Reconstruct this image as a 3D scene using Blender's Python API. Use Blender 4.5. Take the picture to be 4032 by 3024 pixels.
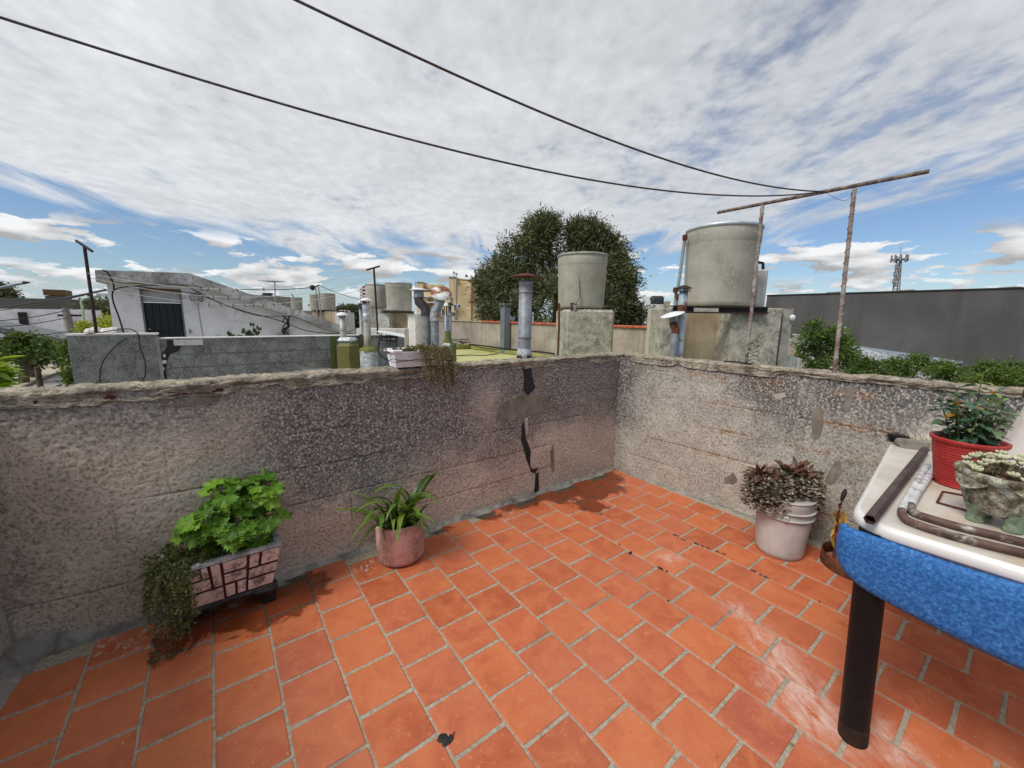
import bpy, math, random
import numpy as np
from mathutils import Vector, Matrix
for o in list(bpy.data.objects): bpy.data.objects.remove(o)
SC = bpy.context.scene
COL = SC.collection
rad = math.radians
# ------------------------------------------------------------------ camera
YAW, PITCH, ROLL, FPX = 0.643014539, -0.167738148, 0.0146681301, 1573.75893
CAM = np.array([-2.97921, -2.30447, 1.442])
_f = np.array([math.sin(YAW)*math.cos(PITCH), math.cos(YAW)*math.cos(PITCH), math.sin(PITCH)])
_r0 = np.array([math.cos(YAW), -math.sin(YAW), 0.0]); _u0 = np.cross(_r0, _f)
_r = _r0*math.cos(ROLL)+_u0*math.sin(ROLL); _u = _u0*math.cos(ROLL)-_r0*math.sin(ROLL)
cd = bpy.data.cameras.new('camera'); cam = bpy.data.objects.new('camera', cd); COL.objects.link(cam)
m = Matrix.Identity(4)
for i in range(3):
    m[i][0] = _r[i]; m[i][1] = _u[i]; m[i][2] = -_f[i]; m[i][3] = CAM[i]
cam.matrix_world = m
cd.sensor_width = 36.0; cd.lens = FPX/4032*36.0; cd.clip_start = 0.02; cd.clip_end = 6000
SC.camera = cam
# ------------------------------------------------------------------ exposure, sun, sky
SC.view_settings.view_transform = 'Standard'; SC.view_settings.look = 'None'
SC.cycles.max_bounces = 6; SC.cycles.diffuse_bounces = 3; SC.cycles.glossy_bounces = 3; SC.cycles.transmission_bounces = 3; SC.cycles.caustics_reflective = False; SC.cycles.caustics_refractive = False
SC.view_settings.exposure = 0.0; SC.view_settings.gamma = 1.0
SUN_AZ, SUN_EL = rad(-93), rad(52)          # azimuth from +Y towards +X: the veiled sun stands to the left
sd = bpy.data.lights.new('sun', 'SUN'); sd.energy = 2.6; sd.angle = rad(22); sd.color = (1.0, .955, .89)
sun = bpy.data.objects.new('sun', sd); COL.objects.link(sun)
sdir = Vector((math.sin(SUN_AZ)*math.cos(SUN_EL), math.cos(SUN_AZ)*math.cos(SUN_EL), math.sin(SUN_EL)))
sun.rotation_euler = (-sdir).to_track_quat('-Z', 'Y').to_euler(); sun.location = (0, 0, 30)

class NT:
    """small helper for node trees"""
    def __init__(s, t): s.t = t; t.nodes.clear()
    def n(s, typ, ins=None, **props):
        nd = s.t.nodes.new(typ)
        for k, v in props.items(): setattr(nd, k, v)
        for k, v in (ins or {}).items(): s.set(nd, k, v)
        return nd
    def set(s, nd, k, v):
        sock = nd.inputs[k]
        if isinstance(v, bpy.types.NodeSocket): s.t.links.new(v, sock)
        elif isinstance(v, bpy.types.Node): s.t.links.new(v.outputs[0], sock)
        else:
            if isinstance(v, (tuple, list)) and len(v) == 3 and sock.type == 'RGBA': v = (*v, 1)
            sock.default_value = v
    def m(s, op, a, b=0.0, c=0.0, clamp=False):
        return s.n('ShaderNodeMath', {0: a, 1: b, 2: c}, operation=op, use_clamp=clamp).outputs[0]
    def v(s, op, a, b=(0, 0, 0)):
        nd = s.n('ShaderNodeVectorMath', {0: a, 1: b}, operation=op)
        return nd.outputs['Value'] if op in ('LENGTH', 'DISTANCE', 'DOT_PRODUCT') else nd.outputs[0]
    def noise(s, vec, scale, detail=4, rough=.55, dist=0.0, dim='3D'):
        return s.n('ShaderNodeTexNoise', {'Vector': vec, 'Scale': scale, 'Detail': detail, 'Roughness': rough, 'Distortion': dist}, noise_dimensions=dim).outputs[0]
    def ss(s, x, lo, hi, a=0.0, b=1.0, kind='SMOOTHSTEP'):
        return s.n('ShaderNodeMapRange', {'Value': x, 'From Min': lo, 'From Max': hi, 'To Min': a, 'To Max': b}, interpolation_type=kind).outputs[0]
    def mix(s, fac, a, b, mode='MIX'):
        nd = s.n('ShaderNodeMix', data_type='RGBA', blend_type=mode)
        s.set(nd, 0, fac); s.set(nd, 6, a); s.set(nd, 7, b)
        return nd.outputs[2]
    def ramp(s, fac, stops):
        nd = s.n('ShaderNodeValToRGB', {'Fac': fac}); e = nd.color_ramp.elements
        while len(e) < len(stops): e.new(0.5)
        for el, (p, c) in zip(e, stops): el.position = p; el.color = (*c, 1)
        return nd.outputs[0]
    def xyz(s, vec):
        nd = s.n('ShaderNodeSeparateXYZ', {0: vec}); return nd.outputs[0], nd.outputs[1], nd.outputs[2]
    def comb(s, x, y, z=0.0):
        return s.n('ShaderNodeCombineXYZ', {0: x, 1: y, 2: z}).outputs[0]

def build_world():
    w = bpy.data.worlds.new('World'); SC.world = w; w.use_nodes = True
    T = NT(w.node_tree)
    d = T.n('ShaderNodeTexCoord').outputs['Generated']
    x, y, z = T.xyz(d)
    sky = T.n('ShaderNodeTexSky', sky_type='NISHITA', sun_disc=False, sun_elevation=SUN_EL, sun_rotation=SUN_AZ,
              altitude=100.0, air_density=1.0, dust_density=.6, ozone_density=1.6).outputs[0]
    sky = T.mix(1.0, sky, (.86, .97, 1.12, 1), 'MULTIPLY')
    zc = T.m('MAXIMUM', z, 0.0)
    el = T.m('ARCSINE', zc); az = T.m('ARCTAN2', x, y)
    k = T.m('ADD', zc, 0.09)
    P = T.comb(T.m('DIVIDE', x, k), T.m('DIVIDE', y, k), 0.0)
    # wind-drawn coordinates: the deck is drawn out along one direction
    rot = T.n('ShaderNodeVectorRotate', {'Vector': P, 'Angle': rad(35)}, rotation_type='Z_AXIS').outputs[0]
    strt = T.v('MULTIPLY', rot, (1.0, 0.34, 1.0))
    # deck of altocumulus
    big = T.noise(strt, .75, 2, .5, .5)
    fine = T.noise(T.v('ADD', T.v('MULTIPLY', rot, (1.0, .72, 1)), (3.1, 1.7, 0)), 14.0, 3, .62, 0)
    mid = T.noise(T.v('ADD', rot, (7.3, 2.2, 0)), 1.9, 3, .6, .6)
    wisp = T.noise(T.v('ADD', T.v('MULTIPLY', rot, (1.0, .42, 1)), (1.3, 4.4, 0)), 2.2, 4, .6, .8)
    # the deck thins towards the right of the view and ends in a ragged edge above the horizon
    thin = T.ss(az, .45, 1.35)
    edge = T.m('ADD', T.m('MULTIPLY', T.m('SUBTRACT', big, .5), .20), T.m('MULTIPLY', T.m('SUBTRACT', wisp, .5), .26))
    elev = T.m('ADD', el, edge)
    rise = T.m('ADD', .118, T.m('MULTIPLY', T.m('ABSOLUTE', T.m('SUBTRACT', az, .6)), .115))
    cover = T.ss(T.m('SUBTRACT', elev, rise), -.035, .045)
    gaps = T.m('ADD', T.m('MULTIPLY', T.m('SUBTRACT', mid, .5), .8), T.m('MULTIPLY', T.m('SUBTRACT', wisp, .5), 1.1))
    gaps = T.m('ADD', gaps, T.m('MULTIPLY', T.m('SUBTRACT', fine, .5), .45))
    thr = T.m('ADD', -.56, T.m('MULTIPLY', thin, .24))
    dens = T.ss(T.m('SUBTRACT', gaps, thr), -.12, .42)
    deck = T.m('MULTIPLY', cover, T.m('MAXIMUM', dens, T.m('MULTIPLY', thin, .42)))
    deck = T.m('MULTIPLY', deck, T.ss(thin, 0, 1, .97, .90))
    tex = T.m('ADD', T.m('MULTIPLY', T.m('SUBTRACT', fine, .5), .70), T.m('MULTIPLY', T.m('SUBTRACT', mid, .5), .85))
    lum = T.ss(tex, -.36, .36, 6.0, 9.2, 'LINEAR')
    lum = T.m('MULTIPLY', lum, T.ss(az, -.6, 1.6, 1.06, .84, 'LINEAR'))
    dcol = T.n('ShaderNodeVectorMath', {0: (.955, .98, 1.015), 'Scale': lum}, operation='SCALE').outputs[0]
    col = T.mix(deck, sky, dcol)
    # small flat-bottomed cumulus low over the horizon
    def cumulus(col, su, sv, seed, lo, hi, thr, opac):
        base = T.comb(T.m('MULTIPLY', az, su), T.m('MULTIPLY', el, sv), seed)
        nz = T.noise(base, 1.0, 6, .60, 0)
        up = T.noise(T.v('ADD', base, (.10, .42, 0)), 1.0, 2, .55, 0)
        win = T.m('MULTIPLY', T.ss(el, lo, lo+.018), T.ss(el, hi-.03, hi, 1, 0))
        msk = T.m('MULTIPLY', T.m('MULTIPLY', T.ss(nz, thr, thr+.038), win), opac)
        lit = T.ss(T.m('SUBTRACT', nz, up), -.10, .14, 4.4, 9.4, 'LINEAR')
        c = T.n('ShaderNodeVectorMath', {0: (.97, .985, 1.0), 'Scale': lit}, operation='SCALE').outputs[0]
        return T.mix(msk, col, c)
    col = cumulus(col, 6.4, 23.0, 3.7, .03, .165, .50, 1.0)
    col = cumulus(col, 11.0, 40.0, 11.2, .012, .09, .515, .92)
    # bright milky air close to the horizon
    hz = T.ss(el, 0.0, .07, .5, 0.0)
    col = T.mix(hz, col, (5.6, 6.9, 8.2, 1))
    bg = T.n('ShaderNodeBackground', {'Color': col, 'Strength': 0.1})
    out = T.n('ShaderNodeOutputWorld', {'Surface': bg})
build_world()
SC.world.cycles.sampling_method = 'MANUAL'; SC.world.cycles.sample_map_resolution = 256
# ------------------------------------------------------------------ photo pixel (4032 x 3024) -> point
def ray(px, py): return _f+_r*((px-2016)/FPX)-_u*((py-1512)/FPX)
def onY(px, py, Y): d = ray(px, py); return CAM+d*((Y-CAM[1])/d[1])
def onX(px, py, X): d = ray(px, py); return CAM+d*((X-CAM[0])/d[0])
def onZ(px, py, Z): d = ray(px, py); return CAM+d*((Z-CAM[2])/d[2])
def onD(px, py, D): return CAM+ray(px, py)*D            # D = depth along the optical axis
def pxm(D): return D/FPX                                 # metres per photo pixel at depth D
def depth(p): return float((np.asarray(p, float)-CAM)@_f)

# ------------------------------------------------------------------ mesh helpers
class MB:
    def __init__(s): s.v = []; s.f = []; s.sm = []
    def add(s, vs, fs, smooth=False):
        b = len(s.v); s.v += [tuple(map(float, q)) for q in vs]
        s.f += [tuple(b+i for i in f) for f in fs]; s.sm += [smooth]*len(fs); return s
    def box(s, lo, hi, rz=0, c=None):
        x0, y0, z0 = lo; x1, y1, z1 = hi
        vs = [(x0,y0,z0),(x1,y0,z0),(x1,y1,z0),(x0,y1,z0),(x0,y0,z1),(x1,y0,z1),(x1,y1,z1),(x0,y1,z1)]
        if rz:
            cx, cy = c if c else ((x0+x1)/2, (y0+y1)/2); a, b = math.cos(rz), math.sin(rz)
            vs = [(cx+(x-cx)*a-(y-cy)*b, cy+(x-cx)*b+(y-cy)*a, z) for x, y, z in vs]
        return s.add(vs, [(0,3,2,1),(4,5,6,7),(0,1,5,4),(1,2,6,5),(2,3,7,6),(3,0,4,7)])
    def bbox(s, lo, hi, b=.01, rz=0, c=None):            # bevelled box (chamfered edges)
        lo = np.array(lo, float); hi = np.array(hi, float); b = min(b, *((hi-lo)*.45)); vs = []; idx = {}
        for i in (0, 1):
            for j in (0, 1):
                for k in (0, 1):
                    cor = [(lo, hi)[q][ax] for ax, q in enumerate((i, j, k))]
                    sg = [1 if q == 0 else -1 for q in (i, j, k)]
                    for ax in range(3):
                        p = [cor[t]+(0 if t == ax else sg[t]*b) for t in range(3)]
                        idx[(i, j, k, ax)] = len(vs); vs.append(p)
        fs = []
        def Q(*ks): fs.append(tuple(idx[k] for k in ks))
        for q in (0, 1):
            Q((q,0,0,0),(q,1,0,0),(q,1,1,0),(q,0,1,0)); Q((0,q,0,1),(1,q,0,1),(1,q,1,1),(0,q,1,1)); Q((0,0,q,2),(1,0,q,2),(1,1,q,2),(0,1,q,2))
        for a in (0, 1):
            for c2 in (0, 1):
                Q((0,a,c2,1),(1,a,c2,1),(1,a,c2,2),(0,a,c2,2)); Q((a,0,c2,0),(a,1,c2,0),(a,1,c2,2),(a,0,c2,2)); Q((a,c2,0,0),(a,c2,1,0),(a,c2,1,1),(a,c2,0,1))
                for e in (0, 1): Q((a,c2,e,0),(a,c2,e,1),(a,c2,e,2))
        if rz:
            cx, cy = c if c else tuple((lo+hi)[:2]/2); ca, sa = math.cos(rz), math.sin(rz)
            vs = [(cx+(x-cx)*ca-(y-cy)*sa, cy+(x-cx)*sa+(y-cy)*ca, z) for x, y, z in vs]
        return s.add(vs, fs)
    def tube(s, pts, r, n=8, cap=True, smooth=True):
        pts = [Vector(p) for p in pts]; N = len(pts)
        rs = [r]*N if not hasattr(r, '__len__') else list(r)
        t = [(pts[min(i+1, N-1)]-pts[max(i-1, 0)]).normalized() for i in range(N)]
        up = Vector((0, 0, 1)) if abs(t[0].z) < .9 else Vector((1, 0, 0))
        a = t[0].cross(up).normalized(); vs = []
        for i in range(N):
            a = (a-t[i]*a.dot(t[i])).normalized(); b = t[i].cross(a)
            for k in range(n):
                th = 2*math.pi*k/n; vs.append(pts[i]+(a*math.cos(th)+b*math.sin(th))*rs[i])
        fs = [(i*n+k, i*n+(k+1) % n, (i+1)*n+(k+1) % n, (i+1)*n+k) for i in range(N-1) for k in range(n)]
        s.add(vs, fs, smooth)
        if cap:
            s.add(vs[:n], [tuple(range(n-1, -1, -1))]); s.add(vs[-n:], [tuple(range(n))])
        return s
    def lathe(s, prof, c, n=32, mat=None, smooth=True, jit=None):
        vs = []
        for i, (r, z) in enumerate(prof):
            for k in range(n):
                th = 2*math.pi*k/n; rr = r*(1+(jit(th, z) if jit else 0))
                p = Vector((rr*math.cos(th), rr*math.sin(th), z))
                if mat is not None: p = mat @ p
                vs.append(p+Vector(c))
        fs = [(i*n+k, i*n+(k+1) % n, (i+1)*n+(k+1) % n, (i+1)*n+k) for i in range(len(prof)-1) for k in range(n)]
        s.add(vs, fs, smooth)
        if prof[0][0] > 1e-5: s.add(vs[:n], [tuple(range(n-1, -1, -1))])
        if prof[-1][0] > 1e-5: s.add(vs[-n:], [tuple(range(n))])
        return s
    def prism(s, poly, ext, smooth=False):               # polygon (3d points) extruded along vector ext
        n = len(poly); vs = [np.array(p, float) for p in poly]; vs = vs+[p+np.array(ext, float) for p in vs]
        return s.add(vs, [tuple(range(n-1, -1, -1)), tuple(range(n, 2*n))]+[(i, (i+1) % n, n+(i+1) % n, n+i) for i in range(n)], smooth)
    def grid(s, P, smooth=True, flip=False):             # P: (nu, nv, 3)
        nu, nv = P.shape[:2]
        fs = [((i*nv+j, (i+1)*nv+j, (i+1)*nv+j+1, i*nv+j+1) if not flip else (i*nv+j, i*nv+j+1, (i+1)*nv+j+1, (i+1)*nv+j)) for i in range(nu-1) for j in range(nv-1)]
        return s.add(P.reshape(-1, 3), fs, smooth)
    def mesh(s, name, off=(0, 0, 0)):
        me = bpy.data.meshes.new(name); o = np.array(off, float)
        me.from_pydata((np.array(s.v)-o).tolist(), [], s.f)
        me.polygons.foreach_set('use_smooth', s.sm); me.update(); return me
    def obj(s, name, mat, parent=None, **tags):
        if parent is None:
            a = np.array(s.v); lo, hi = a.min(0), a.max(0); off = ((lo[0]+hi[0])/2, (lo[1]+hi[1])/2, lo[2])
        else: off = wloc(parent)
        o = bpy.data.objects.new(name, s.mesh(name, off)); COL.objects.link(o)
        if parent is None: o.location = off
        else: o.parent = parent
        o.data.materials.append(mat)
        for k, v in tags.items(): o[k] = v
        return o
def wloc(o):
    p = np.array(o.location); 
    while o.parent: o = o.parent; p = p+np.array(o.location)
    return p
def thing(name, loc, label, cat, group=None):
    o = bpy.data.objects.new(name, None); COL.objects.link(o); o.location = tuple(map(float, loc)); o.empty_display_size = .1
    return tag(o, label, cat, group)
def tag(o, label=None, category=None, group=None, kind=None):
    if label: o['label'] = label
    if category: o['category'] = category
    if group: o['group'] = group
    if kind: o['kind'] = kind
    return o
def inst(name, me, mat, parent, mtx):                    # one more object on shared mesh data; mtx in world space
    o = bpy.data.objects.new(name, me); COL.objects.link(o)
    if not me.materials: me.materials.append(mat)
    o.parent = parent; o.matrix_basis = Matrix.Translation(-Vector(wloc(parent))) @ mtx
    return o
def frame(d, up=(0, 0, 1), roll=0.0):                    # rotation whose +X is d
    d = Vector(d).normalized(); up = Vector(up)
    if abs(d.dot(up)) > .98: up = Vector((1, .2, 0))
    y = up.cross(d).normalized(); z = d.cross(y)
    M = Matrix((d, y, z)).transposed().to_4x4()
    return M @ Matrix.Rotation(roll, 4, 'X')
_lat = np.random.RandomState(5).rand(64, 256, 256)
def vn(x, y, seed=0):                                    # value noise, arrays
    L = _lat[seed % 64]; x = np.asarray(x, float)+seed*7.31; y = np.asarray(y, float)+seed*3.17
    xi = np.floor(x).astype(int); yi = np.floor(y).astype(int); fx = x-xi; fy = y-yi
    fx = fx*fx*(3-2*fx); fy = fy*fy*(3-2*fy); g = lambda a, b: L[a % 256, b % 256]
    return (g(xi, yi)*(1-fx)+g(xi+1, yi)*fx)*(1-fy)+(g(xi, yi+1)*(1-fx)+g(xi+1, yi+1)*fx)*fy
def fbm(x, y, seed=0, o=4, gain=.5):
    t = 0; a = 1; s = 0
    for i in range(o): t = t+a*vn(x*2**i, y*2**i, seed+i); s += a; a *= gain
    return t/s
def sst(x, a, b): t = np.clip((np.asarray(x, float)-a)/(b-a), 0, 1); return t*t*(3-2*t)

# ------------------------------------------------------------------ materials
def srgb(r, g, b): return tuple(((c/255)/12.92 if c/255 <= .04045 else ((c/255+.055)/1.055)**2.4) for c in (r, g, b))
MATS = {}
def mat(name, cols, scale=3.0, detail=6, rough=.8, metal=0.0, spec=.3, bump=0.0, bscale=80.0, bdist=.004, speck=None, streak=None, stain=None, lo=.32, hi=.68, distort=.3, coord='P', rvar=.12):
    """mottled surface; speck=(colour, scale, threshold), streak=(colour, amount, scale), stain=(colour, scale, threshold)"""
    if name in MATS: return MATS[name]
    M = bpy.data.materials.new(name); M.use_nodes = True; T = NT(M.node_tree); MATS[name] = M
    P = T.n('ShaderNodeNewGeometry').outputs['Position'] if coord == 'P' else T.n('ShaderNodeTexCoord').outputs['Object']
    nz = T.noise(P, scale, detail, .6, distort)
    if len(cols) == 1: cols = [tuple(c*.86 for c in cols[0]), tuple(min(1, c*1.14) for c in cols[0])]
    c = T.ramp(nz, [(lo+(hi-lo)*i/(len(cols)-1), k) for i, k in enumerate(cols)])
    if streak:
        sv = T.noise(T.v('MULTIPLY', P, (streak[2], streak[2], streak[2]*.06)), 1.0, 5, .6, .4)
        c = T.mix(T.m('MULTIPLY', T.ss(sv, .48, .68), streak[1]), c, streak[0])
    if stain:
        sv = T.noise(T.v('ADD', P, (5.2, 1.1, 3.3)), stain[1], 7, .65, .6)
        c = T.mix(T.m('MULTIPLY', T.ss(sv, stain[2]-.07, stain[2]+.12), .72), c, stain[0])
    if speck:
        sv = T.noise(P, speck[1], 2, .5)
        c = T.mix(T.m('MULTIPLY', T.ss(sv, speck[2]-.03, speck[2]+.08), .6), c, speck[0])
    b = T.n('ShaderNodeBsdfPrincipled', {'Base Color': c, 'Metallic': metal, 'Specular IOR Level': spec})
    T.set(b, 'Roughness', T.m('ADD', rough-rvar/2, T.m('MULTIPLY', nz, rvar), clamp=True))
    if bump:
        h = T.noise(P, bscale, 4, .6)
        T.set(b, 'Normal', T.n('ShaderNodeBump', {'Strength': bump, 'Distance': bdist, 'Height': h}).outputs[0])
    T.n('ShaderNodeOutputMaterial', {'Surface': b})
    return M
def leafmat(name, cols, rough=.45, trans=.35, spec=.35, isl=True, scale=None, tint=None):
    if name in MATS: return MATS[name]
    M = bpy.data.materials.new(name); M.use_nodes = True; T = NT(M.node_tree); MATS[name] = M
    g = T.n('ShaderNodeNewGeometry')
    r = g.outputs['Random Per Island'] if isl else T.n('ShaderNodeObjectInfo').outputs['Random']
    if scale: r = T.m('ADD', T.m('MULTIPLY', r, .45), T.m('MULTIPLY', T.ss(T.noise(g.outputs['Position'], scale, 3, .5), .3, .7), .55))
    c = T.ramp(r, [(i/(len(cols)-1), k) for i, k in enumerate(cols)])
    if tint: c = T.mix(T.ss(T.noise(g.outputs['Position'], tint[1], 3), tint[2], tint[2]+.12), c, tint[0])
    b = T.n('ShaderNodeBsdfPrincipled', {'Base Color': c, 'Roughness': rough, 'Specular IOR Level': spec})
    t = T.n('ShaderNodeBsdfTranslucent', {'Color': T.mix(1.0, c, (1.25, 1.2, .6, 1), 'MULTIPLY')})
    mx = T.n('ShaderNodeMixShader', {0: trans, 1: b, 2: t})
    T.n('ShaderNodeOutputMaterial', {'Surface': mx})
    return M
def blobs(T, P, lst, nscale=9, namp=.16, soft=.08):      # soft-edged stains at (x, y, r) on the floor
    x, y, z = T.xyz(P)
    nz = T.m('MULTIPLY', T.m('SUBTRACT', T.noise(P, nscale, 6, .65, .8), .5), namp*2)
    out = None
    for bx, by, r in lst:
        d = T.m('SUBTRACT', T.m('ADD', T.v('DISTANCE', T.comb(x, y, 0), (bx, by, 0)), nz), r)
        k = T.ss(d, -soft, soft, 1, 0)
        out = k if out is None else T.m('MAXIMUM', out, k)
    return out
CONC = mat('concrete_grey', [srgb(120,117,110), srgb(150,146,136), srgb(172,168,156)], 5, bump=.35, bscale=70, stain=(srgb(92,90,84), 3.5, .58))
GALV = mat('galvanised_steel', [srgb(104,110,116), srgb(132,138,144), srgb(156,160,164)], 14, rough=.55, metal=.25, spec=.5, stain=(srgb(112,112,112), 6, .6))
RUST = mat('rusty_iron', [srgb(52,34,28), srgb(88,52,38), srgb(120,74,50)], 22, rough=.85, bump=.3, bscale=220, bdist=.002)
DARKIRON = mat('dark_iron', [srgb(38,30,28), srgb(58,46,42)], 20, rough=.7)
BLACKCABLE = mat('black_cable', [srgb(24,24,26), srgb(38,38,40)], 10, rough=.6)
SOIL = mat('soil', [srgb(32,25,20), srgb(58,46,36), srgb(80,66,52)], 40, rough=.95, bump=.9, bscale=90, bdist=.01)
# ================================================================== TERRACE FLOOR
PITCH_T = .21; PY = .2142
def tile_material():
    M = bpy.data.materials.new('red_clay_tile'); M.use_nodes = True; T = NT(M.node_tree)
    P = T.n('ShaderNodeNewGeometry').outputs['Position']
    rnd = T.n('ShaderNodeObjectInfo').outputs['Random']
    base = T.ramp(rnd, [(0, srgb(170,84,54)), (.25, srgb(190,98,64)), (.5, srgb(184,96,68)), (.75, srgb(200,108,66)), (1, srgb(178,92,70))])
    # fired clay: soft clouds, scuffs, pale dust towards the tile edges
    off = T.v('ADD', P, T.comb(T.m('MULTIPLY', rnd, 31.0), T.m('MULTIPLY', rnd, 17.0), 0.0))
    n1 = T.noise(off, 9, 5, .6, .6); n2 = T.noise(off, 38, 5, .62, .4); n3 = T.noise(P, 1.3, 3, .5)
    base = T.mix(T.m('MULTIPLY', T.ss(n1, .40, .68), .48), base, srgb(206,124,84))
    base = T.mix(T.m('MULTIPLY', T.ss(n1, .46, .28), .40), base, srgb(152,76,50))
    base = T.mix(T.m('MULTIPLY', T.ss(n2, .56, .72), .30), base, srgb(224,150,112))
    base = T.mix(T.m('MULTIPLY', T.ss(n3, .40, .64), .35), base, srgb(196,112,84))
    nsp = T.noise(P, 95, 2, .5)
    base = T.mix(T.m('MULTIPLY', T.ss(nsp, .70, .74), .7), base, srgb(224,176,150))
    nds = T.noise(T.v('ADD', P, (4, 9, 2)), 70, 2, .5)
    base = T.mix(T.m('MULTIPLY', T.ss(nds, .72, .76), .7), base, srgb(110,58,42))
    scr = T.noise(T.v('MULTIPLY', T.n('ShaderNodeVectorRotate', {'Vector': off, 'Angle': .7}, rotation_type='Z_AXIS').outputs[0], (60, 2.5, 1)), 1.0, 3, .6, .3)
    base = T.mix(T.m('MULTIPLY', T.ss(scr, .66, .76), .25), base, srgb(214,150,120))
    # white lime bloom left by water running past the table leg
    bl = blobs(T, P, LIME, 14, .13, .09)
    fib = T.ss(T.noise(T.v('MULTIPLY', T.n('ShaderNodeVectorRotate', {'Vector': P, 'Angle': -.9}, rotation_type='Z_AXIS').outputs[0], (7, 20, 1)), 1.0, 5, .7, 1.2), .30, .62)
    base = T.mix(T.m('MULTIPLY', T.m('MULTIPLY', bl, fib), .72), base, srgb(226,206,204))
    dry = blobs(T, P, DRYLIME, 22, .10, .03)
    base = T.mix(T.m('MULTIPLY', T.m('MULTIPLY', dry, T.ss(T.noise(P, 26, 5, .7, 1.2), .50, .62)), .75), base, srgb(205,186,180))
    base = T.mix(1.0, base, (.97, 1.02, .94, 1), 'MULTIPLY')
    # wet film
    wet = blobs(T, P, WET, 7, .15, .022)
    base = T.mix(T.m('MULTIPLY', wet, .82), base, srgb(100,42,20))
    rough = T.m('ADD', T.ss(n2, .3, .7, .42, .60), 0.0)
    rough = T.m('ADD', T.m('MULTIPLY', rough, T.m('SUBTRACT', 1.0, wet)), T.m('MULTIPLY', wet, .05))
    b = T.n('ShaderNodeBsdfPrincipled', {'Base Color': base, 'Roughness': rough, 'Specular IOR Level': .42})
    h = T.m('MULTIPLY', T.m('ADD', n2, T.m('MULTIPLY', T.noise(P, 260, 3, .6), .5)), T.m('SUBTRACT', 1.0, T.m('MULTIPLY', wet, .9)))
    T.set(b, 'Normal', T.n('ShaderNodeBump', {'Strength': .22, 'Distance': .003, 'Height': h}).outputs[0])
    T.n('ShaderNodeOutputMaterial', {'Surface': b})
    return M
def fl(px, py): p = onZ(px, py, 0); return p[0], p[1]
LIME = [(*fl(2905,2405), .035), (*fl(3050,2560), .05), (*fl(3090,2650), .07), (*fl(3140,2740), .085), (*fl(3200,2810), .085), (*fl(3270,2880), .05),
        (*fl(3470,2900), .04), (*fl(3520,2950), .05), (*fl(2640,2200), .02), (*fl(2990,2500), .03)]
DRYLIME = [(*fl(560,2490), .12), (*fl(420,2510), .10), (*fl(860,2420), .10), (*fl(1240,2290), .05), (*fl(940,2400), .08), (*fl(1440,2225), .07), (*fl(2000,2010), .06), (*fl(2250,1960), .06)]
WET = [(x_, y_, r_*1.5+.012) for x_, y_, r_ in [(*fl(2130,1935), .10), (*fl(2060,1965), .09), (*fl(1990,1990), .06), (*fl(2280,1900), .15), (*fl(2360,1880), .13), (*fl(2200,1940), .12), (*fl(2400,1925), .08), (*fl(2330,1990), .07),
       (*fl(1180,2330), .09), (*fl(1090,2380), .09), (*fl(1000,2410), .09), (*fl(880,2440), .06), (*fl(1720,2080), .05), (*fl(1740,2050), .04), (*fl(700,2520), .06), (*fl(1240,2290), .05), (*fl(2330,1940), .1), (*fl(1920,2030), .05), (*fl(780,2470), .06)]]
def grout_material():
    M = bpy.data.materials.new('cement_grout'); M.use_nodes = True; T = NT(M.node_tree)
    P = T.n('ShaderNodeNewGeometry').outputs['Position']
    n = T.noise(P, 60, 5, .7); n2 = T.noise(P, 2.2, 3)
    c = T.ramp(n, [(.28, srgb(126,118,102)), (.5, srgb(160,151,134)), (.72, srgb(186,179,164))])
    c = T.mix(T.m('MULTIPLY', T.ss(n2, .52, .66), .5), c, srgb(122,106,88))
    wet = blobs(T, P, WET, 7, .15, .022)
    c = T.mix(T.m('MULTIPLY', wet, .85), c, srgb(56,40,28))
    b = T.n('ShaderNodeBsdfPrincipled', {'Base Color': c, 'Roughness': T.ss(wet, 0, 1, .9, .3), 'Specular IOR Level': .3})
    T.set(b, 'Normal', T.n('ShaderNodeBump', {'Strength': .6, 'Distance': .003, 'Height': n}).outputs[0])
    T.n('ShaderNodeOutputMaterial', {'Surface': b})
    return M
TILE = tile_material(); GROUT = grout_material()
X0 = -10.741*PITCH_T; Y0 = -3.771*PITCH_T
FX0, FX1, FY0, FY1 = -3.78, .12, -3.62, .07
floor_o = MB().box((FX0-.25, FY0, -.25), (FX1+.1, FY1+.2, -.0035)).obj('terrace_floor', GROUT); tag(floor_o, kind='structure')
RT = random.Random(4)
def tile_mesh(w, l, seed):
    r = random.Random(seed); j = lambda s=.0012: r.uniform(-s, s); b = .0035; nb = 5
    ring0, ring1, ring2 = [], [], []
    edge = []
    for (ax, ay), (bx, by) in zip([(-1,-1),(1,-1),(1,1),(-1,1)], [(1,-1),(1,1),(-1,1),(-1,-1)]):
        for k in range(nb): t = k/nb; edge.append((ax+(bx-ax)*t, ay+(by-ay)*t, k == 0))
    for ex, ey, c in edge:
        rr = .985 if c else 1.0
        x = ex*w/2*rr+j(.0009); y = ey*l/2*rr+j(.0009)
        ring0.append((x, y, -.012)); ring1.append((x, y, -.0022+j(.0005))); ring2.append((x-math.copysign(b, ex)*(abs(ex) > .97), y-math.copysign(b, ey)*(abs(ey) > .97), j(.0003)))
    n = len(edge); vs = ring0+ring1+ring2
    fs = [(k*n+i, k*n+(i+1) % n, (k+1)*n+(i+1) % n, (k+1)*n+i) for k in (0, 1) for i in range(n)]+[tuple(range(2*n, 3*n))]
    return MB().add(vs, fs).mesh('tile')
TW, TL = PITCH_T-.0085, PY-.0145
tmesh = [tile_mesh(TW, TL, s) for s in range(7)]
cache = {}
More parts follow.
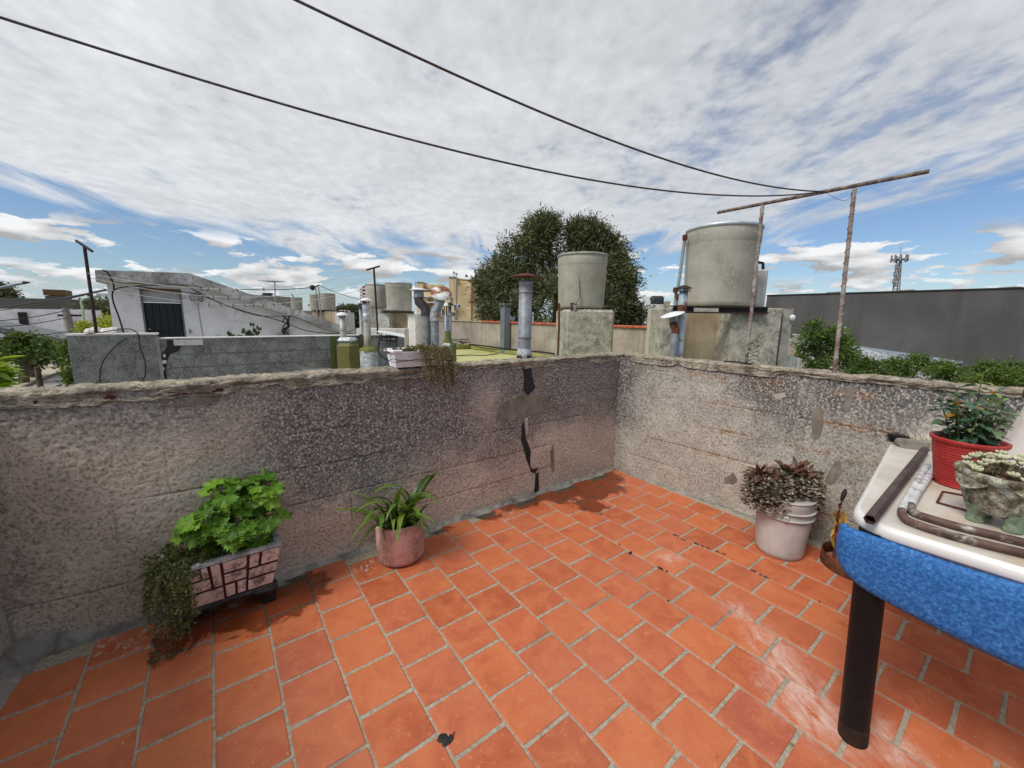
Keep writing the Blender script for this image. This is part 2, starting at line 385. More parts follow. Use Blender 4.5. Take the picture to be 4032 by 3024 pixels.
for c in range(-8, 11):
    stag = 0 if c % 2 == 0 else .5
    for k in range(-4, 17):
        xa, xb = X0+c*PITCH_T, X0+(c+1)*PITCH_T
        yb = Y0-(k+stag)*PY; ya = yb-PY
        cxa, cxb, cya, cyb = max(xa, FX0+.045), min(xb, .03), max(ya, FY0), min(yb, .035)
        if cxb-cxa < .025 or cyb-cya < .025: continue
        if cyb < -3.3 or (cyb < -2.6 and cxb < -2.2): continue
        full = (cxb-cxa > .2 and cyb-cya > .21)
        if full: me = RT.choice(tmesh)
        else:
            key = (round(cxb-cxa, 3), round(cyb-cya, 3))
            if key not in cache: cache[key] = tile_mesh(key[0]-.007, key[1]-.0125, len(cache))
            me = cache[key]
        mt = Matrix.Translation(((cxa+cxb)/2+RT.uniform(-.001, .001), (cya+cyb)/2+RT.uniform(-.0012, .0012), RT.uniform(-.0008, .0008))) @ Matrix.Rotation(RT.uniform(-.006, .006)+(math.pi if full and RT.random() < .5 else 0), 4, 'Z') @ Matrix.Rotation(RT.uniform(-.004, .004), 4, 'X') @ Matrix.Rotation(RT.uniform(-.004, .004), 4, 'Y')
        inst('tile', me, TILE, floor_o, mt)
# mortar fillet running along the foot of wall A and round the left corner
def YA(x): return .055+.085*np.clip((-np.asarray(x, float)-3.1)/.66, 0, 2)**1.5
def XB(y): return .035-.058*np.asarray(y, float)
MORTAR = mat('grey_mortar', [srgb(96,94,90), srgb(134,131,124), srgb(160,156,148)], 12, bump=.6, bscale=110, stain=(srgb(60,56,52), 6, .6))
us = np.linspace(-3.76, .02, 260); prof = np.linspace(0, 1, 7)
w = .022+.032*fbm(us*5, us*0+2, 3)+.05*sst(-us, 3.35, 3.75)+.018*fbm(us*30, us*0, 5); h = .018+.03*fbm(us*4, us*0+7, 4)+.05*sst(-us, 3.4, 3.75)
Pg = np.zeros((260, 7, 3))
for j, t in enumerate(prof):
    Pg[:, j, 0] = us; Pg[:, j, 1] = YA(us)+.01-(w+.01)*(1-t); Pg[:, j, 2] = -.004+h*t**2.0+.004*fbm(us*40, us*0+t*9, 8)*(0 < j < 6)
MB().grid(Pg, True).obj('mortar_fillet', MORTAR, floor_o)
ys = np.linspace(.06, -3.4, 120); Pg = np.zeros((120, 5, 3))
for j, t in enumerate(np.linspace(0, 1, 5)):
    Pg[:, j, 1] = ys; Pg[:, j, 0] = XB(ys)+.01-(.016+.016*fbm(ys*9, ys*0, 12))*(1-t); Pg[:, j, 2] = -.004+(.008+.016*fbm(ys*7, ys*0+3, 9))*t**2
MB().grid(Pg, True).obj('mortar_fillet', MORTAR, floor_o)
ys = np.linspace(.2, -1.3, 90); Pg = np.zeros((90, 6, 3))
for j, t in enumerate(np.linspace(0, 1, 6)):
    Pg[:, j, 1] = ys; Pg[:, j, 0] = -3.775+(.05+.05*fbm(ys*6, ys*0, 13)+.03*sst(ys, -.3, .1))*(1-t); Pg[:, j, 2] = -.004+(.05+.04*fbm(ys*5, ys*0, 14))*t**2
MB().grid(Pg, True, True).obj('mortar_fillet', MORTAR, floor_o)
# drops of tar on the tiles
TAR = mat('black_tar', [srgb(30,30,32), srgb(48,48,50)], 30, rough=.6, spec=.3, bump=.4, bscale=150)
def drop(px, py, rx, ry, rz, seed):
    x, y = fl(px, py); r = random.Random(seed); n = 18; ph = [r.uniform(0, 6.3) for _ in range(3)]
    vs = [(x, y, .0035)]
    for q, zz in ((.8, .0032), (1.0, .0008)):
        for i in range(n):
            t = 2*math.pi*i/n; k = q*(1+.22*math.sin(2*t+ph[0])+.14*math.sin(3*t+ph[1])+.1*math.sin(5*t+ph[2]))
            u, v = rx*k*math.cos(t), ry*k*math.sin(t); vs.append((x+u*math.cos(rz)-v*math.sin(rz), y+u*math.sin(rz)+v*math.cos(rz), zz))
    fs = [(0, 1+i, 1+(i+1) % n) for i in range(n)]+[(1+i, 1+n+i, 1+n+(i+1) % n, 1+(i+1) % n) for i in range(n)]
    MB().add(vs, fs, True).obj('tar_drop', TAR, floor_o)
for i, a in enumerate([(1755,2915,.021,.017,.4), (1778,2905,.011,.009,1.), (1735,2908,.015,.012,.2), (1787,2890,.006,.003,.8), (2482,2178,.016,.012,.3), (2600,2238,.022,.008,-1.35), (2625,2250,.010,.005,-1.3), (2660,2108,.02,.008,-1.4), (2690,2125,.015,.006,-1.4),
        (2740,2140,.016,.007,-1.4), (2765,2150,.013,.006,-1.4), (2788,2158,.011,.005,-1.4), (2825,2172,.013,.006,-1.4), (2850,2182,.012,.006,-1.4), (2966,2248,.014,.007,-1.4), (2995,2263,.009,.004,-1.4), (3015,2272,.012,.006,-1.4), (2630,2365,.005,.004,0), (3226,2370,.006,.004,0), (2440,2145,.005,.004,0)]):
    drop(*a, i)
leafy = MB(); lx, ly = fl(3110,2925)
leafy.lathe([(0, .0), (.004, .002), (.005, .004), (.0, .009)], (lx, ly, .001), 8, Matrix.Rotation(1.4, 4, 'X') @ Matrix.Scale(1.6, 4, (0, 0, 1)))
tag(leafy.obj('fallen_bud', leafmat('bud', [srgb(120,140,60), srgb(140,155,70)])), 'tiny green bud fallen on the red tiles near the black table leg', 'bud')

# ================================================================== PARAPET WALLS
def wall_material(name, pale, mid, dark):
    M = bpy.data.materials.new(name); M.use_nodes = True; T = NT(M.node_tree)
    P = T.n('ShaderNodeNewGeometry').outputs['Position']
    A = lambda n: T.n('ShaderNodeAttribute', attribute_name=n).outputs['Fac']
    grain = T.noise(P, 74, 3, .72); lump = T.noise(P, 26, 5, .6); cl = T.noise(P, 4.2, 5, .62, .5)
    c = T.mix(T.ss(cl, .36, .64), pale, mid)
    dk = T.m('ADD', A('dark'), T.m('MULTIPLY', T.m('SUBTRACT', lump, .5), .9)); dk = T.m('ADD', dk, T.m('MULTIPLY', T.m('SUBTRACT', grain, .5), 1.2))
    c = T.mix(T.m('MULTIPLY', T.ss(dk, .10, 1.0), .92), c, dark)
    c = T.mix(T.m('MULTIPLY', A('ochre'), T.ss(lump, .38, .62)), c, srgb(160,124,84))
    c = T.mix(T.m('MULTIPLY', A('line'), .6), c, srgb(84,72,60))
    # the grains coloured pale on the tips, dark in the hollows
    c = T.mix(T.m('MULTIPLY', T.ss(grain, .52, .63), T.m('ADD', .46, T.m('MULTIPLY', A('dark'), .3))), c, srgb(214,206,198))
    c = T.mix(T.m('MULTIPLY', T.ss(grain, .49, .38), T.m('ADD', .46, T.m('MULTIPLY', A('dark'), .3))), c, srgb(58,52,48))
    b = T.n('ShaderNodeBsdfPrincipled', {'Base Color': c, 'Roughness': .95, 'Specular IOR Level': .12})
    T.set(b, 'Normal', T.n('ShaderNodeBump', {'Strength': .6, 'Distance': .005, 'Height': grain}).outputs[0])
    T.n('ShaderNodeOutputMaterial', {'Surface': b})
    return M
WA = wall_material('roughcast_sooty', srgb(204,193,176), srgb(184,173,157), srgb(101,102,103))
WB = wall_material('roughcast_beige', srgb(190,186,173), srgb(166,162,151), srgb(91,91,90))
def gridobj(name, P, attrs, material, parent, flip=False):
    nu, nv = P.shape[:2]; i, j = np.meshgrid(np.arange(nu-1), np.arange(nv-1), indexing='ij')
    a = (i*nv+j).ravel(); q = np.stack([a, a+nv, a+nv+1, a+1], 1)
    if flip: q = q[:, ::-1]
    me = bpy.data.meshes.new(name); me.vertices.add(nu*nv); me.loops.add(q.size); me.polygons.add(len(q))
    me.vertices.foreach_set('co', (P.reshape(-1, 3)-wloc(parent)).astype(np.float32).ravel())
    me.loops.foreach_set('vertex_index', q.astype(np.int32).ravel())
    me.polygons.foreach_set('loop_start', np.arange(0, q.size, 4, dtype=np.int32)); me.polygons.foreach_set('loop_total', np.full(len(q), 4, np.int32))
    me.polygons.foreach_set('use_smooth', np.ones(len(q), bool)); me.update(calc_edges=True)
    for k, v in attrs.items(): me.attributes.new(k, 'FLOAT', 'POINT').data.foreach_set('value', np.clip(v, 0, 1).astype(np.float32).ravel())
    o = bpy.data.objects.new(name, me); COL.objects.link(o); o.parent = parent; me.materials.append(material); return o
def courses(u, z, seed):                                 # block courses telegraphing through the render
    wob = .012*(fbm(u*3, z*3, seed)-.5)
    k = np.abs(((z+wob+.1) % .2)-.1); vis = sst(fbm(u*1.6, np.floor((z+.1)/.2)*3.1, seed+3, 3), .42, .62)
    ln = sst(k, .006, .001)*vis
    row = np.floor((z)/.2); uu = (u+wob+(row % 2)*.2) % .4; kv = np.abs(uu-.2); visv = sst(fbm(np.floor((u+(row % 2)*.2)/.4)*2.3, row*1.7, seed+6, 2), .56, .66)
    lv = sst(kv, .005, .001)*visv
    och = sst(k, .045, .0)*sst(fbm(u*2.5, z*3, seed+8, 3), .46, .64)
    return np.maximum(ln, lv*.8), och
def rough(u, z, seed):
    return .0048*(fbm(u*85, z*85, seed, 2, .6)-.5)+.0012*(fbm(u*9, z*9, seed+5, 3)-.5)+.010*(fbm(u*1.5, z*1.5, seed+9, 2)-.5)
ZT = 1.085
def zcap(x): return 1.118+.012*(fbm(np.asarray(x)*3, np.asarray(x)*0+4, 21, 4)-.5)*2-.004
wallA = thing('parapet_wall', (-1.85, .13, 0), 'soot stained roughcast parapet behind the brick planter and pink pot', 'wall')
u = np.linspace(.06, -3.80, 640); zz = np.linspace(-.01, 1.09, 190); U, Z = np.meshgrid(u, zz, indexing='ij')
ln, och = courses(U, Z, 3)
Pw = np.stack([U, YA(U)+rough(U, Z, 1)+.004*ln, Z], -1)
n1 = fbm(U*2.2, Z*2.2, 31, 5); n2 = fbm(U*.9, Z*1.3, 37, 3)
dk = sst(Z+.75*(n1-.5)+.25*(n2-.5), .22, .66)*sst(U+.5*(n1-.5), -3.15, -2.55)*.88
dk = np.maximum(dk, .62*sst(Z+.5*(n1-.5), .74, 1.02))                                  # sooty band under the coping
dk = np.maximum(dk, .35*sst(-U+.2*(n1-.5), 3.62, 3.76)*sst(Z, .0, .3))                # streak in the left corner
for cx, cz, rx, rz, am in [(-1.45, .78, .14, .26, .75), (-1.15, .28, .45, .2, .55), (-.75, .42, .14, .12, .5), (-.45, .72, .2, .15, .25), (-1.75, .5, .12, .12, .3)]:
    dk = dk*(1-am*np.exp(-((U-cx)/rx)**2-((Z-cz)/rz)**2+.0)*sst(n1, .3, .6))
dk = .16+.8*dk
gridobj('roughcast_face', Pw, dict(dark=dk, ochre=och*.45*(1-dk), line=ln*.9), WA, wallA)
MB().prism([(-3.98,.30,-3.6),(-3.98,.165,-3.6),(-3.3,.085,-3.6),(.295,.085,-3.6),(.295,.235,-3.6),(-3.3,.235,-3.6)], (0,0,4.67)).obj('wall_body', CONC, wallA)
COPE = mat('mortar_coping', [srgb(122,112,98), srgb(164,153,135), srgb(192,182,163)], 16, bump=1.0, bscale=95, bdist=.014, stain=(srgb(86,78,68), 9, .54), speck=(srgb(200,188,160), 60, .66))
def coping(path, back, name, parent, zt, seed, drop=.0, mt=COPE):
    # path: list of (x, y) of the face line; back: vector from face to rear edge
    n = len(path); sec = 40; P = np.zeros((n, sec, 3)); s = np.r_[0, np.cumsum(np.linalg.norm(np.diff(path, axis=0), axis=1))]
    low = .020+.030*sst(fbm(s*2.2, s*0+seed, seed, 3), .52, .60)+.026*(fbm(s*16, s*0, seed+1, 4, .7)-.3)+drop
    tt = np.linspace(0, 1, sec)
    for j, t in enumerate(tt):
        if t < .4: q = t/.4; off = -.012+.006*math.sin(q*3.1)-.001; z = zt-.012-low*(1-q)     # front face
        elif t < .55: q = (t-.4)/.15; off = -.012+.03*q; z = zt-.012*(1-q)**2
        elif t < .9: q = (t-.55)/.35; off = .018+.13*q; z = zt+.0*q
        else: q = (t-.9)/.1; off = .148+.008*q; z = zt-.06*q
        bump = .020*(fbm(s*40, s*0+t*22, seed+3, 4, .75)-.5)+.016*(fbm(s*7, s*0+t*6, seed+4, 3)-.5)-.012*sst(fbm(s*11, s*0+t*7, seed+6, 3), .58, .66)
        P[:, j, :2] = path+back*(off+bump*(-.8 if t < .5 else 0))[..., None] if np.ndim(off+bump) else path+back*off
        P[:, j, 2] = z+bump*(.9 if t > .35 else .3)
    return gridobj(name, P, {}, mt, parent)
xs = np.linspace(.10, -3.85, 700)
coping(np.stack([xs, YA(xs)], 1), np.array([0, 1.0]), 'coping', wallA, 1.118, 40)
wallB = thing('parapet_wall', (.15, -1.3, 0), 'beige roughcast parapet under the clothesline frame beside the bucket', 'wall')
v = np.linspace(.08, -3.7, 600); V, Z = np.meshgrid(v, zz, indexing='ij'); ln, och = courses(V+.13, Z, 14)
Pw = np.stack([XB(V)+rough(V, Z, 11)+.004*ln, V, Z], -1)
n1 = fbm(V*2.2, Z*2.2, 44, 5)
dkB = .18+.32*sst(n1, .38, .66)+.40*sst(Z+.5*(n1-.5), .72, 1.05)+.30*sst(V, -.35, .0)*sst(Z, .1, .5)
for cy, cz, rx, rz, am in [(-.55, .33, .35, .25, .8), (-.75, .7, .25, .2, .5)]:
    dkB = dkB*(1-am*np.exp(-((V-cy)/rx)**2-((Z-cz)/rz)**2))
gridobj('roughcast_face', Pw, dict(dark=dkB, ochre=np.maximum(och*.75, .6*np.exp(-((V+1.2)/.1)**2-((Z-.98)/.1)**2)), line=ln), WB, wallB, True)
MB().prism([(.055,.08,-3.6),(.285,-3.8,-3.6),(.42,-3.8,-3.6),(.19,.08,-3.6)][::-1], (0,0,4.655)).obj('wall_body', CONC, wallB)
ysb = np.linspace(-.0, -2.26, 420)
coping(np.stack([XB(ysb), ysb], 1), np.array([1.0, 0]), 'coping', wallB, 1.120, 60)
wallC = thing('parapet_wall', (-3.88, -1.5, 0), 'pale rendered wall stub closing the terrace at the left edge', 'wall')
vv = np.linspace(.30, -3.6, 260); zc = np.linspace(-.01, 1.09, 90); V, Z = np.meshgrid(vv, zc, indexing='ij'); ln, och = courses(V+.1, Z, 24)
Pw = np.stack([-3.775+rough(V, Z, 9)-.003*ln, V, Z], -1); n1 = fbm(V*2, Z*2, 51, 4)
gridobj('roughcast_face', Pw, dict(dark=.25*sst(n1, .4, .7)+.6*sst(Z, .7, 1.05), ochre=och*.5, line=ln*.8), WA, wallC)
MB().box((-3.98, -3.7, -3.6), (-3.80, .098, 1.07)).obj('wall_body', CONC, wallC)
yc = np.linspace(-.02, -3.6, 160); coping(np.stack([yc*0-3.775, yc], 1), np.array([-1.0, 0]), 'coping', wallC, 1.114, 75)
# patches on the walls: outlines traced on the wall face, a few millimetres proud
CEM = mat('cement_patch', [srgb(104,97,87), srgb(126,118,107), srgb(146,138,125)], 10, bump=.35, bscale=90, streak=(srgb(104,94,80), .5, 26))
WHT = mat('white_wash_patch', [srgb(160,154,146), srgb(184,178,170)], 20, bump=.4)
OCH = mat('ochre_patch', [srgb(168,140,92), srgb(196,170,120)], 40, bump=.9, bscale=130, bdist=.008)
def patch(pts, wall, material, name, th=.006, seed=0, sub=5, wob=.006, axis='Y', dpt=None):
    q = []
    for p in pts:
        P3 = onY(p[0], p[1], .05) if axis == 'Y' else onX(p[0], p[1], XB(-1.2))
        if axis != 'Y': P3 = onX(p[0], p[1], XB(P3[1]))
        else: P3 = onY(p[0], p[1], float(YA(P3[0])))
        q.append(P3)
    r = random.Random(seed); out = []
    for a, b in zip(q, q[1:]+q[:1]):
        for k in range(sub): t = k/sub; p = a*(1-t)+b*t; out.append(p+np.array([r.uniform(-wob, wob) if axis == 'Y' else 0, r.uniform(-wob, wob) if axis != 'Y' else 0, r.uniform(-wob, wob)]))
    n = len(out); nrm = np.array([0, -1, 0]) if axis == 'Y' else np.array([-1, 0, 0]); c = sum(out)/n
    import mathutils.geometry as mg
    inner = [c+(p-c)*.93+nrm*th*.6 for p in out]; base = [p-nrm*.008 for p in out]; mb = MB()
    mb.add(base+inner, [(i, (i+1) % n, n+(i+1) % n, n+i) for i in range(n)])
    tri = mg.tessellate_polygon([[Vector((p[0]+p[1], p[2], 0)) for p in inner]])
    mb.add(inner, [tuple(t) for t in tri]); return mb.obj(name, material, wall)
patch([(2055,1440),(2090,1440),(2098,1480),(2110,1530),(2075,1562),(2058,1540),(2062,1490)], wallA, TAR, 'tar_patch', .006, 1)
patch([(2058,1650),(2062,1652),(2068,1720),(2090,1780),(2088,1840),(2100,1852),(2120,1846),(2108,1870),(2092,1862),(2072,1810),(2052,1740),(2050,1690)], wallA, TAR, 'tar_patch', .006, 2, 3, .004)
patch([(2110,1862),(2122,1858),(2120,1940),(2112,1958),(2100,1945),(2106,1900)], wallA, TAR, 'tar_patch', .006, 3, 3, .004)
patch([(1945,1660),(1960,1590),(2040,1552),(2130,1545),(2175,1575),(2165,1615),(2090,1635),(2010,1655)], wallA, CEM, 'cement_patch', .007, 4, 5, .008)
patch([(2105,1442),(2140,1440),(2136,1520),(2112,1530)], wallA, CEM, 'cement_patch', .005, 5)
patch([(2062,1650),(2078,1642),(2080,1710),(2070,1715)], wallA, WHT, 'lime_patch', .007, 6, 4, .003)
patch([(2166,1772),(2180,1742),(2182,1850),(2172,1870)], wallA, CEM, 'cement_patch', .004, 7)
patch([(548,1560),(700,1545),(880,1525),(870,1580),(790,1598),(660,1604),(600,1575)], wallA, CEM, 'cement_patch', .006, 8, 6, .008)
patch([(1460,1500),(1600,1478),(1625,1500),(1605,1530),(1530,1515)], wallA, CEM, 'cement_patch', .005, 9)
patch([(2328,1418),(2352,1412),(2350,1425),(2335,1432)], wallA, CEM, 'cement_patch', .005, 10, 3, .003)
patch([(3195,1612),(3230,1595),(3246,1612),(3232,1720),(3205,1745),(3196,1700)], wallB, CEM, 'cement_patch', .005, 11, 5, .004, 'X')
patch([(2848,1880),(2890,1860),(2904,1890),(2890,1908),(2850,1902)], wallB, CEM, 'cement_patch', .005, 12, 4, .003, 'X')
patch([(3285,1815),(3312,1805),(3316,1860),(3295,1905),(3262,1910),(3240,1895)], wallB, CEM, 'cement_patch', .005, 13, 4, .004, 'X')
patch([(3050,1555),(3085,1545),(3098,1560),(3070,1575),(3048,1572)], wallB, WHT, 'lime_patch', .004, 14, 3, .003, 'X')
patch([(3318,1525),(3365,1520),(3350,1620),(3322,1625),(3330,1570)], wallB, CEM, 'cement_patch', .005, 15, 4, .004, 'X')
# thin brick course left bare under the coping at the left
mbr = MB(); RB = mat('old_red_brick', [srgb(70,34,28), srgb(104,48,38)], 20, rough=.9)
for a in np.arange(-3.58, -2.96, .21): mbr = MB(); mbr.bbox((a, float(YA(a))-.006, 1.062), (a+.2, float(YA(a))+.1, 1.082), .003); mbr.obj('brick', RB, wallA)
# ================================================================== PLANT HELPERS
def lobed_leaf(r, seed, lobes=5, teeth=.10, cup=.25):
    R = random.Random(seed); n = 30; vs = [(0, 0, 0)]; rings = []
    for q in (.55, 1.0):
        for i in range(n+1):
            t = -2.62+5.24*i/n; lob = .86+.14*math.cos(t/2.62*math.pi*(lobes-1)/1.0+ (math.pi if lobes % 2 == 0 else 0))
            k = q*r*(lob*(1+teeth*((i % 2)*2-1)*(q > .9))+(R.uniform(-.03, .03)))
            x, y = k*math.cos(t), k*math.sin(t); rr = k/r
            vs.append((x+.25*r, y, cup*r*(rr*rr*.6)+.10*r*math.sin(t*lobes+1)*rr-.18*r*abs(math.sin(t))*rr))
    fs = [(0, 1+i, 2+i) for i in range(n)]+[(1+i, 2+n+i, 3+n+i, 2+i) for i in range(n)]
    return MB().add(vs, fs, True).mesh('leaf')
def blade(L, w, bend, seed, nseg=7, keel=.25):           # strap leaf along +X bending towards -Z
    R = random.Random(seed); vs = []; x = z = 0.0; a = 0.0; st = L/nseg
    for i in range(nseg+1):
        t = i/nseg; ww = w*(.75+.5*math.sin(min(1, t*1.6)*1.57)-.2)*(1-t**3)+.0006
        vs += [(x, -ww/2, z+keel*ww), (x, 0, z), (x, ww/2, z+keel*ww)]
        a += bend/nseg*(.4+1.2*t); x += st*math.cos(a); z -= st*math.sin(a)
    fs = [(i*3+k, i*3+k+1, i*3+k+4, i*3+k+3) for i in range(nseg) for k in (0, 1)]
    return MB().add(vs, fs, True).mesh('leaf')
def oval_leaf(L, w, seed, curl=.25):
    vs = [(0,0,0)]; R = random.Random(seed)
    for t in (.25, .55, .82):
        ww = w*math.sin(t**.8*math.pi)*.5+.001; zz = -curl*L*t*t
        vs += [(t*L, -ww, zz+.25*ww), (t*L, 0, zz), (t*L, ww, zz+.25*ww)]
    vs.append((L, 0, -curl*L))
    fs = [(0,1,2),(0,2,3),(1,4,5,2),(2,5,6,3),(4,7,8,5),(5,8,9,6),(7,10,8),(8,10,9)]
    return MB().add(vs, fs, True).mesh('leaf')
def leafmass(C, D, L, W, seed, bend=.2):
    """many small leaves in one mesh: C centres (n,3), D directions (n,3)"""
    r = np.random.RandomState(seed); n = len(C); D = D/(np.linalg.norm(D, axis=1, keepdims=True)+1e-9)
    rv = r.randn(n, 3); S = np.cross(D, rv); S /= np.linalg.norm(S, axis=1, keepdims=True)+1e-9; N = np.cross(S, D)
    L = np.broadcast_to(L, n)*r.uniform(.7, 1.3, n); W = np.broadcast_to(W, n)*r.uniform(.7, 1.3, n)
    a = C; b = C+D*(L*.5)[:, None]+S*(W*.5)[:, None]+N*(L*bend*.3)[:, None]; c = C+D*L[:, None]-N*(L*bend*.2)[:, None]; d = C+D*(L*.5)[:, None]-S*(W*.5)[:, None]+N*(L*bend*.3)[:, None]
    V = np.stack([a, b, c, d], 1).reshape(-1, 3)
    return V, (np.arange(n)[:, None]*4+np.arange(4)[None])
def massobj(name, V, F, material, parent=None, **tags):
    off = wloc(parent) if parent else np.array([V[:, 0].mean(), V[:, 1].mean(), V[:, 2].min()])
    me = bpy.data.meshes.new(name); me.vertices.add(len(V)); me.loops.add(F.size); me.polygons.add(len(F)); k = F.shape[1]
    me.vertices.foreach_set('co', (V-off).astype(np.float32).ravel()); me.loops.foreach_set('vertex_index', F.astype(np.int32).ravel())
    me.polygons.foreach_set('loop_start', np.arange(0, F.size, k, dtype=np.int32)); me.polygons.foreach_set('loop_total', np.full(len(F), k, np.int32)); me.update(calc_edges=True)
    o = bpy.data.objects.new(name, me); COL.objects.link(o); me.materials.append(material)
    if parent: o.parent = parent
    else: o.location = off
    for a, b in tags.items(): o[a] = b
    return o
def strands(roots, dirs, lens, droop, seed, nseg=14, floor_z=.004, r=.0012, stem=None):
    """hanging stems; returns list of polylines"""
    R = random.Random(seed); out = []
    for p, d, L in zip(roots, dirs, lens):
        p = Vector(p); d = Vector(d).normalized(); pts = [p.copy()]; st = L/nseg
        for i in range(nseg):
            d = (d+Vector((R.uniform(-.09, .09), R.uniform(-.09, .09), -droop*st*10+R.uniform(-.08, .08)))).normalized()
            p = p+d*st
            if p.z < floor_z: p.z = floor_z+R.uniform(0, .006); d.z = 0
            pts.append(p.copy())
        out.append(pts)
    return out

# ================================================================== BRICK-PATTERNED TROUGH WITH GERANIUM
tr = thing('planter_trough', (-3.03, -.09, 0), 'concrete trough with painted brick pattern and black feet, holding the geranium', 'planter')
TRW = mat('trough_black_paint', [srgb(36,34,34), srgb(54,52,52), srgb(86,84,82)], 12, rough=.6, bump=.4, bscale=60, stain=(srgb(120,116,110), 9, .64))
TRB = mat('trough_maroon', [srgb(58,24,30), srgb(84,36,40)], 14, rough=.75)
TRP = mat('trough_pale_paint', [srgb(190,166,154), srgb(216,194,182), srgb(228,212,202)], 9, rough=.8, bump=.6, bscale=70, stain=(srgb(44,38,37), 26, .53))
TRR = mat('trough_rim_grey', [srgb(120,122,122), srgb(168,170,170), srgb(204,206,206)], 16, rough=.85, bump=.9, bscale=70, bdist=.008)
zt, zb = .320, .095
ot = [(-3.265,-.165),(-2.795,-.165),(-2.795,.03),(-3.265,.03)]; ob = [(-3.215,-.135),(-2.845,-.135),(-2.845,.01),(-3.215,.01)]
def inset(poly, d): return [(x+d if x < -3.03 else x-d, y+d if y < -.07 else y-d) for x, y in poly]
it = inset(ot, .026); ib = inset(ob, .03)
mb = MB(); vs = [(x,y,zb) for x,y in ob]+[(x,y,zt-.016) for x,y in ot]
mb.add(vs, [(3,2,1,0)]+[(i,(i+1)%4,4+(i+1)%4,4+i) for i in range(4)]); body = mb.obj('trough_body', TRB, tr)
mb = MB(); vs = [(x,y,zt-.016) for x,y in inset(ot, -.004)]+[(x,y,zt) for x,y in inset(ot, -.002)]+[(x,y,zt) for x,y in it]+[(x,y,zt-.06) for x,y in ib]
n_seg = 4
mb.add(vs, [(k*4+i, k*4+(i+1)%4, (k+1)*4+(i+1)%4, (k+1)*4+i) for k in range(3) for i in range(4)]+[(0,3,2,1)][:0])
mb.obj('rim', TRR, tr)
MB().add([(x,y,zt-.045) for x,y in inset(ot, .02)], [(0,1,2,3)]).obj('soil', SOIL, tr)
mb = MB(); mb.bbox((-3.222,-.142,.075), (-2.838,.018,.1), .008); mb.obj('base_moulding', TRW, tr)
for sx in (-3.19, -2.875):
    for sy in (-.118, -.008):
        mb = MB(); s = 1 if sx > -3 else -1
        prof = [(.052, .085), (.045, .06), (.03, .035), (.024, .018), (.028, .0)]; vs = []
        for r_, z_ in prof:
            for dx, dy in ((-1,-.62),(1,-.62),(1,.62),(-1,.62)): vs.append((sx+dx*r_+s*.012*(1-z_/.085), sy+dy*r_, z_))
        mb.add(vs, [(k*4+i, (k+1)*4+i, (k+1)*4+(i+1)%4, k*4+(i+1)%4) for k in range(4) for i in range(4)]+[(0,1,2,3),(19,18,17,16)], True)
        mb.obj('foot', TRW, tr)
BR = [(.0,.30,.70,1.),(.315,.375,.70,1.),(.39,.475,.40,1.),(.49,.70,.70,1.),(.715,.81,.64,1.),(.825,1.,.64,1.),(.0,.375,.40,.68),(.49,.59,.05,.38),(.49,.70,.42,.67),(.605,.70,.05,.39),(.715,1.,.36,.61),(.715,1.,.04,.33),(.03,.13,.03,.37),(.145,.475,.03,.37)]
def facept(u, v, off): # front face
    xl = ob[0][0]*(1-v)+ot[0][0]*v; xr = ob[1][0]*(1-v)+ot[1][0]*v; y = ob[0][1]*(1-v)+ot[0][1]*v; return (xl+(xr-xl)*u, y-off, zb+(zt-.018-zb)*v)
for q, (u0,u1,v0,v1) in enumerate(BR):
    e = .007; vs = [facept(a,b,-.004) for a,b in ((u0+.004,v0+.01),(u1-.004,v0+.01),(u1-.004,v1-.01),(u0+.004,v1-.01))]+[facept(a,b,.0045) for a,b in ((u0+e,v0+.022),(u1-e,v0+.022),(u1-e,v1-.022),(u0+e,v1-.022))]
    MB().add(vs, [(4,5,6,7),(0,1,5,4),(1,2,6,5),(2,3,7,6),(3,0,4,7)]).obj('brick', TRP, body)
for s in (0, 1):
    for v0, v1 in ((.04,.34),(.38,.66),(.7,.98)):
        f = lambda t, v, off: (((ob[1][0]*(1-v)+ot[1][0]*v)+off) if s else ((ob[0][0]*(1-v)+ot[0][0]*v)-off), ob[0][1]*(1-v)+ot[0][1]*v+t*((ob[2][1]-ob[1][1])*(1-v)+(ot[2][1]-ot[1][1])*v), zb+(zt-.018-zb)*v)
        vs = [f(a,b,-.004) for a,b in ((.04,v0),(.96,v0),(.96,v1),(.04,v1))]+[f(a,b,.004) for a,b in ((.06,v0+.02),(.94,v0+.02),(.94,v1-.02),(.06,v1-.02))]
        MB().add(vs, [(4,5,6,7),(0,1,5,4),(1,2,6,5),(2,3,7,6),(3,0,4,7)]).obj('brick', TRP, body)
GER = leafmat('geranium_leaf', [srgb(62,100,22), srgb(80,122,26), srgb(100,144,32), srgb(122,162,44)], rough=.5, trans=.30, isl=False)
STEM = mat('green_stem', [srgb(84,100,44), srgb(110,122,60)], 20, rough=.6)
ge = thing('geranium_plant', (-2.95, -.07, .275), 'bright green geranium with lobed leaves growing in the brick trough', 'plant')
gl = [lobed_leaf(1.0, s, 5+s % 2, .11, .45) for s in range(4)]
R = random.Random(11); st = MB()
cl = [(onY(885,1960,-.06), .080), (onY(1040,1935,-.05), .072), (onY(800,2055,-.10), .062), (onY(935,2080,-.13), .075), (onY(1055,2045,-.10), .068), (onY(960,1995,-.06), .07), (onY(870,2130,-.09), .05), (onY(1010,2140,-.09), .05), (onY(740,2080,-.09),.03)]
vw = Vector(tuple(-_f))
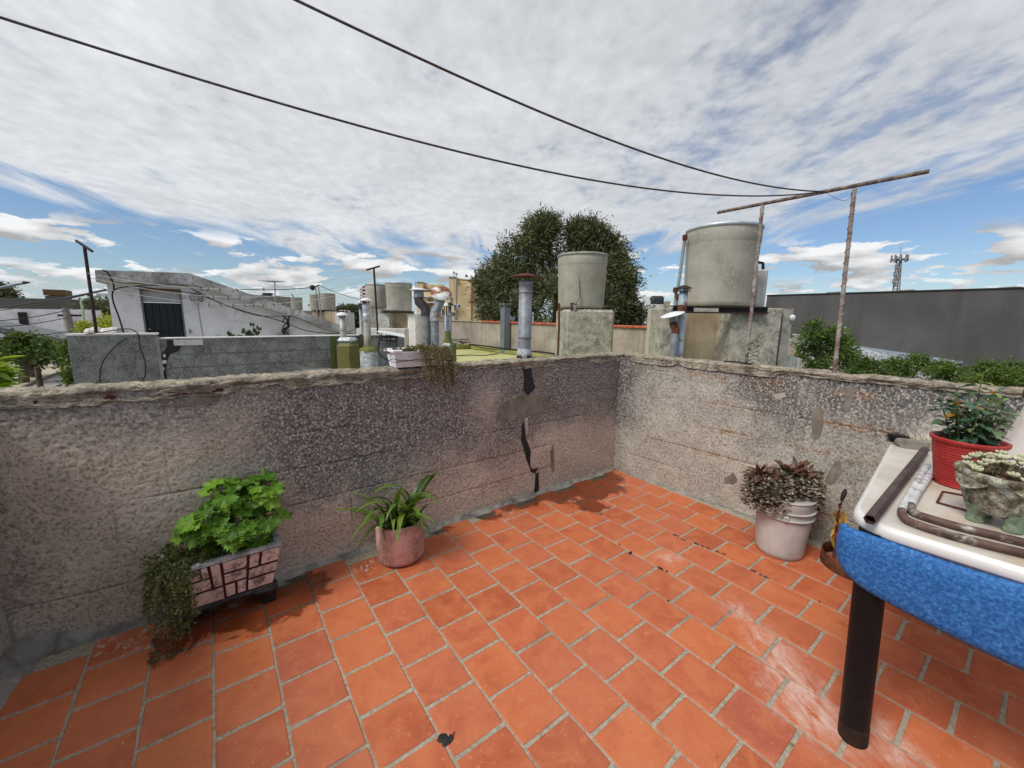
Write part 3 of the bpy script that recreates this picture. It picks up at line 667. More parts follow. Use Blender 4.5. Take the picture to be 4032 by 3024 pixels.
for c, rr in cl:
    base = Vector((c[0]*.6-2.95*.4, -.07, .278)); ctr = Vector(c); st.tube([base, (base+ctr)/2+Vector((0,0,.02)), ctr], [.005, .004, .003], 6)
    for k in range(int(12+rr*130)):
        for _ in range(30):
            d = Vector((R.gauss(0,1), R.gauss(0,1)-.4, R.gauss(0,1)+.35)).normalized()
            if d.z > -.55: break
        p = ctr+Vector((d.x*rr, d.y*rr*.9, d.z*rr*.95))*R.uniform(.75, 1.1)
        nrm = (d*.9+Vector((0, -.35, .75))).normalized(); p.y = min(p.y, .02); p.z = max(p.z, .29)
        out = d-nrm*d.dot(nrm); out = out if out.length > .05 else Vector((1,0,0))
        x = out.normalized(); y = nrm.cross(x).normalized(); s = R.uniform(.030, .046)*(1.15 if rr > .06 else .9)
        Mx = Matrix((x*s, y*s, nrm*s)).transposed().to_4x4(); Mx.translation = p
        inst('leaf', gl[k % 4], GER, ge, Mx)
        st.tube([ctr.lerp(base, .25), ctr.lerp(p, .6), p], [.0018, .0015, .0012], 4, False)
st.obj('stems', STEM, ge)
TRL = leafmat('trailing_leaf', [srgb(70,82,44), srgb(94,104,58), srgb(118,124,72), srgb(104,108,72)], trans=.2, tint=(srgb(124,116,70), 14, .56))
tp = thing('trailing_plant', (-3.22, -.08, .27), 'fine dark green trailing succulent spilling over the left end of the brick trough', 'plant')
R = random.Random(8); roots, dirs, lens = [], [], []
for i in range(44):
    left = R.random() < .75; x = R.uniform(-3.275, -3.225) if left else R.uniform(-3.25,-3.08); y = R.uniform(-.15, .015); roots.append((x, y, .285+R.uniform(0, .03)))
    dirs.append((.0+R.uniform(-.10,.14), R.uniform(-.5,-.15), .4) if left else (R.uniform(-.4,.5), -1, .7)); lens.append((R.uniform(.12,.40) if left else R.uniform(.05,.12))*(1.25 if R.random() < .2 else 1))
for i in range(80):
    x = R.uniform(-3.245, -3.06); y = R.uniform(-.15, .015); roots.append((x, y, .285)); dirs.append((R.uniform(-.6,.5), R.uniform(-.5,.3), 1)); lens.append(R.uniform(.06,.14))
for i in range(14): roots.append((R.uniform(-3.20,-3.15), -.155, .32)); dirs.append((R.uniform(-.15,.15), -.5, .25)); lens.append(R.uniform(.14, .34))
sl = strands(roots, dirs, lens, 1.5, 3)
st = MB(); C, D = [], []; rs = np.random.RandomState(3)
for pts in sl:
    st.tube(pts, .0011, 3, False)
    for i in range(len(pts)-1):
        for k in range(6):
            p = pts[i].lerp(pts[i+1], rs.rand()); C.append(tuple(p)); D.append(rs.randn(3)+np.array([0, -.15, .3]))
C = np.array(C)+rs.randn(len(C), 3)*.003; C[:, 1] = np.minimum(C[:, 1], .045)
st.obj('stems', mat('dry_green_stem', [srgb(92,88,52), srgb(120,112,66)], 20), tp)
V, F = leafmass(C, np.array(D), .013, .008, 4); massobj('foliage', V, F, TRL, tp, kind='stuff')

# ================================================================== PINK POT WITH STRAP-LEAVED PLANT
pc = (-2.178, -.140); ph = .240
POT = mat('pink_weathered_clay', [srgb(150,108,100), srgb(188,140,132), srgb(204,160,152)], 9, rough=.88, bump=.7, bscale=90, stain=(srgb(112,94,82), 6, .52), speck=(srgb(222,196,188), 80, .66))
pp = thing('flower_pot', (*pc, 0), 'weathered pink cylindrical clay pot standing against the sooty wall', 'pot')
jit = lambda th, z: .018*math.sin(2*th+1)+.01*math.sin(5*th)
mb = MB().lathe([(.118,.0),(.120,.004),(.134,.012),(.138,.03),(.139,.12),(.138,ph-.004),(.1355,ph),(.126,ph),(.124,ph-.01),(.122,ph-.06)], (*pc, .004), 40, None, True, lambda th, z: .012*math.sin(2*th+1)+.006*math.sin(7*th))
for i, vtx in enumerate(mb.v):
    th = math.atan2(vtx[1]-pc[1], vtx[0]-pc[0]); zz = vtx[2]
    if zz > ph-.03: mb.v[i] = (vtx[0], vtx[1], zz+.007*math.sin(th+2.2)+.002*math.sin(6*th))
mb.obj('pot_body', POT, pp)
MB().lathe([(0.001,ph-.05),(.123,ph-.052)], (*pc, 0), 24).obj('soil', SOIL, pp)
sp = thing('strap_leaf_plant', (*pc, ph-.05), 'strap leaved green plant with arching blades in the pink pot', 'plant')
STR = leafmat('strap_leaf', [srgb(56,82,34), srgb(76,106,42), srgb(98,128,52), srgb(120,146,62)], rough=.35, trans=.25, isl=False)
R = random.Random(21)
bl = [blade(1.0, .095, b, s, 9) for s, b in enumerate((1.0, 1.7, 2.3, .5, 2.0, 2.8))]
for k, (ox, oy, n_, sc, zz) in enumerate([(-.045,-.02,10,1.,0), (.05,.0,10,1.1,.035), (.0,.05,7,1.0,.02), (.07,-.05,6,.7,0), (-.02,-.07,6,.75,0), (-.08,.03,6,.9,.0)]):
    for i in range(n_):
        az = 2*math.pi*i/n_+R.uniform(-.4, .4); el = R.uniform(.75, 1.4); L = R.uniform(.26, .40)*sc
        M_ = frame((math.cos(az)*math.cos(el), math.sin(az)*math.cos(el), math.sin(el)), roll=0)
        p = Vector((pc[0]+ox+.008*math.cos(az), pc[1]+oy+.008*math.sin(az), ph-.045+zz+R.uniform(0, .03)))
        if p.y+math.sin(az)*L*.55 > .04: az = -az; M_ = frame((math.cos(az)*math.cos(el), math.sin(az)*math.cos(el), math.sin(el)), roll=0)
        inst('leaf', R.choice(bl), STR, sp, Matrix.Translation(p) @ M_ @ Matrix.Scale(L, 4))
b0 = onY(1575,2075,-.12); lm = blade(1.0, .05, 2.1, 77, 12)
p0 = Vector((pc[0]+.05, pc[1]+.01, ph-.02)); inst('leaf', lm, STR, sp, Matrix.Translation(p0) @ frame((.10, -.1, 1.0)) @ Matrix.Scale(.42, 4))
inst('leaf', bl[2], STR, sp, Matrix.Translation(Vector((pc[0]-.06, pc[1]-.03, ph))) @ frame((-1.0, -.35, .75)) @ Matrix.Scale(.30, 4))
MB().tube([(pc[0]+.05,pc[1],ph-.06),(pc[0]+.052,pc[1]+.004,ph-.0)], .009, 6).obj('stem', STEM, sp); MB().tube([(pc[0]-.045,pc[1]-.02,ph-.06),(pc[0]-.043,pc[1]-.02,ph-.01)], .009, 6).obj('stem', STEM, sp)
rs = np.random.RandomState(5); C = np.stack([pc[0]+rs.uniform(-.1,.1,500), pc[1]+rs.uniform(-.1,.1,500), np.full(500, ph-.048)], 1); C[:, 2] += rs.rand(500)**2*.11
V, F = leafmass(C, rs.randn(500,3)+[0,0,.5], .014, .008, 2); massobj('undergrowth', V, F, TRL, sp, kind='stuff')

# ================================================================== BUCKET WITH DRIED ROSETTES
bc = (-.206, -1.460); BK = mat('dusty_white_plastic', [srgb(152,150,146), srgb(180,178,174), srgb(206,204,198)], 3.6, rough=.6, spec=.3, stain=(srgb(196,180,160), 7, .57), speck=(srgb(216,210,200), 70, .70), bump=.1)
bk = thing('bucket', (*bc, 0), 'dirty white plastic bucket holding dried brown rosettes', 'bucket')
KB = 1.07
MB().lathe([(r_*KB, z_*1.02) for r_, z_ in [(.112,.0),(.119,.006),(.123,.03),(.1375,.255),(.1375,.262),(.1375,.297),(.1375,.302),(.1400,.305),(.1400,.345),(.143,.368),(.141,.372),(.137,.370),(.134,.34),(.128,.2)]], (*bc, 0), 48).obj('bucket_body', BK, bk)
for z_, r_ in ((.262,.149),(.305,.1505)):
    MB().lathe([(a*KB, b*1.02) for a, b in [(.136,z_-.003),(r_,z_-.003),(r_+.001,z_),(r_,z_+.003),(.136,z_+.003)]], (*bc, 0), 48).obj('ring', BK, bk)
MB().lathe([(a*KB, b*1.02) for a, b in [(.138,.366),(.1455,.366),(.147,.370),(.1455,.375),(.138,.375)]], (*bc, 0), 48).obj('ring', BK, bk)
for a in (math.atan2(CAM[1]-bc[1], CAM[0]-bc[0])+.10, math.atan2(CAM[1]-bc[1], CAM[0]-bc[0])+math.pi):
    cx, cy = bc[0]+.157*math.cos(a), bc[1]+.157*math.sin(a)
    MB().bbox((cx-.012,cy-.014,.266), (cx+.012,cy+.014,.300), .004, a).obj('handle_lug', BK, bk)
    MB().lathe([(.006,0),(.006,.012),(.0001,.012)], (cx,cy,.284), 10, Matrix.Rotation(a, 4, 'Z') @ Matrix.Rotation(math.pi/2, 4, 'Y')).obj('handle_pin', BK, bk)
MB().lathe([(.001,.335),(.137,.333)], (*bc, 0), 32).obj('soil', SOIL, bk)
ds = thing('dried_rosette_plant', (*bc, .33), 'clump of dried brown rosettes over grey dead leaf scales in the white bucket', 'plant')
SCL = leafmat('dead_scale', [srgb(96,88,78), srgb(134,126,114), srgb(166,157,143), srgb(186,176,156)], rough=.8, trans=.1, tint=(srgb(188,160,116), 26, .58))
ROS = leafmat('brown_rosette_leaf', [srgb(62,44,36), srgb(88,62,48), srgb(112,80,60), srgb(98,68,56)], rough=.5, trans=.1, isl=False)
ca = Vector((CAM[0]-bc[0], CAM[1]-bc[1], 0)).normalized(); rt = Vector((_r[0], _r[1], 0)).normalized()
rs = np.random.RandomState(9); C, D, colz = [], [], []
cols_ = [(a*1.15, b, .515+.35*(z-.47), r*1.06) for a, b, z, r in [(-.16,.01,.50,.06),(-.125,.05,.475,.066),(-.055,.075,.46,.072),(.02,.03,.505,.07),(.105,-.01,.51,.072),(.08,.06,.455,.06),(-.03,-.06,.50,.06),(.05,-.08,.50,.06),(-.10,-.07,.48,.055),(.135,.03,.46,.045)]]
core = MB()
for a, b, zt_, r_ in cols_:
    c = Vector((bc[0], bc[1], 0))+rt*a+ca*b; z0_ = .30 if abs(a) > .08 or b > .07 else .33
    core.lathe([(r_*.45,z0_+.03),(r_*.8,z0_+.08),(r_*.85,zt_-.05),(r_*.5,zt_-.02),(.001,zt_-.015)], (c.x, c.y, 0), 12)
    for k in range(420):
        th = rs.rand()*6.283; t = rs.rand(); rr = r_*(.62+.42*math.sin(math.pi*min(1, .18+t*.8)))*(.88+.2*rs.rand()); z_ = z0_+(zt_-z0_)*t
        C.append((c.x+rr*math.cos(th), c.y+rr*math.sin(th), z_)); D.append((math.cos(th)*.9+rs.randn()*.35, math.sin(th)*.9+rs.randn()*.35, .25*rs.randn()+.15))
core.obj('core', mat('dead_core', [srgb(48,42,36), srgb(78,70,60)], 50), ds)
V, F = leafmass(np.array(C), np.array(D), .026, .015, 7, .5); massobj('dead_scales', V, F, SCL, ds, kind='stuff')
rl = [oval_leaf(1.0, .34, s, c) for s, c in enumerate((.15, -.2, .35))]
R = random.Random(3)
for (a, b, zt_, r_) in cols_[:8]:
    c = Vector((bc[0], bc[1], 0))+rt*a+ca*b; n_ = 12
    for k in range(n_):
        az = 6.283*k/n_+R.uniform(-.3,.3); el = R.uniform(.05, .8); d = Vector((math.cos(az)*math.cos(el), math.sin(az)*math.cos(el), math.sin(el)))
        inst('leaf', R.choice(rl), ROS, ds, Matrix.Translation(c+Vector((0,0,zt_-.012))+d*.01) @ frame(d, roll=R.uniform(-.5,.5)) @ Matrix.Scale(R.uniform(.06, .098), 4))

# ================================================================== TABLE AND WHAT LIES ON IT
TZ = .82
def rounded(poly, r, n=8, bow=0.0):
    out = []; N = len(poly)
    for i in range(N):
        p0, p1, p2 = (Vector((*poly[(i+k) % N], 0)) for k in (-1, 0, 1))
        a = (p0-p1).normalized(); b = (p2-p1).normalized(); s = p1+a*r; e = p1+b*r
        for k in range(n+1):
            t = k/n; out.append(tuple(((1-t)**2*s+2*t*(1-t)*p1+t*t*e))[:2])
    return out
tabc = (-.70, -2.37)
tb = thing('table', (*tabc, 0), 'white plastic table with rounded corners on a thick black leg', 'table')
PLA = mat('white_plastic_dirty', [srgb(188,180,168), srgb(204,197,186), srgb(216,210,200)], 4, rough=.42, spec=.45, stain=(srgb(186,164,128), 3.2, .56), rvar=.3)
PLE = mat('white_plastic', [srgb(214,212,208), srgb(226,224,221)], 6, rough=.38, spec=.45)
tp_ = rounded([(-1.385,-1.995),(-.075,-1.868),(-.03,-2.78),(-1.335,-2.88)], .13)
def ring(inset_, z): return [(tabc[0]+(x-tabc[0])*(1-inset_/.6), tabc[1]+(y-tabc[1])*(1-inset_/.45), z) for x, y in tp_]
n = len(tp_); RR = [ring(.03,TZ-.040), ring(.006,TZ-.040), ring(0,TZ-.032), ring(.002,TZ-.012), ring(.008,TZ-.003), ring(.016,TZ)]
mb = MB(); mb.add(sum(RR, []), [(k*n+i, k*n+(i+1)%n, (k+1)*n+(i+1)%n, (k+1)*n+i) for k in range(len(RR)-1) for i in range(n)], True)
# underside of the top
mb.add(ring(.03,TZ-.03), [tuple(range(n))]); mb.obj('table_edge', PLE, tb)
mb = MB(); rr_ = [ring(.016,TZ), ring(.045,TZ+.001), ring(.055,TZ-.0015), ring(.10,TZ-.0018)]
mb.add(sum(rr_, []), [(k*n+i, k*n+(i+1)%n, (k+1)*n+(i+1)%n, (k+1)*n+i) for k in range(3) for i in range(n)], True); mb.add(rr_[-1], [tuple(range(n))]); mb.obj('tabletop', PLA, tb)
LEG = mat('black_pipe', [srgb(16,16,18), srgb(25,25,27)], 8, rough=.5, spec=.2, stain=(srgb(58,50,44), 7, .66))
for lx, ly, lz in ((-1.298,-2.088,0),(-1.25,-2.77,0),(-.19,-1.99,0),(-.14,-2.68,0)):
    leg = MB().tube([(lx,ly,0),(lx-.0+(-.04 if lx < -1.28 else 0),ly+(.03 if lx < -1.28 else 0),TZ-.03)], .0410, 32).obj('leg', LEG, tb)
    k_ = -.04 if lx < -1.28 else 0; MB().tube([(lx,ly,.001),(lx+k_*.085,ly-k_*.07,.07)], .0416, 32, False).obj('rust_band', mat('rusty_black', [srgb(30,26,24), srgb(58,42,32)], 18, rough=.8), leg)
# blue foam sheet hung round the near edge, under the tabletop
FOAM = mat('blue_foam', [srgb(34,82,142), srgb(46,102,166), srgb(66,124,184)], 105, detail=3, rough=.6, spec=.25, lo=.35, hi=.65, bump=.5, bscale=120, bdist=.004, speck=(srgb(110,160,225), 110, .68))
path = []
for k in range(9):
    t = k/8*math.pi/2; path.append((-1.345-.045*math.sin(t), -2.017+.045*math.cos(t)))
for y in np.linspace(-2.05, -3.0, 30): path.append((-1.39-.012*math.sin((y+2.05)*3.2), y))
path = np.array(path); dn = np.gradient(path, axis=0); dn /= np.linalg.norm(dn, axis=1, keepdims=True); nr = np.stack([dn[:,1], -dn[:,0]], 1)*1.0
sg = np.cumsum(np.r_[0, np.linalg.norm(np.diff(path, axis=0), axis=1)]); s0 = sg[4]
cen = np.array([-.8,-2.4]); nr = np.where(((path-cen)*nr).sum(1, keepdims=True) > 0, nr, -nr)
sec = []; zb_ = .592-.045*sst(sg-s0, 0, .5)+.10*sst(s0+.12-sg, 0, .2)**1.4
for i in range(len(path)):
    rowp = []; zb1 = zb_[i]; ztp = .772
    prof_ = [(-.024,ztp),(-.012,ztp+.009),(0,ztp),(.002,ztp-.05),(.003,(ztp+zb1)/2),(.003,zb1+.03),(.0,zb1+.012),(-.008,zb1+.002),(-.016,zb1+.002),(-.022,zb1+.010),(-.024,zb1+.03),(-.024,zb1+.06),(-.024,(ztp+zb1)/2)]
    for o_, z_ in prof_: rowp.append((path[i,0]+nr[i,0]*o_, path[i,1]+nr[i,1]*o_, z_+.003*math.sin(sg[i]*17)))
    sec.append(rowp+[rowp[0]])
mb = MB().grid(np.array(sec), True); k = len(sec[0])
mb.add(sec[0][:-1], [tuple(range(k-1))]); mb.add(sec[-1][:-1], [tuple(range(k-2, -1, -1))])
tag(mb.obj('foam_sheet', FOAM), 'speckled blue foam sheet wrapped below the edge of the white table', 'foam sheet')
# brown iron tube lying across the corner of the table
zt_ = TZ+.002
def tabpt(px, py, dz): return Vector(onZ(px, py, TZ+dz))
a = tabpt(3425,2046,.018); b = tabpt(3642,1770,.018)
BRN = mat('brown_painted_tube', [srgb(52,38,36), srgb(74,56,52), srgb(92,74,70)], 14, rough=.55, spec=.4)
mb = MB(); d = (b-a).normalized(); mb.tube([a, b], .0165, 6, False, False); mb.tube([b, a], .0135, 6, False, False)
for e, s in ((a, 1), (b, -1)):
    up = Vector((0,0,1)); sd_ = d.cross(up).normalized(); u2 = sd_.cross(d)
    # annular ends
    o1 = []; o2 = []
    aa = d.cross(up).normalized(); bb = d.cross(aa)
    for k in range(6):
        th = 2*math.pi*k/6; o1.append(e+(aa*math.cos(th)+bb*math.sin(th))*.0165); o2.append(e+(aa*math.cos(th)+bb*math.sin(th))*.0135)
    mb.add(o1+o2, [(k, (k+1)%6, 6+(k+1)%6, 6+k) for k in range(6)])
tag(mb.obj('iron_tube', BRN), 'straight brown iron tube poking over the corner of the white table', 'tube')
def smoothpath(pts, n=10):
    P_ = [np.array(p, float) for p in pts]; out = []
    P_ = [2*P_[0]-P_[1]]+P_+[2*P_[-1]-P_[-2]]
    for i in range(1, len(P_)-2):
        for k in range(n):
            t = k/n; p0,p1,p2,p3 = P_[i-1:i+3]
            out.append(.5*((2*p1)+(-p0+p2)*t+(2*p0-5*p1+4*p2-p3)*t*t+(-p0+3*p1-3*p2+p3)*t**3))
    out.append(P_[-2]); return out
PEEL = mat('peeling_white_paint', [srgb(176,176,178), srgb(204,204,204), srgb(222,220,216)], 16, rough=.6, stain=(srgb(84,62,52), 13, .58))
PEELB = mat('peeling_brown_paint', [srgb(66,48,42), srgb(88,66,58), srgb(104,82,72)], 16, rough=.6, stain=(srgb(214,208,198), 14, .58))
ch = thing('bent_tube_frame', tabpt(3700,2060,.0), 'two bent metal tubes with peeling white and brown paint lying on the white table', 'tube frame')
for pts, nm in (([(3652,1832),(3600,1918),(3556,1998),(3556,2030),(3590,2056),(3714,2098),(3870,2140),(4060,2185),(4200,2215)], 0), ([(3672,1856),(3628,1920),(3592,1980),(3590,2004),(3616,2026),(3762,2070),(3900,2103),(4060,2142),(4200,2170)], 1)):
    q = [tabpt(x, y, .0125) for x, y in pts]; sm = smoothpath(q, 8); k = 18
    MB().tube(sm[:k+1], .0115, 10).obj('tube_arm', PEEL, ch); MB().tube(sm[k:], .0115, 10).obj('tube_arm', PEELB if nm == 0 else PEELB, ch)
# small wire square under the red pot
wq = [tabpt(x, y, .003) for x, y in ((3690,1978),(3712,1935),(3860,1962),(3850,2022))]
wm = MB(); [wm.tube([wq[k], wq[(k+1) % 4]], .0035, 6) for k in range(4)]; tag(wm.obj('wire_square', RUST), 'small rusty wire square lying under the red pot', 'wire frame')
# red ribbed pot with bushy plant
rp = tabpt(3775,1912,0); rpc = (rp.x+.01, rp.y)
RED = mat('red_plastic', [srgb(146,36,34), srgb(166,46,42), srgb(180,60,54)], 9, rough=.5, spec=.4, speck=(srgb(206,150,140), 90, .70))
rd = thing('ribbed_pot', (rpc[0], rpc[1], TZ), 'red ribbed pot with a bushy green plant on the white table', 'pot')
pr = []; H = .185
for k in range(0, 61):
    t = k/60; r_ = .070+.030*t; pr.append((r_+.0016*math.sin(t*2*math.pi*17)*(t < .93)+(.006 if t > .93 else 0), H*t))
pr = [(.066, 0)]+pr+[(.099,H+.002),(.094,H),(.090,H-.03)]
MB().lathe(pr, (rpc[0], rpc[1], TZ+.002), 40).obj('pot_body', RED, rd); MB().lathe([(.001,TZ+H-.018),(.092,TZ+H-.02)], (*rpc, 0), 20).obj('soil', SOIL, rd)
bp = thing('bushy_plant', (rpc[0], rpc[1], TZ+H-.02), 'bushy blue green plant with a pale tip growing in the red ribbed pot', 'plant')
BSH = leafmat('bushy_leaf', [srgb(46,72,56), srgb(64,92,72), srgb(86,116,92), srgb(70,98,62), srgb(112,136,92)], rough=.45, trans=.2, isl=False)
BSL = leafmat('pale_leaf', [srgb(120,150,70), srgb(146,172,92)], trans=.3, isl=False); BSD = leafmat('dry_leaf', [srgb(170,120,50), srgb(190,146,74)], isl=False)
ol = [oval_leaf(1.0, .62, s, c) for s, c in enumerate((.2, .4, .1))]; olp = [m_.copy() for m_ in ol]; old = [m_.copy() for m_ in ol]
R = random.Random(31); st = MB()
for k in range(13):
    az = k*2.4; rr = .012+.075*(k > 0)*R.uniform(.4,1); h_ = .28 if k == 0 else R.uniform(.11, .23)
    base = Vector((rpc[0]+.5*rr*math.cos(az), rpc[1]+.5*rr*math.sin(az), TZ+H-.02)); top = Vector((rpc[0]+rr*1.15*math.cos(az), rpc[1]+rr*1.15*math.sin(az), TZ+H-.02+h_))
    st.tube([base, base.lerp(top,.5)+Vector((0,0,.01)), top], [.003,.0025,.0015], 5)
    nl = 24 if k == 0 else 19
    for i in range(nl):
        t = .05+.95*i/nl; p = base.lerp(top, t); a2 = i*2.4+k; el = R.uniform(-.35,.45) if t < .9 else R.uniform(.5,1.2)
        d = Vector((math.cos(a2)*math.cos(el), math.sin(a2)*math.cos(el), math.sin(el))); s = R.uniform(.032,.052)*(1.0 if t < .88 else .6)
        u_ = R.random(); tipm = t > .84 and k in (0, 2, 5)
        me, mt_ = (R.choice(olp), BSL) if tipm else ((R.choice(old), BSD) if u_ < .04 else (R.choice(ol), BSH))
        inst('leaf', me, mt_, bp, Matrix.Translation(p+d*.006) @ frame(d, roll=R.uniform(-.5,.5)) @ Matrix.Scale(s, 4))
st.obj('stems', STEM, bp)
# footed concrete pot with pale succulent
fc = tabpt(3912,2068,0); fx, fy = fc.x+.03, fc.y-.005
OLD = mat('flaking_concrete', [srgb(84,74,56), srgb(136,124,100), srgb(196,188,168)], 38, rough=.9, bump=1.0, bscale=110, bdist=.012, lo=.36, hi=.62, stain=(srgb(196,208,196), 24, .57))
fp = thing('footed_pot', (fx, fy, TZ), 'flaking scalloped concrete pot on four stubby feet at the right edge', 'pot')
def scal(th, z): return .05*math.cos(4*th)*(1 if z > .1 else .5)+.02*math.sin(9*th+z*40)
MB().lathe([(a*1.14, b*.84) for a, b in [(.052,.042),(.066,.055),(.075,.10),(.082,.14),(.085,.165),(.094,.172),(.097,.185),(.096,.198),(.090,.202),(.080,.200),(.076,.185),(.070,.16)]], (fx,fy,TZ), 40, None, True, lambda th,z: .05*math.cos(4*th+.8)+.015*math.sin(13*th+z*70)).obj('pot_body', OLD, fp)
for k in range(4):
    a_ = k*math.pi/2+.75; sc_ = []
    for i in range(9):
        t = i/8; th = a_+(t-.5)*1.25; r_ = .102; sc_.append((fx+r_*math.cos(th), fy+r_*math.sin(th), TZ+.142-.030*math.sin(math.pi*t)))
    top_ = [(p[0], p[1], TZ+.144) for p in sc_[::-1]]; c_ = np.array([math.cos(a_)*.008, math.sin(a_)*.008, 0])
    MB().prism([np.array(p)-c_ for p in sc_+top_], c_*2).obj('scallop', OLD, fp)
GRN = mat('green_flaked_foot', [srgb(92,84,64), srgb(118,132,108), srgb(146,160,136)], 42, rough=.9, bump=.8, bscale=80)
for k in range(4):
    a_ = k*math.pi/2+.62; x_, y_ = fx+.054*math.cos(a_), fy+.054*math.sin(a_)
    MB().lathe([(.020,0),(.023,.006),(.020,.02),(.026,.04),(.032,.055)], (x_,y_,TZ), 12, None, True, lambda th,z: .06*math.sin(3*th)).obj('foot', GRN, fp)
MB().lathe([(.001,TZ+.152),(.084,TZ+.15)], (fx,fy,0), 20).obj('soil', SOIL, fp)
su = thing('succulent_plant', (fx, fy, TZ+.15), 'pale plump succulent filling the footed concrete pot', 'plant')
SUC = mat('pale_succulent', [srgb(158,158,126), srgb(186,184,152), srgb(204,200,174)], 30, rough=.55, spec=.3)
R = random.Random(6); bead = MB().lathe([(.0,-1),(.6,-.75),(.95,-.1),(.8,.6),(.35,.95),(0,1)], (0,0,0), 7).mesh('leaf')
for k in range(46):
    a_ = R.uniform(0,6.28); r_ = .098*math.sqrt(R.random()); c = Vector((fx+r_*math.cos(a_), fy+r_*math.sin(a_), TZ+.157+.045*(1-(r_/.105)**2)+R.uniform(0,.02)))
    for i in range(5):
        th = i*1.256+R.uniform(0,.6); d = Vector((math.cos(th), math.sin(th), .5)).normalized()
        inst('leaf', bead, SUC, su, Matrix.Translation(c+d*.008) @ Matrix.Rotation(math.atan2(d.y,d.x), 4, 'Z') @ Matrix.Rotation(.8, 4, 'Y') @ Matrix.Diagonal((.0052,.0058,.009,1)))
rs = np.random.RandomState(2); C = np.stack([fx+rs.uniform(-.07,.07,300), fy+rs.uniform(-.07,.07,300), TZ+.157+rs.rand(300)*.03], 1)
V, F = leafmass(C, rs.randn(300,3)+[0,0,.4], .012, .006, 5); massobj('dry_litter', V, F, mat('succulent_litter', [srgb(110,88,64), srgb(140,118,88)], 40), su, kind='stuff')
# brush head lying at the back of the table
b0 = tabpt(3530,1742,.02); b1 = tabpt(3700,1760,.02); dr = (b1-b0).normalized(); bk_ = Vector((-dr.y, dr.x, 0)); bk_ = bk_ if bk_.x > 0 else -bk_
WOOD = mat('grey_weathered_wood', [srgb(120,112,104), srgb(150,142,132), srgb(170,162,152)], 5, rough=.8, streak=(srgb(90,84,78), .6, 40))
br = thing('brush_head', (b0+b1)/2-Vector((0,0,.02)), 'grey wooden brush head with black and cream bristles at the back of the table', 'brush')
outl = []; Lb = .26
for k in range(9): t = -math.pi/2+math.pi*k/8; outl.append((-.02*math.cos(t), .02*math.sin(t)))
outl = [(x_+.02, y_) for x_, y_ in outl]+[(Lb, .02), (Lb, -.02)]
def bp_(u_, v_, w_): return b0+dr*u_+bk_*w_+Vector((0,0,v_))
vs = [bp_(u_, v_, -.02) for u_, v_ in outl]; mb = MB().prism([np.array(p) for p in vs], np.array(bk_*.045)); mb.obj('handle_block', WOOD, br)
C, D, cc = [], [], []; rs = np.random.RandomState(4)
for nm, u0, u1, cols2, dd in (('black_bristles', .0, .075, [srgb(18,18,20), srgb(34,34,36)], (-.5, .35)), ('cream_bristles', .06, .25, [srgb(180,172,150), srgb(214,206,186)], (0, .55))):
    n_ = 700; uu = rs.uniform(u0, u1, n_); vv_ = rs.uniform(-.014, .016, n_)
    C = np.array([bp_(a_, b_, .024) for a_, b_ in zip(uu, vv_)]); D = np.array(bk_)[None]*1.0+rs.randn(n_,3)*.22+np.array([0,0,dd[1]])+np.array(dr)[None]*dd[0]
    V, F = leafmass(C, D, .052, .0022, 3, 0); massobj(nm, V, F, mat(nm, cols2, 60), br, kind='stuff')
# pale container at the right edge of the picture
pcn = tabpt(4075,1850,0)
TRN = mat('milky_plastic', [srgb(196,186,180), srgb(214,206,200)], 5, rough=.4, spec=.4, stain=(srgb(180,168,158), 6, .6))
jg = thing('plastic_funnel_jug', (pcn.x+.05, pcn.y, TZ), 'milky plastic cone shaped container cut by the right edge of the picture', 'container')
MB().lathe([(.118,0),(.122,.006),(.118,.03),(.10,.12),(.078,.22),(.062,.30),(.056,.34),(.05,.345)], (pcn.x+.05, pcn.y, TZ+.001), 32).obj('container_body', TRN, jg)
MB().lathe([(.058,.338),(.062,.345),(.062,.36),(.054,.362),(.001,.362)], (pcn.x+.05, pcn.y, TZ), 24).obj('cap', TRN, jg)

# ================================================================== RUSTY STAND AND YELLOW PLASTIC BETWEEN BUCKET AND TABLE
rc = (-.045, -1.81); rr_ = .172
rst = thing('rusty_stand', (*rc, 0), 'rusty iron hoop stand with a twisted upright behind the table corner', 'stand')
n = 40; P_ = np.zeros((n+1, 6, 3))
for i in range(n+1):
    th = 2*math.pi*i/n
    for j, (o_, z_) in enumerate(((0,.006),(0,.075),(-.004,.078),(-.006,.075),(-.006,.006),(0,.006))): P_[i,j] = (rc[0]+(rr_+o_)*math.cos(th), rc[1]+(rr_+o_)*math.sin(th), z_)
MB().grid(P_, True).obj('hoop', RUST, rst)
bx_, by_ = onZ(3282,2232,.01)[:2]; pb = np.array([bx_, by_, .0]); D_ = depth(pb)
up_pts = [onD(x_, y_, D_) for x_, y_ in ((3282,2222),(3286,2180),(3290,2120),(3296,2060),(3302,2015),(3308,1990),(3312,1975))]
mb = MB()
for i in range(len(up_pts)-1):
    for k in range(4):
        t = k/4; p = up_pts[i]*(1-t)+up_pts[i+1]*t; th = (i*4+k)*.55; w_ = .009
        dx = np.array([math.cos(th)*w_, math.sin(th)*w_, 0]); nrm = np.array([-math.sin(th)*.002, math.cos(th)*.002, 0]); mb.v += [tuple(p-dx-nrm), tuple(p+dx-nrm), tuple(p+dx+nrm), tuple(p-dx+nrm)]
m_ = len(mb.v)//4
for i in range(m_-1):
    for k in range(4): mb.f.append((i*4+k, i*4+(k+1)%4, (i+1)*4+(k+1)%4, (i+1)*4+k)); mb.sm.append(False)
mb.obj('twisted_bar', RUST, rst)
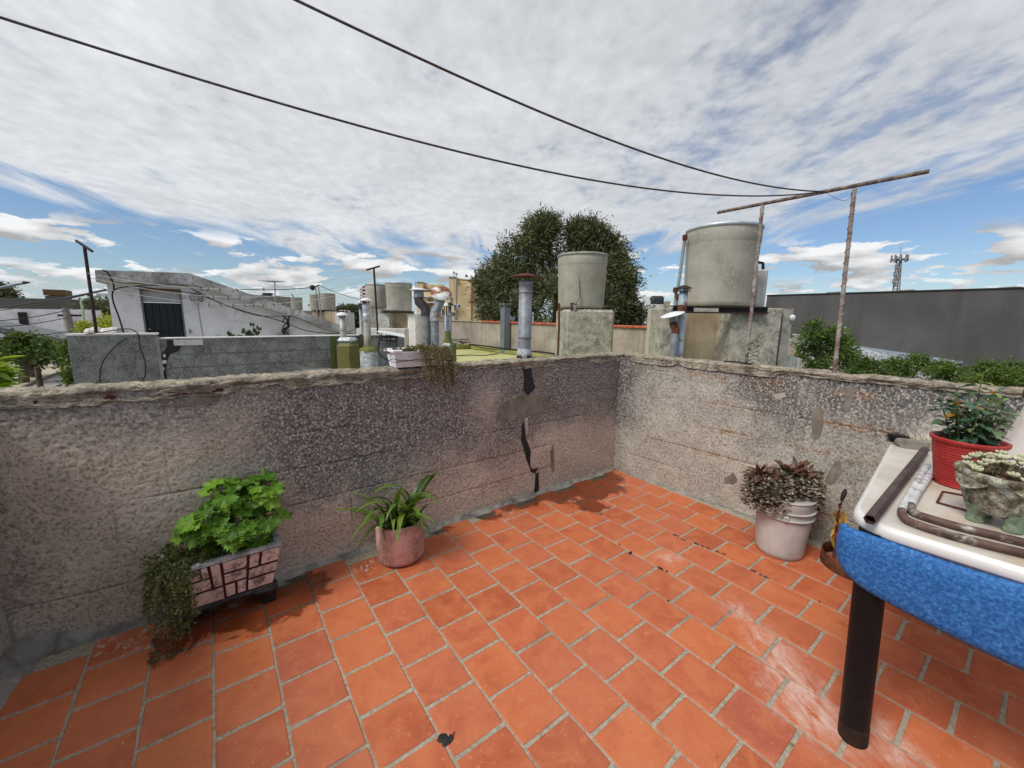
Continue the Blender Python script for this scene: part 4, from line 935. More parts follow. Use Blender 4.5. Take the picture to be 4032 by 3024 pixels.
mb = MB(); tp0 = up_pts[-1]; sp_ = [onD(x_, y_, D_) for x_, y_ in ((3313,1975),(3318,1958),(3326,1938),(3330,1925))]
mb.tube(sp_, [.006,.011,.012,.005], 8).obj('flattened_tip', DARKIRON, rst)
YEL = mat('yellow_plastic_film', [srgb(164,122,50), srgb(192,148,66), srgb(206,166,88)], 12, rough=.4, spec=.4)
nu, nv = 14, 18; P_ = np.zeros((nu, nv, 3)); Dy = D_+.05; Rr = np.random.RandomState(3)
for i in range(nu):
    for j in range(nv):
        s, t = i/(nu-1), j/(nv-1); p = onD(3278+s*50+8*math.sin(t*7), 2020+t*140, Dy+.05*(vn(s*4, t*5, 3)-.5)+.02*vn(s*11, t*12, 7)+.05*s); P_[i,j] = p
        if j == 0: P_[i,j,2] += .02*vn(s*9, 0, 9)
yo = MB().grid(P_, False); sm_ = yo.obj('plastic_film', YEL); sol = sm_.modifiers.new('thick', 'SOLIDIFY'); sol.thickness = .002
tag(sm_, 'crumpled yellow plastic film hanging between the bucket and the blue foam', 'plastic film')

# ================================================================== CLOTHESLINE FRAME ON WALL B, TWO LINES
XT = .155; A_ = onX(3285,1469,XT); B_ = onX(2937,1434,XT); zt_ = 2.215
tf = thing('laundry_frame', (XT, (A_[1]+B_[1])/2, 1.115), 'rusty T shaped laundry frame with two wrapped posts on the beige parapet', 'laundry frame')
PST = mat('flaking_post', [srgb(116,84,72), srgb(142,132,124), srgb(168,162,154)], 12, rough=.85, bump=.5, bscale=160, lo=.38, hi=.62)
BAR = mat('rusty_bar', [srgb(72,60,54), srgb(112,98,88), srgb(150,140,128)], 30, rough=.85, bump=.5, bscale=150)
for (x1,y1),(x2,y2) in (((3365,742),(3285,1469)), ((3003,807),(2937,1434))):
    a = onX(x1,y1,XT); b = onX(x2,y2,XT); b[2] = 1.10
    post = MB().tube([b, a], .0115, 10).obj('post', PST, tf)
    hel = [b+(a-b)*t+np.array([math.cos(t*105)*.0125, math.sin(t*105)*.0125, 0]) for t in np.linspace(.02, .98, 420)]
    MB().tube(hel, .0022, 4, False).obj('wrapping_wire', mat('pale_wire', [srgb(132,124,116), srgb(160,154,146), srgb(120,96,84)], 9), post)
a = onX(2826,833,XT); b = onX(3657,680,XT); a[2] = b[2] = (a[2]+b[2])/2; CB = a[2]
MB().tube([a, b], .0115, 10).obj('crossbar', BAR, tf)
coil = []
q0 = onX(2950,1434,XT-.02)
for i in range(90):
    t = i/89; th = t*24; coil.append((XT-.01+.03*math.cos(th)*(1-.5*t), q0[1]+.045*math.sin(th)*(1.1-.6*t)-.015, 1.13+.17*t+.012*math.sin(th*2.3)))
MB().tube(coil, .0022, 5).obj('wire_coil', DARKIRON, tf)
sw = [onX(x,y,XT-.01) for x,y in ((3250,757),(3275,772),(3310,788),(3340,785),(3356,760))]
MB().tube(smoothpath(sw, 5), .0012, 4).obj('loose_wire', DARKIRON, tf)
cbl = [onX(x,y,XT-.03) for x,y in ((2850,1426),(2890,1424),(2930,1430),(2960,1438))]
for p_ in cbl: p_[2] = max(p_[2], 1.128)
tag(MB().tube(smoothpath(cbl, 6), .006, 6).obj('cable_stub', BLACKCABLE), 'short black cable lying on the beige parapet at the coiled wire', 'cable')
ROPE = mat('dark_twisted_rope', [srgb(52,48,46), srgb(82,76,72), srgb(104,98,92)], 60, rough=.9)
att = Vector(onX(3248,757,XT)); att.z = CB
def lineplane(px_pts, end_px, zend, label, r=.0042):
    d = ray(*end_px); E = CAM+d*((zend-CAM[2])/d[2]); h = np.array([E[0]-att.x, E[1]-att.y]); L = np.linalg.norm(h); h /= L; nrm = np.array([-h[1], h[0]])
    s_, z_ = [0.0, L], [att.z, zend]
    for px, py in px_pts:
        dd = ray(px, py); t = ((att.x-CAM[0])*nrm[0]+(att.y-CAM[1])*nrm[1])/(dd[:2]@nrm); p = CAM+dd*t; s_.append((p[:2]-np.array([att.x, att.y]))@h); z_.append(p[2])
    co = np.polyfit(s_, z_, 3, w=[6]+[1]*(len(s_)-1)); ext = L*1.35
    pts = [(att.x+h[0]*s, att.y+h[1]*s, np.polyval(co, s)) for s in np.linspace(0, ext, 90)]
    pts[0] = tuple(att)
    o = tag(MB().tube(pts, r, 6).obj('clothesline', ROPE), label, 'clothesline', 'clotheslines tied to the frame')
    return pts
l1 = lineplane([(900,318),(1250,408),(1820,558),(2440,690),(2840,752)][0:0]+[(500,208),(1240,447),(1830,612),(2435,722),(2840,768)], (0,80), 2.30, 'lower dark clothesline rope running off the left side of the picture')
l2 = lineplane([(1400,105),(2016,385),(2400,562),(2780,673),(3000,727)], (1150,0), 2.38, 'upper dark clothesline rope running off the top of the picture')

# ================================================================== WHITE BOX PLANTER ON WALL A
WBX = mat('white_planter_plastic', [srgb(222,224,224), srgb(234,236,236), srgb(242,244,244)], 8, rough=.5, spec=.35, stain=(srgb(190,160,130), 5, .64))
Yf, Yb = .028, .165; x0, x1 = -2.115, -1.765; z0_ = 1.122; hh = .118
wp = thing('window_box', ((x0+x1)/2, .1, z0_), 'white plastic window box tied with wire on the sooty parapet', 'planter')
yo = .012
ob = [(x0+.016,Yf+.012),(x1-.016,Yf+.012),(x1-.016,Yb-.012),(x0+.016,Yb-.012)]; ot = [(x0-.006,Yf-.008),(x1+.006,Yf-.008),(x1+.006,Yb+.006),(x0-.006,Yb+.006)]
def lerp_poly(a, b, t): return [(p[0]*(1-t)+q[0]*t, p[1]*(1-t)+q[1]*t) for p, q in zip(a, b)]
vs = [(x,y,z0_+.002) for x,y in ob]+[(x,y,z0_+.085) for x,y in lerp_poly(ob, ot, .62)]+[(x,y,z0_+.087) for x,y in lerp_poly(ob, ot, .80)]+[(x,y,z0_+.1) for x,y in lerp_poly(ob, ot, .86)]
MB().add(vs, [(3,2,1,0)]+[(k*4+i,k*4+(i+1)%4,(k+1)*4+(i+1)%4,(k+1)*4+i) for k in range(3) for i in range(4)]).obj('box_body', WBX, wp)
e = .013; zr = z0_+.1
def rimseg(p, q, w): MB().bbox((min(p[0],q[0])-w, min(p[1],q[1])-w, zr-.006), (max(p[0],q[0])+w, max(p[1],q[1])+w, zr+.012), .004).obj('rim', WBX, wp)
rimseg((ot[0][0]+.0,ot[0][1]), (ot[0][0]+.045,ot[0][1]), .008); rimseg((ot[0][0]+.16,ot[0][1]), ot[1], .008); rimseg((ot[1][0],ot[1][1]+.017), (ot[2][0],ot[2][1]-.017), .008); rimseg(ot[3], ot[2], .008); rimseg((ot[0][0],ot[0][1]+.017), (ot[3][0],ot[3][1]-.017), .008)
MB().add([(x,y,z0_+.096) for x,y in lerp_poly(ob, ot, .8)], [(0,1,2,3)]).obj('soil', SOIL, wp)
MB().bbox((-1.90,Yf-.004,z0_+.04), (-1.893,Yf+.004,z0_+.075), .002).bbox((-1.903,Yf-.003,z0_+.032), (-1.888,Yf+.004,z0_+.045), .002).obj('hook_slot', CONC, wp)
ties = [(-2.16,.10,1.13),(-2.13,.03,1.18),(-2.07,.012,1.165),(-1.98,.010,1.172),(-1.88,.010,1.168),(-1.80,.008,1.178),(-1.75,.02,1.19)]
MB().tube(smoothpath(ties, 6), .0022, 5).obj('tie_wire', BLACKCABLE, wp)
ties = [(-2.22,.16,1.2),(-2.17,.10,1.18),(-2.11,.012,1.16),(-2.07,.008,1.172),(-1.95,.010,1.16),(-1.8,.008,1.17)]
MB().tube(smoothpath(ties, 6), .0018, 5).obj('tie_wire', BLACKCABLE, wp)
hang = [(-2.055,.02,1.14),(-2.05,.035,1.10),(-2.048,.036,1.04),(-2.047,.036,.99)]
MB().tube(smoothpath(hang, 5), .0014, 4).lathe([(.0,-.008),(.006,0),(.0,.008)], (-2.047,.036,.985), 8).obj('hanging_wire', BLACKCABLE, wp)
dp = thing('dried_trailing_plant', (-1.9, .09, z0_+.09), 'withered brown trailing plant hanging from the white window box', 'plant')
R = random.Random(15); roots, dirs, lens = [], [], []
for i in range(70): roots.append((R.uniform(x0+.02,x1-.02), R.uniform(Yf+.02,Yb-.02), z0_+.096)); dirs.append((R.uniform(-.7,.7), R.uniform(-.7,.5), R.uniform(.1,.6))); lens.append(R.uniform(.03,.09))
for i in range(64): roots.append((R.uniform(-1.98,-1.78) if i % 3 else R.uniform(-1.84,-1.76), Yf-.004, z0_+.116)); dirs.append((R.uniform(-.2,.2), -.7, .2)); lens.append(R.uniform(.14,.34))
sl = strands(roots, dirs, lens, 1.6, 5, 12, floor_z=.8); st = MB(); C, D = [], []; rs = np.random.RandomState(3)
for pts in sl:
    for p in pts: p.y = min(p.y, .012) if p.z < z0_+.02 else p.y
    st.tube(pts, .0009, 3, False)
    for i in range(len(pts)-1):
        for k in range(4): C.append(tuple(pts[i].lerp(pts[i+1], rs.rand()))); D.append(rs.randn(3)+np.array([0,-.3,-.2]))
st.obj('stems', mat('dry_stem', [srgb(96,80,60), srgb(124,106,82)], 20), dp)
V, F = leafmass(np.array(C), np.array(D), .012, .008, 6); massobj('foliage', V, F, leafmat('withered_leaf', [srgb(94,86,54), srgb(122,108,72), srgb(140,124,92), srgb(112,112,66)], trans=.2, rough=.7), dp, kind='stuff')
# ================================================================== BACKGROUND
GZ = -3.6
FW = np.array([_f[0], _f[1], 0]); FW /= np.linalg.norm(FW); RT3 = np.array([FW[1], -FW[0], 0])
def slab(px0, px1, ytop, D, zb, th, mb=None, ybot=None, bev=0):
    """block whose front spans px0..px1 at depth D, from the height of ytop down to zb"""
    a = onD(px0, ytop, D); b = onD(px1, ytop, D); zt = (a[2]+b[2])/2
    if ybot is not None: zb = onD((px0+px1)/2, ybot, D)[2]
    a[2] = b[2] = zb; d = b-a; d /= np.linalg.norm(d); n = np.array([-d[1], d[0], 0])
    if n@FW < 0: n = -n
    L = np.linalg.norm(b-a); mb = mb or MB()
    k = MB(); (k.bbox((0,0,0), (L,th,zt-zb), bev) if bev else k.box((0,0,0), (L,th,zt-zb)))
    mb.add([a+d*p[0]+n*p[1]+np.array([0,0,p[2]]) for p in k.v], k.f); return mb
def wpx(px, D): return px*D/FPX
def cylpx(mb, px, y0, y1, wid, D, n=16, zb=None, taper=1.0):   # upright cylinder from y1 (bottom) up to y0, px wide wid
    p = onD(px, y0, D); q = onD(px, y1, D); zb = q[2] if zb is None else zb; r = wpx(wid, D)/2
    p = (q if zb == q[2] else p)*1.0; c = onD(px, (y0+y1)/2, D)
    return mb.lathe([(r*taper, zb), (r, onD(px, y0, D)[2])], (c[0], c[1], 0), n)
PLAST = mat('old_white_plaster', [srgb(220,213,210), srgb(235,230,227), srgb(242,239,236)], 1.6, stain=(srgb(150,144,140), 2.4, .62), bump=.2, bscale=30)
PLASTD = mat('mouldy_white_plaster', [srgb(136,132,128), srgb(190,186,182), srgb(216,212,208)], 2.2, stain=(srgb(92,90,88), 15, .55), bump=.4, bscale=30)
GREYW = mat('grey_mouldy_render', [srgb(98,98,93), srgb(124,124,117), srgb(150,150,142)], 3.5, stain=(srgb(84,84,80), 9, .52), speck=(srgb(172,172,165), 60, .54), bump=.7, bscale=45, bdist=.01, streak=(srgb(150,152,146), .4, 4))
BEIGEW = mat('beige_peeling_render', [srgb(138,128,116), srgb(164,153,140), srgb(178,170,158)], .9, stain=(srgb(140,128,112), 1.3, .54), bump=.3, bscale=25, streak=(srgb(120,112,102), .5, 5))
TANK = mat('fibre_cement', [srgb(146,141,128), srgb(168,163,150), srgb(184,179,167)], 1.8, rough=.9, bump=.3, bscale=70, speck=(srgb(194,190,178), 46, .58), streak=(srgb(150,145,132), .35, 3))
PED = mat('pedestal_render', [srgb(124,120,108), srgb(164,158,144), srgb(190,184,169)], 7, bump=.8, bscale=60, bdist=.01, stain=(srgb(108,106,95), 5, .54), speck=(srgb(204,199,186), 40, .57), streak=(srgb(134,130,118), .4, 4))
PEDT = mat('tan_stained_render', [srgb(150,130,104), srgb(176,160,134), srgb(196,184,164)], 1.7, bump=.4, bscale=40, streak=(srgb(128,104,76), .55, 3.5))
OLIVE = mat('olive_membrane', [srgb(88,90,48), srgb(112,108,58), srgb(104,88,46)], 2.2, rough=.6, bump=.5, bscale=14, bdist=.02)
OLIVED = mat('dark_olive_paint', [srgb(80,90,52), srgb(98,108,64)], 3, rough=.7)
FOIL = mat('silver_foil', [srgb(150,154,158), srgb(186,190,192), srgb(214,216,216)], 9, rough=.4, metal=.3, spec=.5, bump=.9, bscale=14, bdist=.03)
MOSS = mat('moss', [srgb(86,96,50), srgb(116,122,70)], 12, rough=.95, bump=.8, bscale=40, bdist=.02)
GRNROOF = mat('green_roof_paint', [srgb(160,158,100), srgb(176,174,116), srgb(188,187,138)], .5, rough=.7, stain=(srgb(150,146,78), 1.1, .58))
CAPRED = mat('red_cap_tile', [srgb(150,70,46), srgb(180,92,62), srgb(196,112,80)], 4, rough=.7)
WHITEM = mat('white_metal', [srgb(206,208,208), srgb(232,234,234)], 8, rough=.45, spec=.5)
ROOFW = mat('pale_lime', [srgb(196,192,186), srgb(224,220,214)], 2.5, stain=(srgb(150,146,140), 3, .6))
# ---- ground, street, kerb
tag(MB().add([(-900,-900,GZ),(900,-900,GZ),(900,1500,GZ),(-900,1500,GZ)], [(0,1,2,3)]).obj('ground', mat('town_ground', [srgb(118,112,102), srgb(146,140,128)], .08)), kind='structure')
tag(MB().box((-13.0,-60,GZ-.3), (-6.2,140,GZ+.004)).obj('street', mat('asphalt_pale', [srgb(126,118,118), srgb(146,138,136), srgb(158,150,148)], 1.2, bump=.2, bscale=60)), kind='structure')
tag(MB().box((-17.6,-60,GZ-.3), (-13.15,140,GZ+.14)).obj('pavement', mat('sandy_pavement', [srgb(150,138,122), srgb(172,160,144), srgb(186,176,160)], .7)), kind='structure')
tag(MB().box((-13.15,-60,GZ-.3), (-12.98,140,GZ+.15)).obj('kerb', mat('dark_kerb', [srgb(86,76,70), srgb(116,106,98)], 2)), kind='structure')
# ---- neighbouring building block with the green painted roof
nb = thing('neighbour_building', (1.2, 7, GZ), 'flat roofed neighbouring house with green painted roof beyond the parapet', 'building')
MB().box((-4.6,.24,GZ), (.435,14.2,-.10)).obj('house_wall', PLASTD, nb)
MB().box((.44,-.3,GZ), (6.62,14.2,-.10)).obj('house_wall', PLASTD, nb)
MB().box((-4.58,.26,-.10), (.44,14.15,-.004)).obj('roof_slab', CONC, nb)
MB().box((.45,-.28,-.10), (6.3,13.1,.0)).obj('roof_membrane', GRNROOF, nb)
MB().bbox((6.08,2.0,.0), (6.3,13.1,.17), .03).bbox((1.0,12.9,.0), (6.07,13.1,.2), .03).obj('roof_upstand', mat('olive_edge', [srgb(128,128,76), srgb(158,156,98)], 2, rough=.7), nb)
cb = [onZ(x,y,.01) for x,y in ((1790,1402),(1850,1398),(1900,1400),(1960,1393))]
MB().tube(smoothpath(cb,6), .02, 5).tube(smoothpath([(6.1,13,.2),(6.0,11.5,.22),(6.12,9.5,.2),(6.1,8,.24),(6.05,6,.2)],6), .03, 5).obj('cable', BLACKCABLE, nb)
R = random.Random(2); pts = [(5.6+R.uniform(-.5,.5), 12.9+R.uniform(-.3,.2), .22+.3*R.random()) for _ in range(14)]
MB().tube(smoothpath(pts,6), .012, 5).obj('tangled_cable', BLACKCABLE, nb)
# ---- beige parapet with the red tiled cap
bw = thing('boundary_wall', (6.5, 8, 0), 'long beige peeling wall with red tile cap in front of the big tree', 'wall')
MB().box((6.4,1.9,-.1), (6.6,17.5,1.17)).obj('wall_body', BEIGEW, bw)
y_ = 2.0
while y_ < 12.2:
    MB().bbox((6.34,y_,1.17), (6.66,y_+.392,1.235), .012).obj('cap_tile', CAPRED, bw); y_ += .40
MB().bbox((6.36,12.2,1.17), (6.64,17.5,1.21), .01).obj('cement_cap', BEIGEW, bw)
# ---- grey cracked wall on the left
GY = 5.5
gx0 = onY(260,1322,GY)[0]; gx1 = onY(613,1316,GY)[0]; gz1 = onY(440,1320,GY)[2]; gz2 = onY(900,1331,GY)[2]; gx2 = onY(1593,1322,GY)[0]
gw = thing('grey_block_wall', ((gx0+gx2)/2, GY, 0), 'mouldy grey block wall with a black crack in front of the white stair house', 'wall')
MB().box((gx0,GY,GZ), (gx1,GY+.2,gz1)).obj('wall_panel', GREYW, gw)
cw = MB().box((gx1+.002,GY+.012,GZ), (gx2,GY+.2,gz2)).obj('wall_panel', GREYW, gw)
MB().box((gx0-.01,GY-.01,gz1), (gx1+.02,GY+.22,gz1+.022)).obj('lime_cap', ROOFW, gw)
MB().box((gx1+.025,GY-.005,gz2), (gx2,GY+.22,gz2+.016)).obj('lime_cap', ROOFW, gw)
MB().box((gx1-.01,GY-.012,GZ), (gx1+.03,GY+.05,gz1-.03)).obj('corner_joint', CONC, gw)
ck = [onY(x,y,GY) for x,y in ((680,1340),(688,1360),(672,1385),(652,1395),(640,1420),(636,1450),(640,1490),(645,1520),(646,1560))]; R = random.Random(5)
lft = []; rgt = []
for i, p in enumerate(ck):
    w_ = .045+.035*(i < 4)*R.random()+.012*R.random(); lft.append((p[0]-w_, GY+.006, p[2])); rgt.append((p[0]+w_, GY+.006, p[2]))
mb = MB(); k = len(ck); mb.add(lft+rgt, [(i, k+i, k+i+1, i+1) for i in range(k-1)]); mb.obj('crack_tar', TAR, gw)
for i in range(3, 8):
    p = ck[i]; q = ck[i+1]; c = (p+q)/2
    for dz in (-.06, .03): 
        MB().bbox((c[0]-.018+R.uniform(-.01,.01),GY-.004,c[2]+dz-.03), (c[0]+.02,GY+.02,c[2]+dz+.02), .006).obj('mortar_lump', ROOFW, gw)
a = onY(682,1336,GY); b = onY(800,1358,GY); MB().box((a[0],GY-.004,b[2]), (b[0],GY+.05,a[2]-.005)).obj('lime_patch', ROOFW, gw)
a = onY(1190,1455,GY); b = onY(1302,1490,GY); MB().box((a[0],GY+.004,b[2]-.3), (b[0],GY+.05,a[2])).obj('pale_patch', mat('pale_render', [srgb(170,170,160), srgb(190,190,180)], 3), gw)
for k_, pts in enumerate(([(500,1328),(470,1350),(425,1395),(400,1440),(393,1490),(398,1530),(408,1560)], [(335,1316),(400,1308),(480,1296),(520,1298),(545,1320),(552,1370),(570,1420),(572,1470),(560,1510),(548,1545)])):
    q = [onY(x,y,GY-.03) for x,y in pts]; tag(MB().tube(smoothpath(q,8), .007, 6).obj('hanging_cable', BLACKCABLE), ['left thin black cable looping down the grey block wall','black cable arching over the top of the grey block wall'][k_], 'cable')
# courses of blocks faintly showing on the grey wall
for i in range(1, 4):
    z_ = gz2-.2*i-.03; MB().box((gx1+.2,GY+.0085,z_-.005), (gx2-.6,GY+.012,z_+.004)).obj('course_joint', mat('course_line', [srgb(90,94,88), srgb(120,122,116)], 2), gw)
# olive flashing painted on the grey wall
def flash(px, name='membrane_flashing'):
    q = [onY(x,y,GY) for x,y in px]; MB().prism([np.array([p[0],GY-.01,p[2]]) for p in q], (0,.03,0)).obj(name, OLIVED, gw)
flash([(1301,1475),(1301,1335),(1306,1322),(1320,1324),(1320,1475)]); flash([(1380,1475),(1380,1324),(1390,1330),(1400,1350),(1406,1400),(1408,1475)]); flash([(1415,1375),(1415,1317),(1428,1316),(1428,1375)])
# ---- white stair house with the sloping slab
SY = 10.0
S = lambda x, y: onY(x, y, SY)
sh = thing('stair_house', (S(600,1300)[0], SY+1, 0), 'white rooftop stair house with dark door and slab sloping down to the right', 'building')
pts = [S(418,1112), S(745,1118), S(1390,1312), S(1390,1360), S(418,1360)]
for p in pts[3:]: p[2] = -.1
d0, d1, d2 = S(549,1144), S(712,1135), S(735,1329); dx0, dx1 = d0[0], S(716,1180)[0]; dzt = d0[2]+.06
zl = pts[0][2]; zr = pts[1][2]
def zslab(x): return zl if x < pts[1][0] else zr+(pts[2][2]-zr)*(x-pts[1][0])/(pts[2][0]-pts[1][0])
mb = MB()
mb.prism([(pts[0][0],SY,-.1),(dx0,SY,-.1),(dx0,SY,zl),(pts[0][0],SY,zl)], (0,.18,0))
mb.prism([(dx0+.001,SY,dzt),(dx1-.001,SY,dzt),(dx1-.001,SY,zr),(dx0+.001,SY,zl)], (0,.18,0))
mb.prism([(dx1,SY,-.1),(pts[2][0],SY,-.1),(pts[2][0],SY,pts[2][2]),(pts[1][0],SY,zr),(dx1,SY,zr)], (0,.18,0)); mb.obj('front_wall', PLAST, sh)
MB().box((pts[0][0],SY+.181,-.1), (pts[0][0]+.18,SY+2.2,zl)).obj('side_wall', PLAST, sh)
o = [S(382,1066), S(745,1078), S(1396,1300), S(1396,1325), S(770,1124), S(745,1120), S(386,1112)]
MB().prism([np.array([p[0],SY-.22,p[2]]) for p in o], (0,2.5,0)).obj('sloping_slab', PLASTD, sh)
door = MB().box((dx0+.03,SY+.05,-.1), (dx1-.03,SY+.09,dzt-.32)).obj('door', mat('black_door', [srgb(30,34,38), srgb(44,48,52)], 3, rough=.6), sh)
for i in range(5):
    xa = dx0+.05+i*(dx1-dx0-.1)/5; MB().bbox((xa+.006,SY+.035,1.0), (xa+(dx1-dx0-.1)/5-.006,SY+.05,dzt-.34), .004).obj('door_board', MATS['black_door'], door)
    MB().bbox((xa+.006,SY+.035,-.05), (xa+(dx1-dx0-.1)/5-.006,SY+.05,.94), .004).obj('door_board', MATS['black_door'], door)
MB().box((dx0+.03,SY+.045,.95), (dx1-.03,SY+.052,.99)).obj('door_rail', MATS['black_door'], door)
MB().lathe([(.02,0),(.02,.03),(.001,.03)], (dx0+.08,SY+.03,1.03), 8, Matrix.Rotation(math.pi/2,4,'X')).obj('handle', GALV, door)
MB().box((dx0+.03,SY+.05,dzt-.31), (dx1-.03,SY+.08,dzt-.05)).obj('transom_panel', mat('grey_transom', [srgb(170,168,166), srgb(190,188,186)], 4), sh)
MB().box((dx0-.002,SY-.012,dzt-.05), (dx1+.002,SY+.09,dzt+.002)).obj('lintel', mat('wood_lintel', [srgb(120,84,50), srgb(146,106,66)], 5, rough=.8), sh)
for xa in (dx0, dx1-.03): MB().box((xa,SY-.01,-.1), (xa+.03,SY+.1,dzt-.05)).obj('jamb', mat('grey_jamb', [srgb(110,108,106)], 4), sh)
lp = S(773,1173); lamp = MB().lathe([(.115,0),(.115,.04),(.09,.09),(.05,.115),(.001,.12)], (lp[0],SY-.001,lp[2]), 20, Matrix.Rotation(math.pi/2,4,'X')).obj('bulkhead_lamp', mat('frosted_glass', [srgb(176,180,174), srgb(200,204,198)], 9, rough=.4), sh)
MB().lathe([(.118,.03),(.128,.03),(.128,.055),(.118,.055)], (lp[0],SY,lp[2]), 20, Matrix.Rotation(math.pi/2,4,'X')).obj('guard_ring', GALV, lamp)
for s in (-.04, .04): MB().box((lp[0]+s-.006,SY-.125,lp[2]-.1), (lp[0]+s+.006,SY-.11,lp[2]+.1)).box((lp[0]-.1,SY-.124,lp[2]+s-.006), (lp[0]+.1,SY-.111,lp[2]+s+.006)).obj('guard_bar', GALV, lamp)
fa = S(748,1302); MB().bbox((fa[0]-.015,SY-.05,fa[2]-.06), (fa[0]+.02,SY,fa[2]+.04), .006).obj('tap', CONC, sh)
st_ = S(783,1240); MB().prism([(st_[0]-.015,SY-.003,S(0,1180)[2]),(st_[0]+.012,SY-.003,S(0,1180)[2]),(st_[0]+.05,SY-.003,S(0,1320)[2]-.1),(st_[0]+.02,SY-.003,S(0,1320)[2]-.1)], (0,.01,0)).obj('blue_drip_stain', mat('bluish_drip', [srgb(160,158,174), srgb(184,180,188)], 6), sh)
for k_, pts in enumerate(([(405,1064),(425,1075),(445,1112),(448,1138),(442,1160),(448,1195),(465,1240),(478,1280),(488,1315)], [(440,1150),(470,1133),(530,1127),(600,1123),(720,1124),(780,1150),(860,1190),(960,1225),(1100,1262),(1200,1300),(1290,1312),(1390,1314)], [(445,1140),(520,1127),(640,1140),(760,1155),(850,1185),(1000,1240),(1130,1245),(1170,1250),(1260,1290),(1340,1310),(1395,1300)])):
    q = [onY(x,y,SY-.28) for x,y in pts]; MB().tube(smoothpath(q,6), (.016,.012,.009)[k_], 6).obj('wall_cable', BLACKCABLE, sh)
jb = S(1128,1308); MB().bbox((jb[0]-.12,SY-.12,jb[2]-.12), (jb[0]+.06,SY,jb[2]+.1), .02).obj('junction_box', CONC, sh)
R = random.Random(9)
for k_ in range(5):
    q = [onY(1128+R.uniform(-20,20), 1246+R.uniform(-6,6), SY-.3)]+[onY(1128+R.uniform(-18,18), y, SY-.3) for y in (1265,1285,1300,1316)]; MB().tube(smoothpath(q,5), .014, 5).obj('drop_cable', BLACKCABLE, sh)
# ---- posts and far clotheslines with pegs
def tpost(name, px, ytop, ybot, D, bar, label, w=11, zb=0.0):
    a = onD(px[0], ytop, D); b = onD(px[1], ybot, D); b[2] = zb; t = thing(name, b, label, 'post'); a[0], a[1] = (a[0]+b[0])/2*0+a[0], a[1]
    MB().tube([b, a], wpx(w, D)/2, 8).obj('post', DARKIRON, t)
    p, q = onD(*bar[0], D), onD(*bar[1], D); MB().tube([p, q], wpx(w*.9, D)/2, 6).obj('crossbar', DARKIRON, t); return a, p, q
pa, p1a, p1b = tpost('t_post', (332,372), 968, 1290, 8.2, ((300,948),(364,990)), 'dark iron T post leaning left of the white stair house')
pb, p2a, p2b = tpost('t_post', (1472,1490), 1056, 1296, 10.8, ((1443,1063),(1496,1048)), 'dark iron T post in front of the two cement tanks', 8)
LINE = mat('pale_line', [srgb(190,188,182), srgb(214,212,206)], 8)
def sagline(a, b, sag, label, r=.006, n=30, m_=LINE, grp='washing lines on the neighbouring roof', pegs=()):
    a, b = np.array(a, float), np.array(b, float); P_ = [a+(b-a)*t-np.array([0,0,sag*4*t*(1-t)]) for t in np.linspace(0,1,n)]
    tag(MB().tube(P_, r, 5).obj('washing_line', m_), label, 'washing line', grp)
    return lambda t: a+(b-a)*t-np.array([0,0,sag*4*t*(1-t)])
f1 = sagline(onD(345,1076,8.2), onD(1442,1066,10.8), .40, 'upper pale washing line between the two T posts')
f2 = sagline(onD(346,1092,8.25), onD(1484,1088,10.9), .48, 'middle pale washing line between the two T posts')
f3 = sagline(onD(380,1130,8.3), onD(1443,1135,11.0), .40, 'lowest pale washing line between the two T posts')
PEG = mat('wood_peg', [srgb(96,92,88), srgb(130,124,116)], 30)
pegs = [(f1,.335),(f1,.36),(f1,.40),(f1,.46),(f1,.56),(f2,.36),(f2,.41),(f2,.45),(f2,.52),(f2,.64),(f3,.345),(f3,.385),(f3,.43),(f3,.47),(f3,.505),(f3,.545),(f3,.585),(f3,.625)]
R = random.Random(1)
for i, (f_, t) in enumerate(pegs):
    p = f_(t); wn = ('upper','middle','lowest')[(f1,f2,f3).index(f_)]; on = [q for q in pegs if q[0] is f_].index((f_,t)); an = R.uniform(-.5,.5); dx = np.array([math.sin(an)*.05, 0, math.cos(an)*.05])
    o_ = MB().tube([p-dx*1.3, p+dx*.5], [.006,.010], 5).tube([p-dx*1.3+np.array([.012,0,0]), p+dx*.4+np.array([.006,0,0])], [.006,.008], 5).obj('clothes_peg', PEG)
    tag(o_, '%s wooden clothes peg from the left on the %s washing line' % (('first','second','third','fourth','fifth','sixth','seventh','eighth')[on], wn), 'clothes peg', 'clothes pegs on the washing lines')
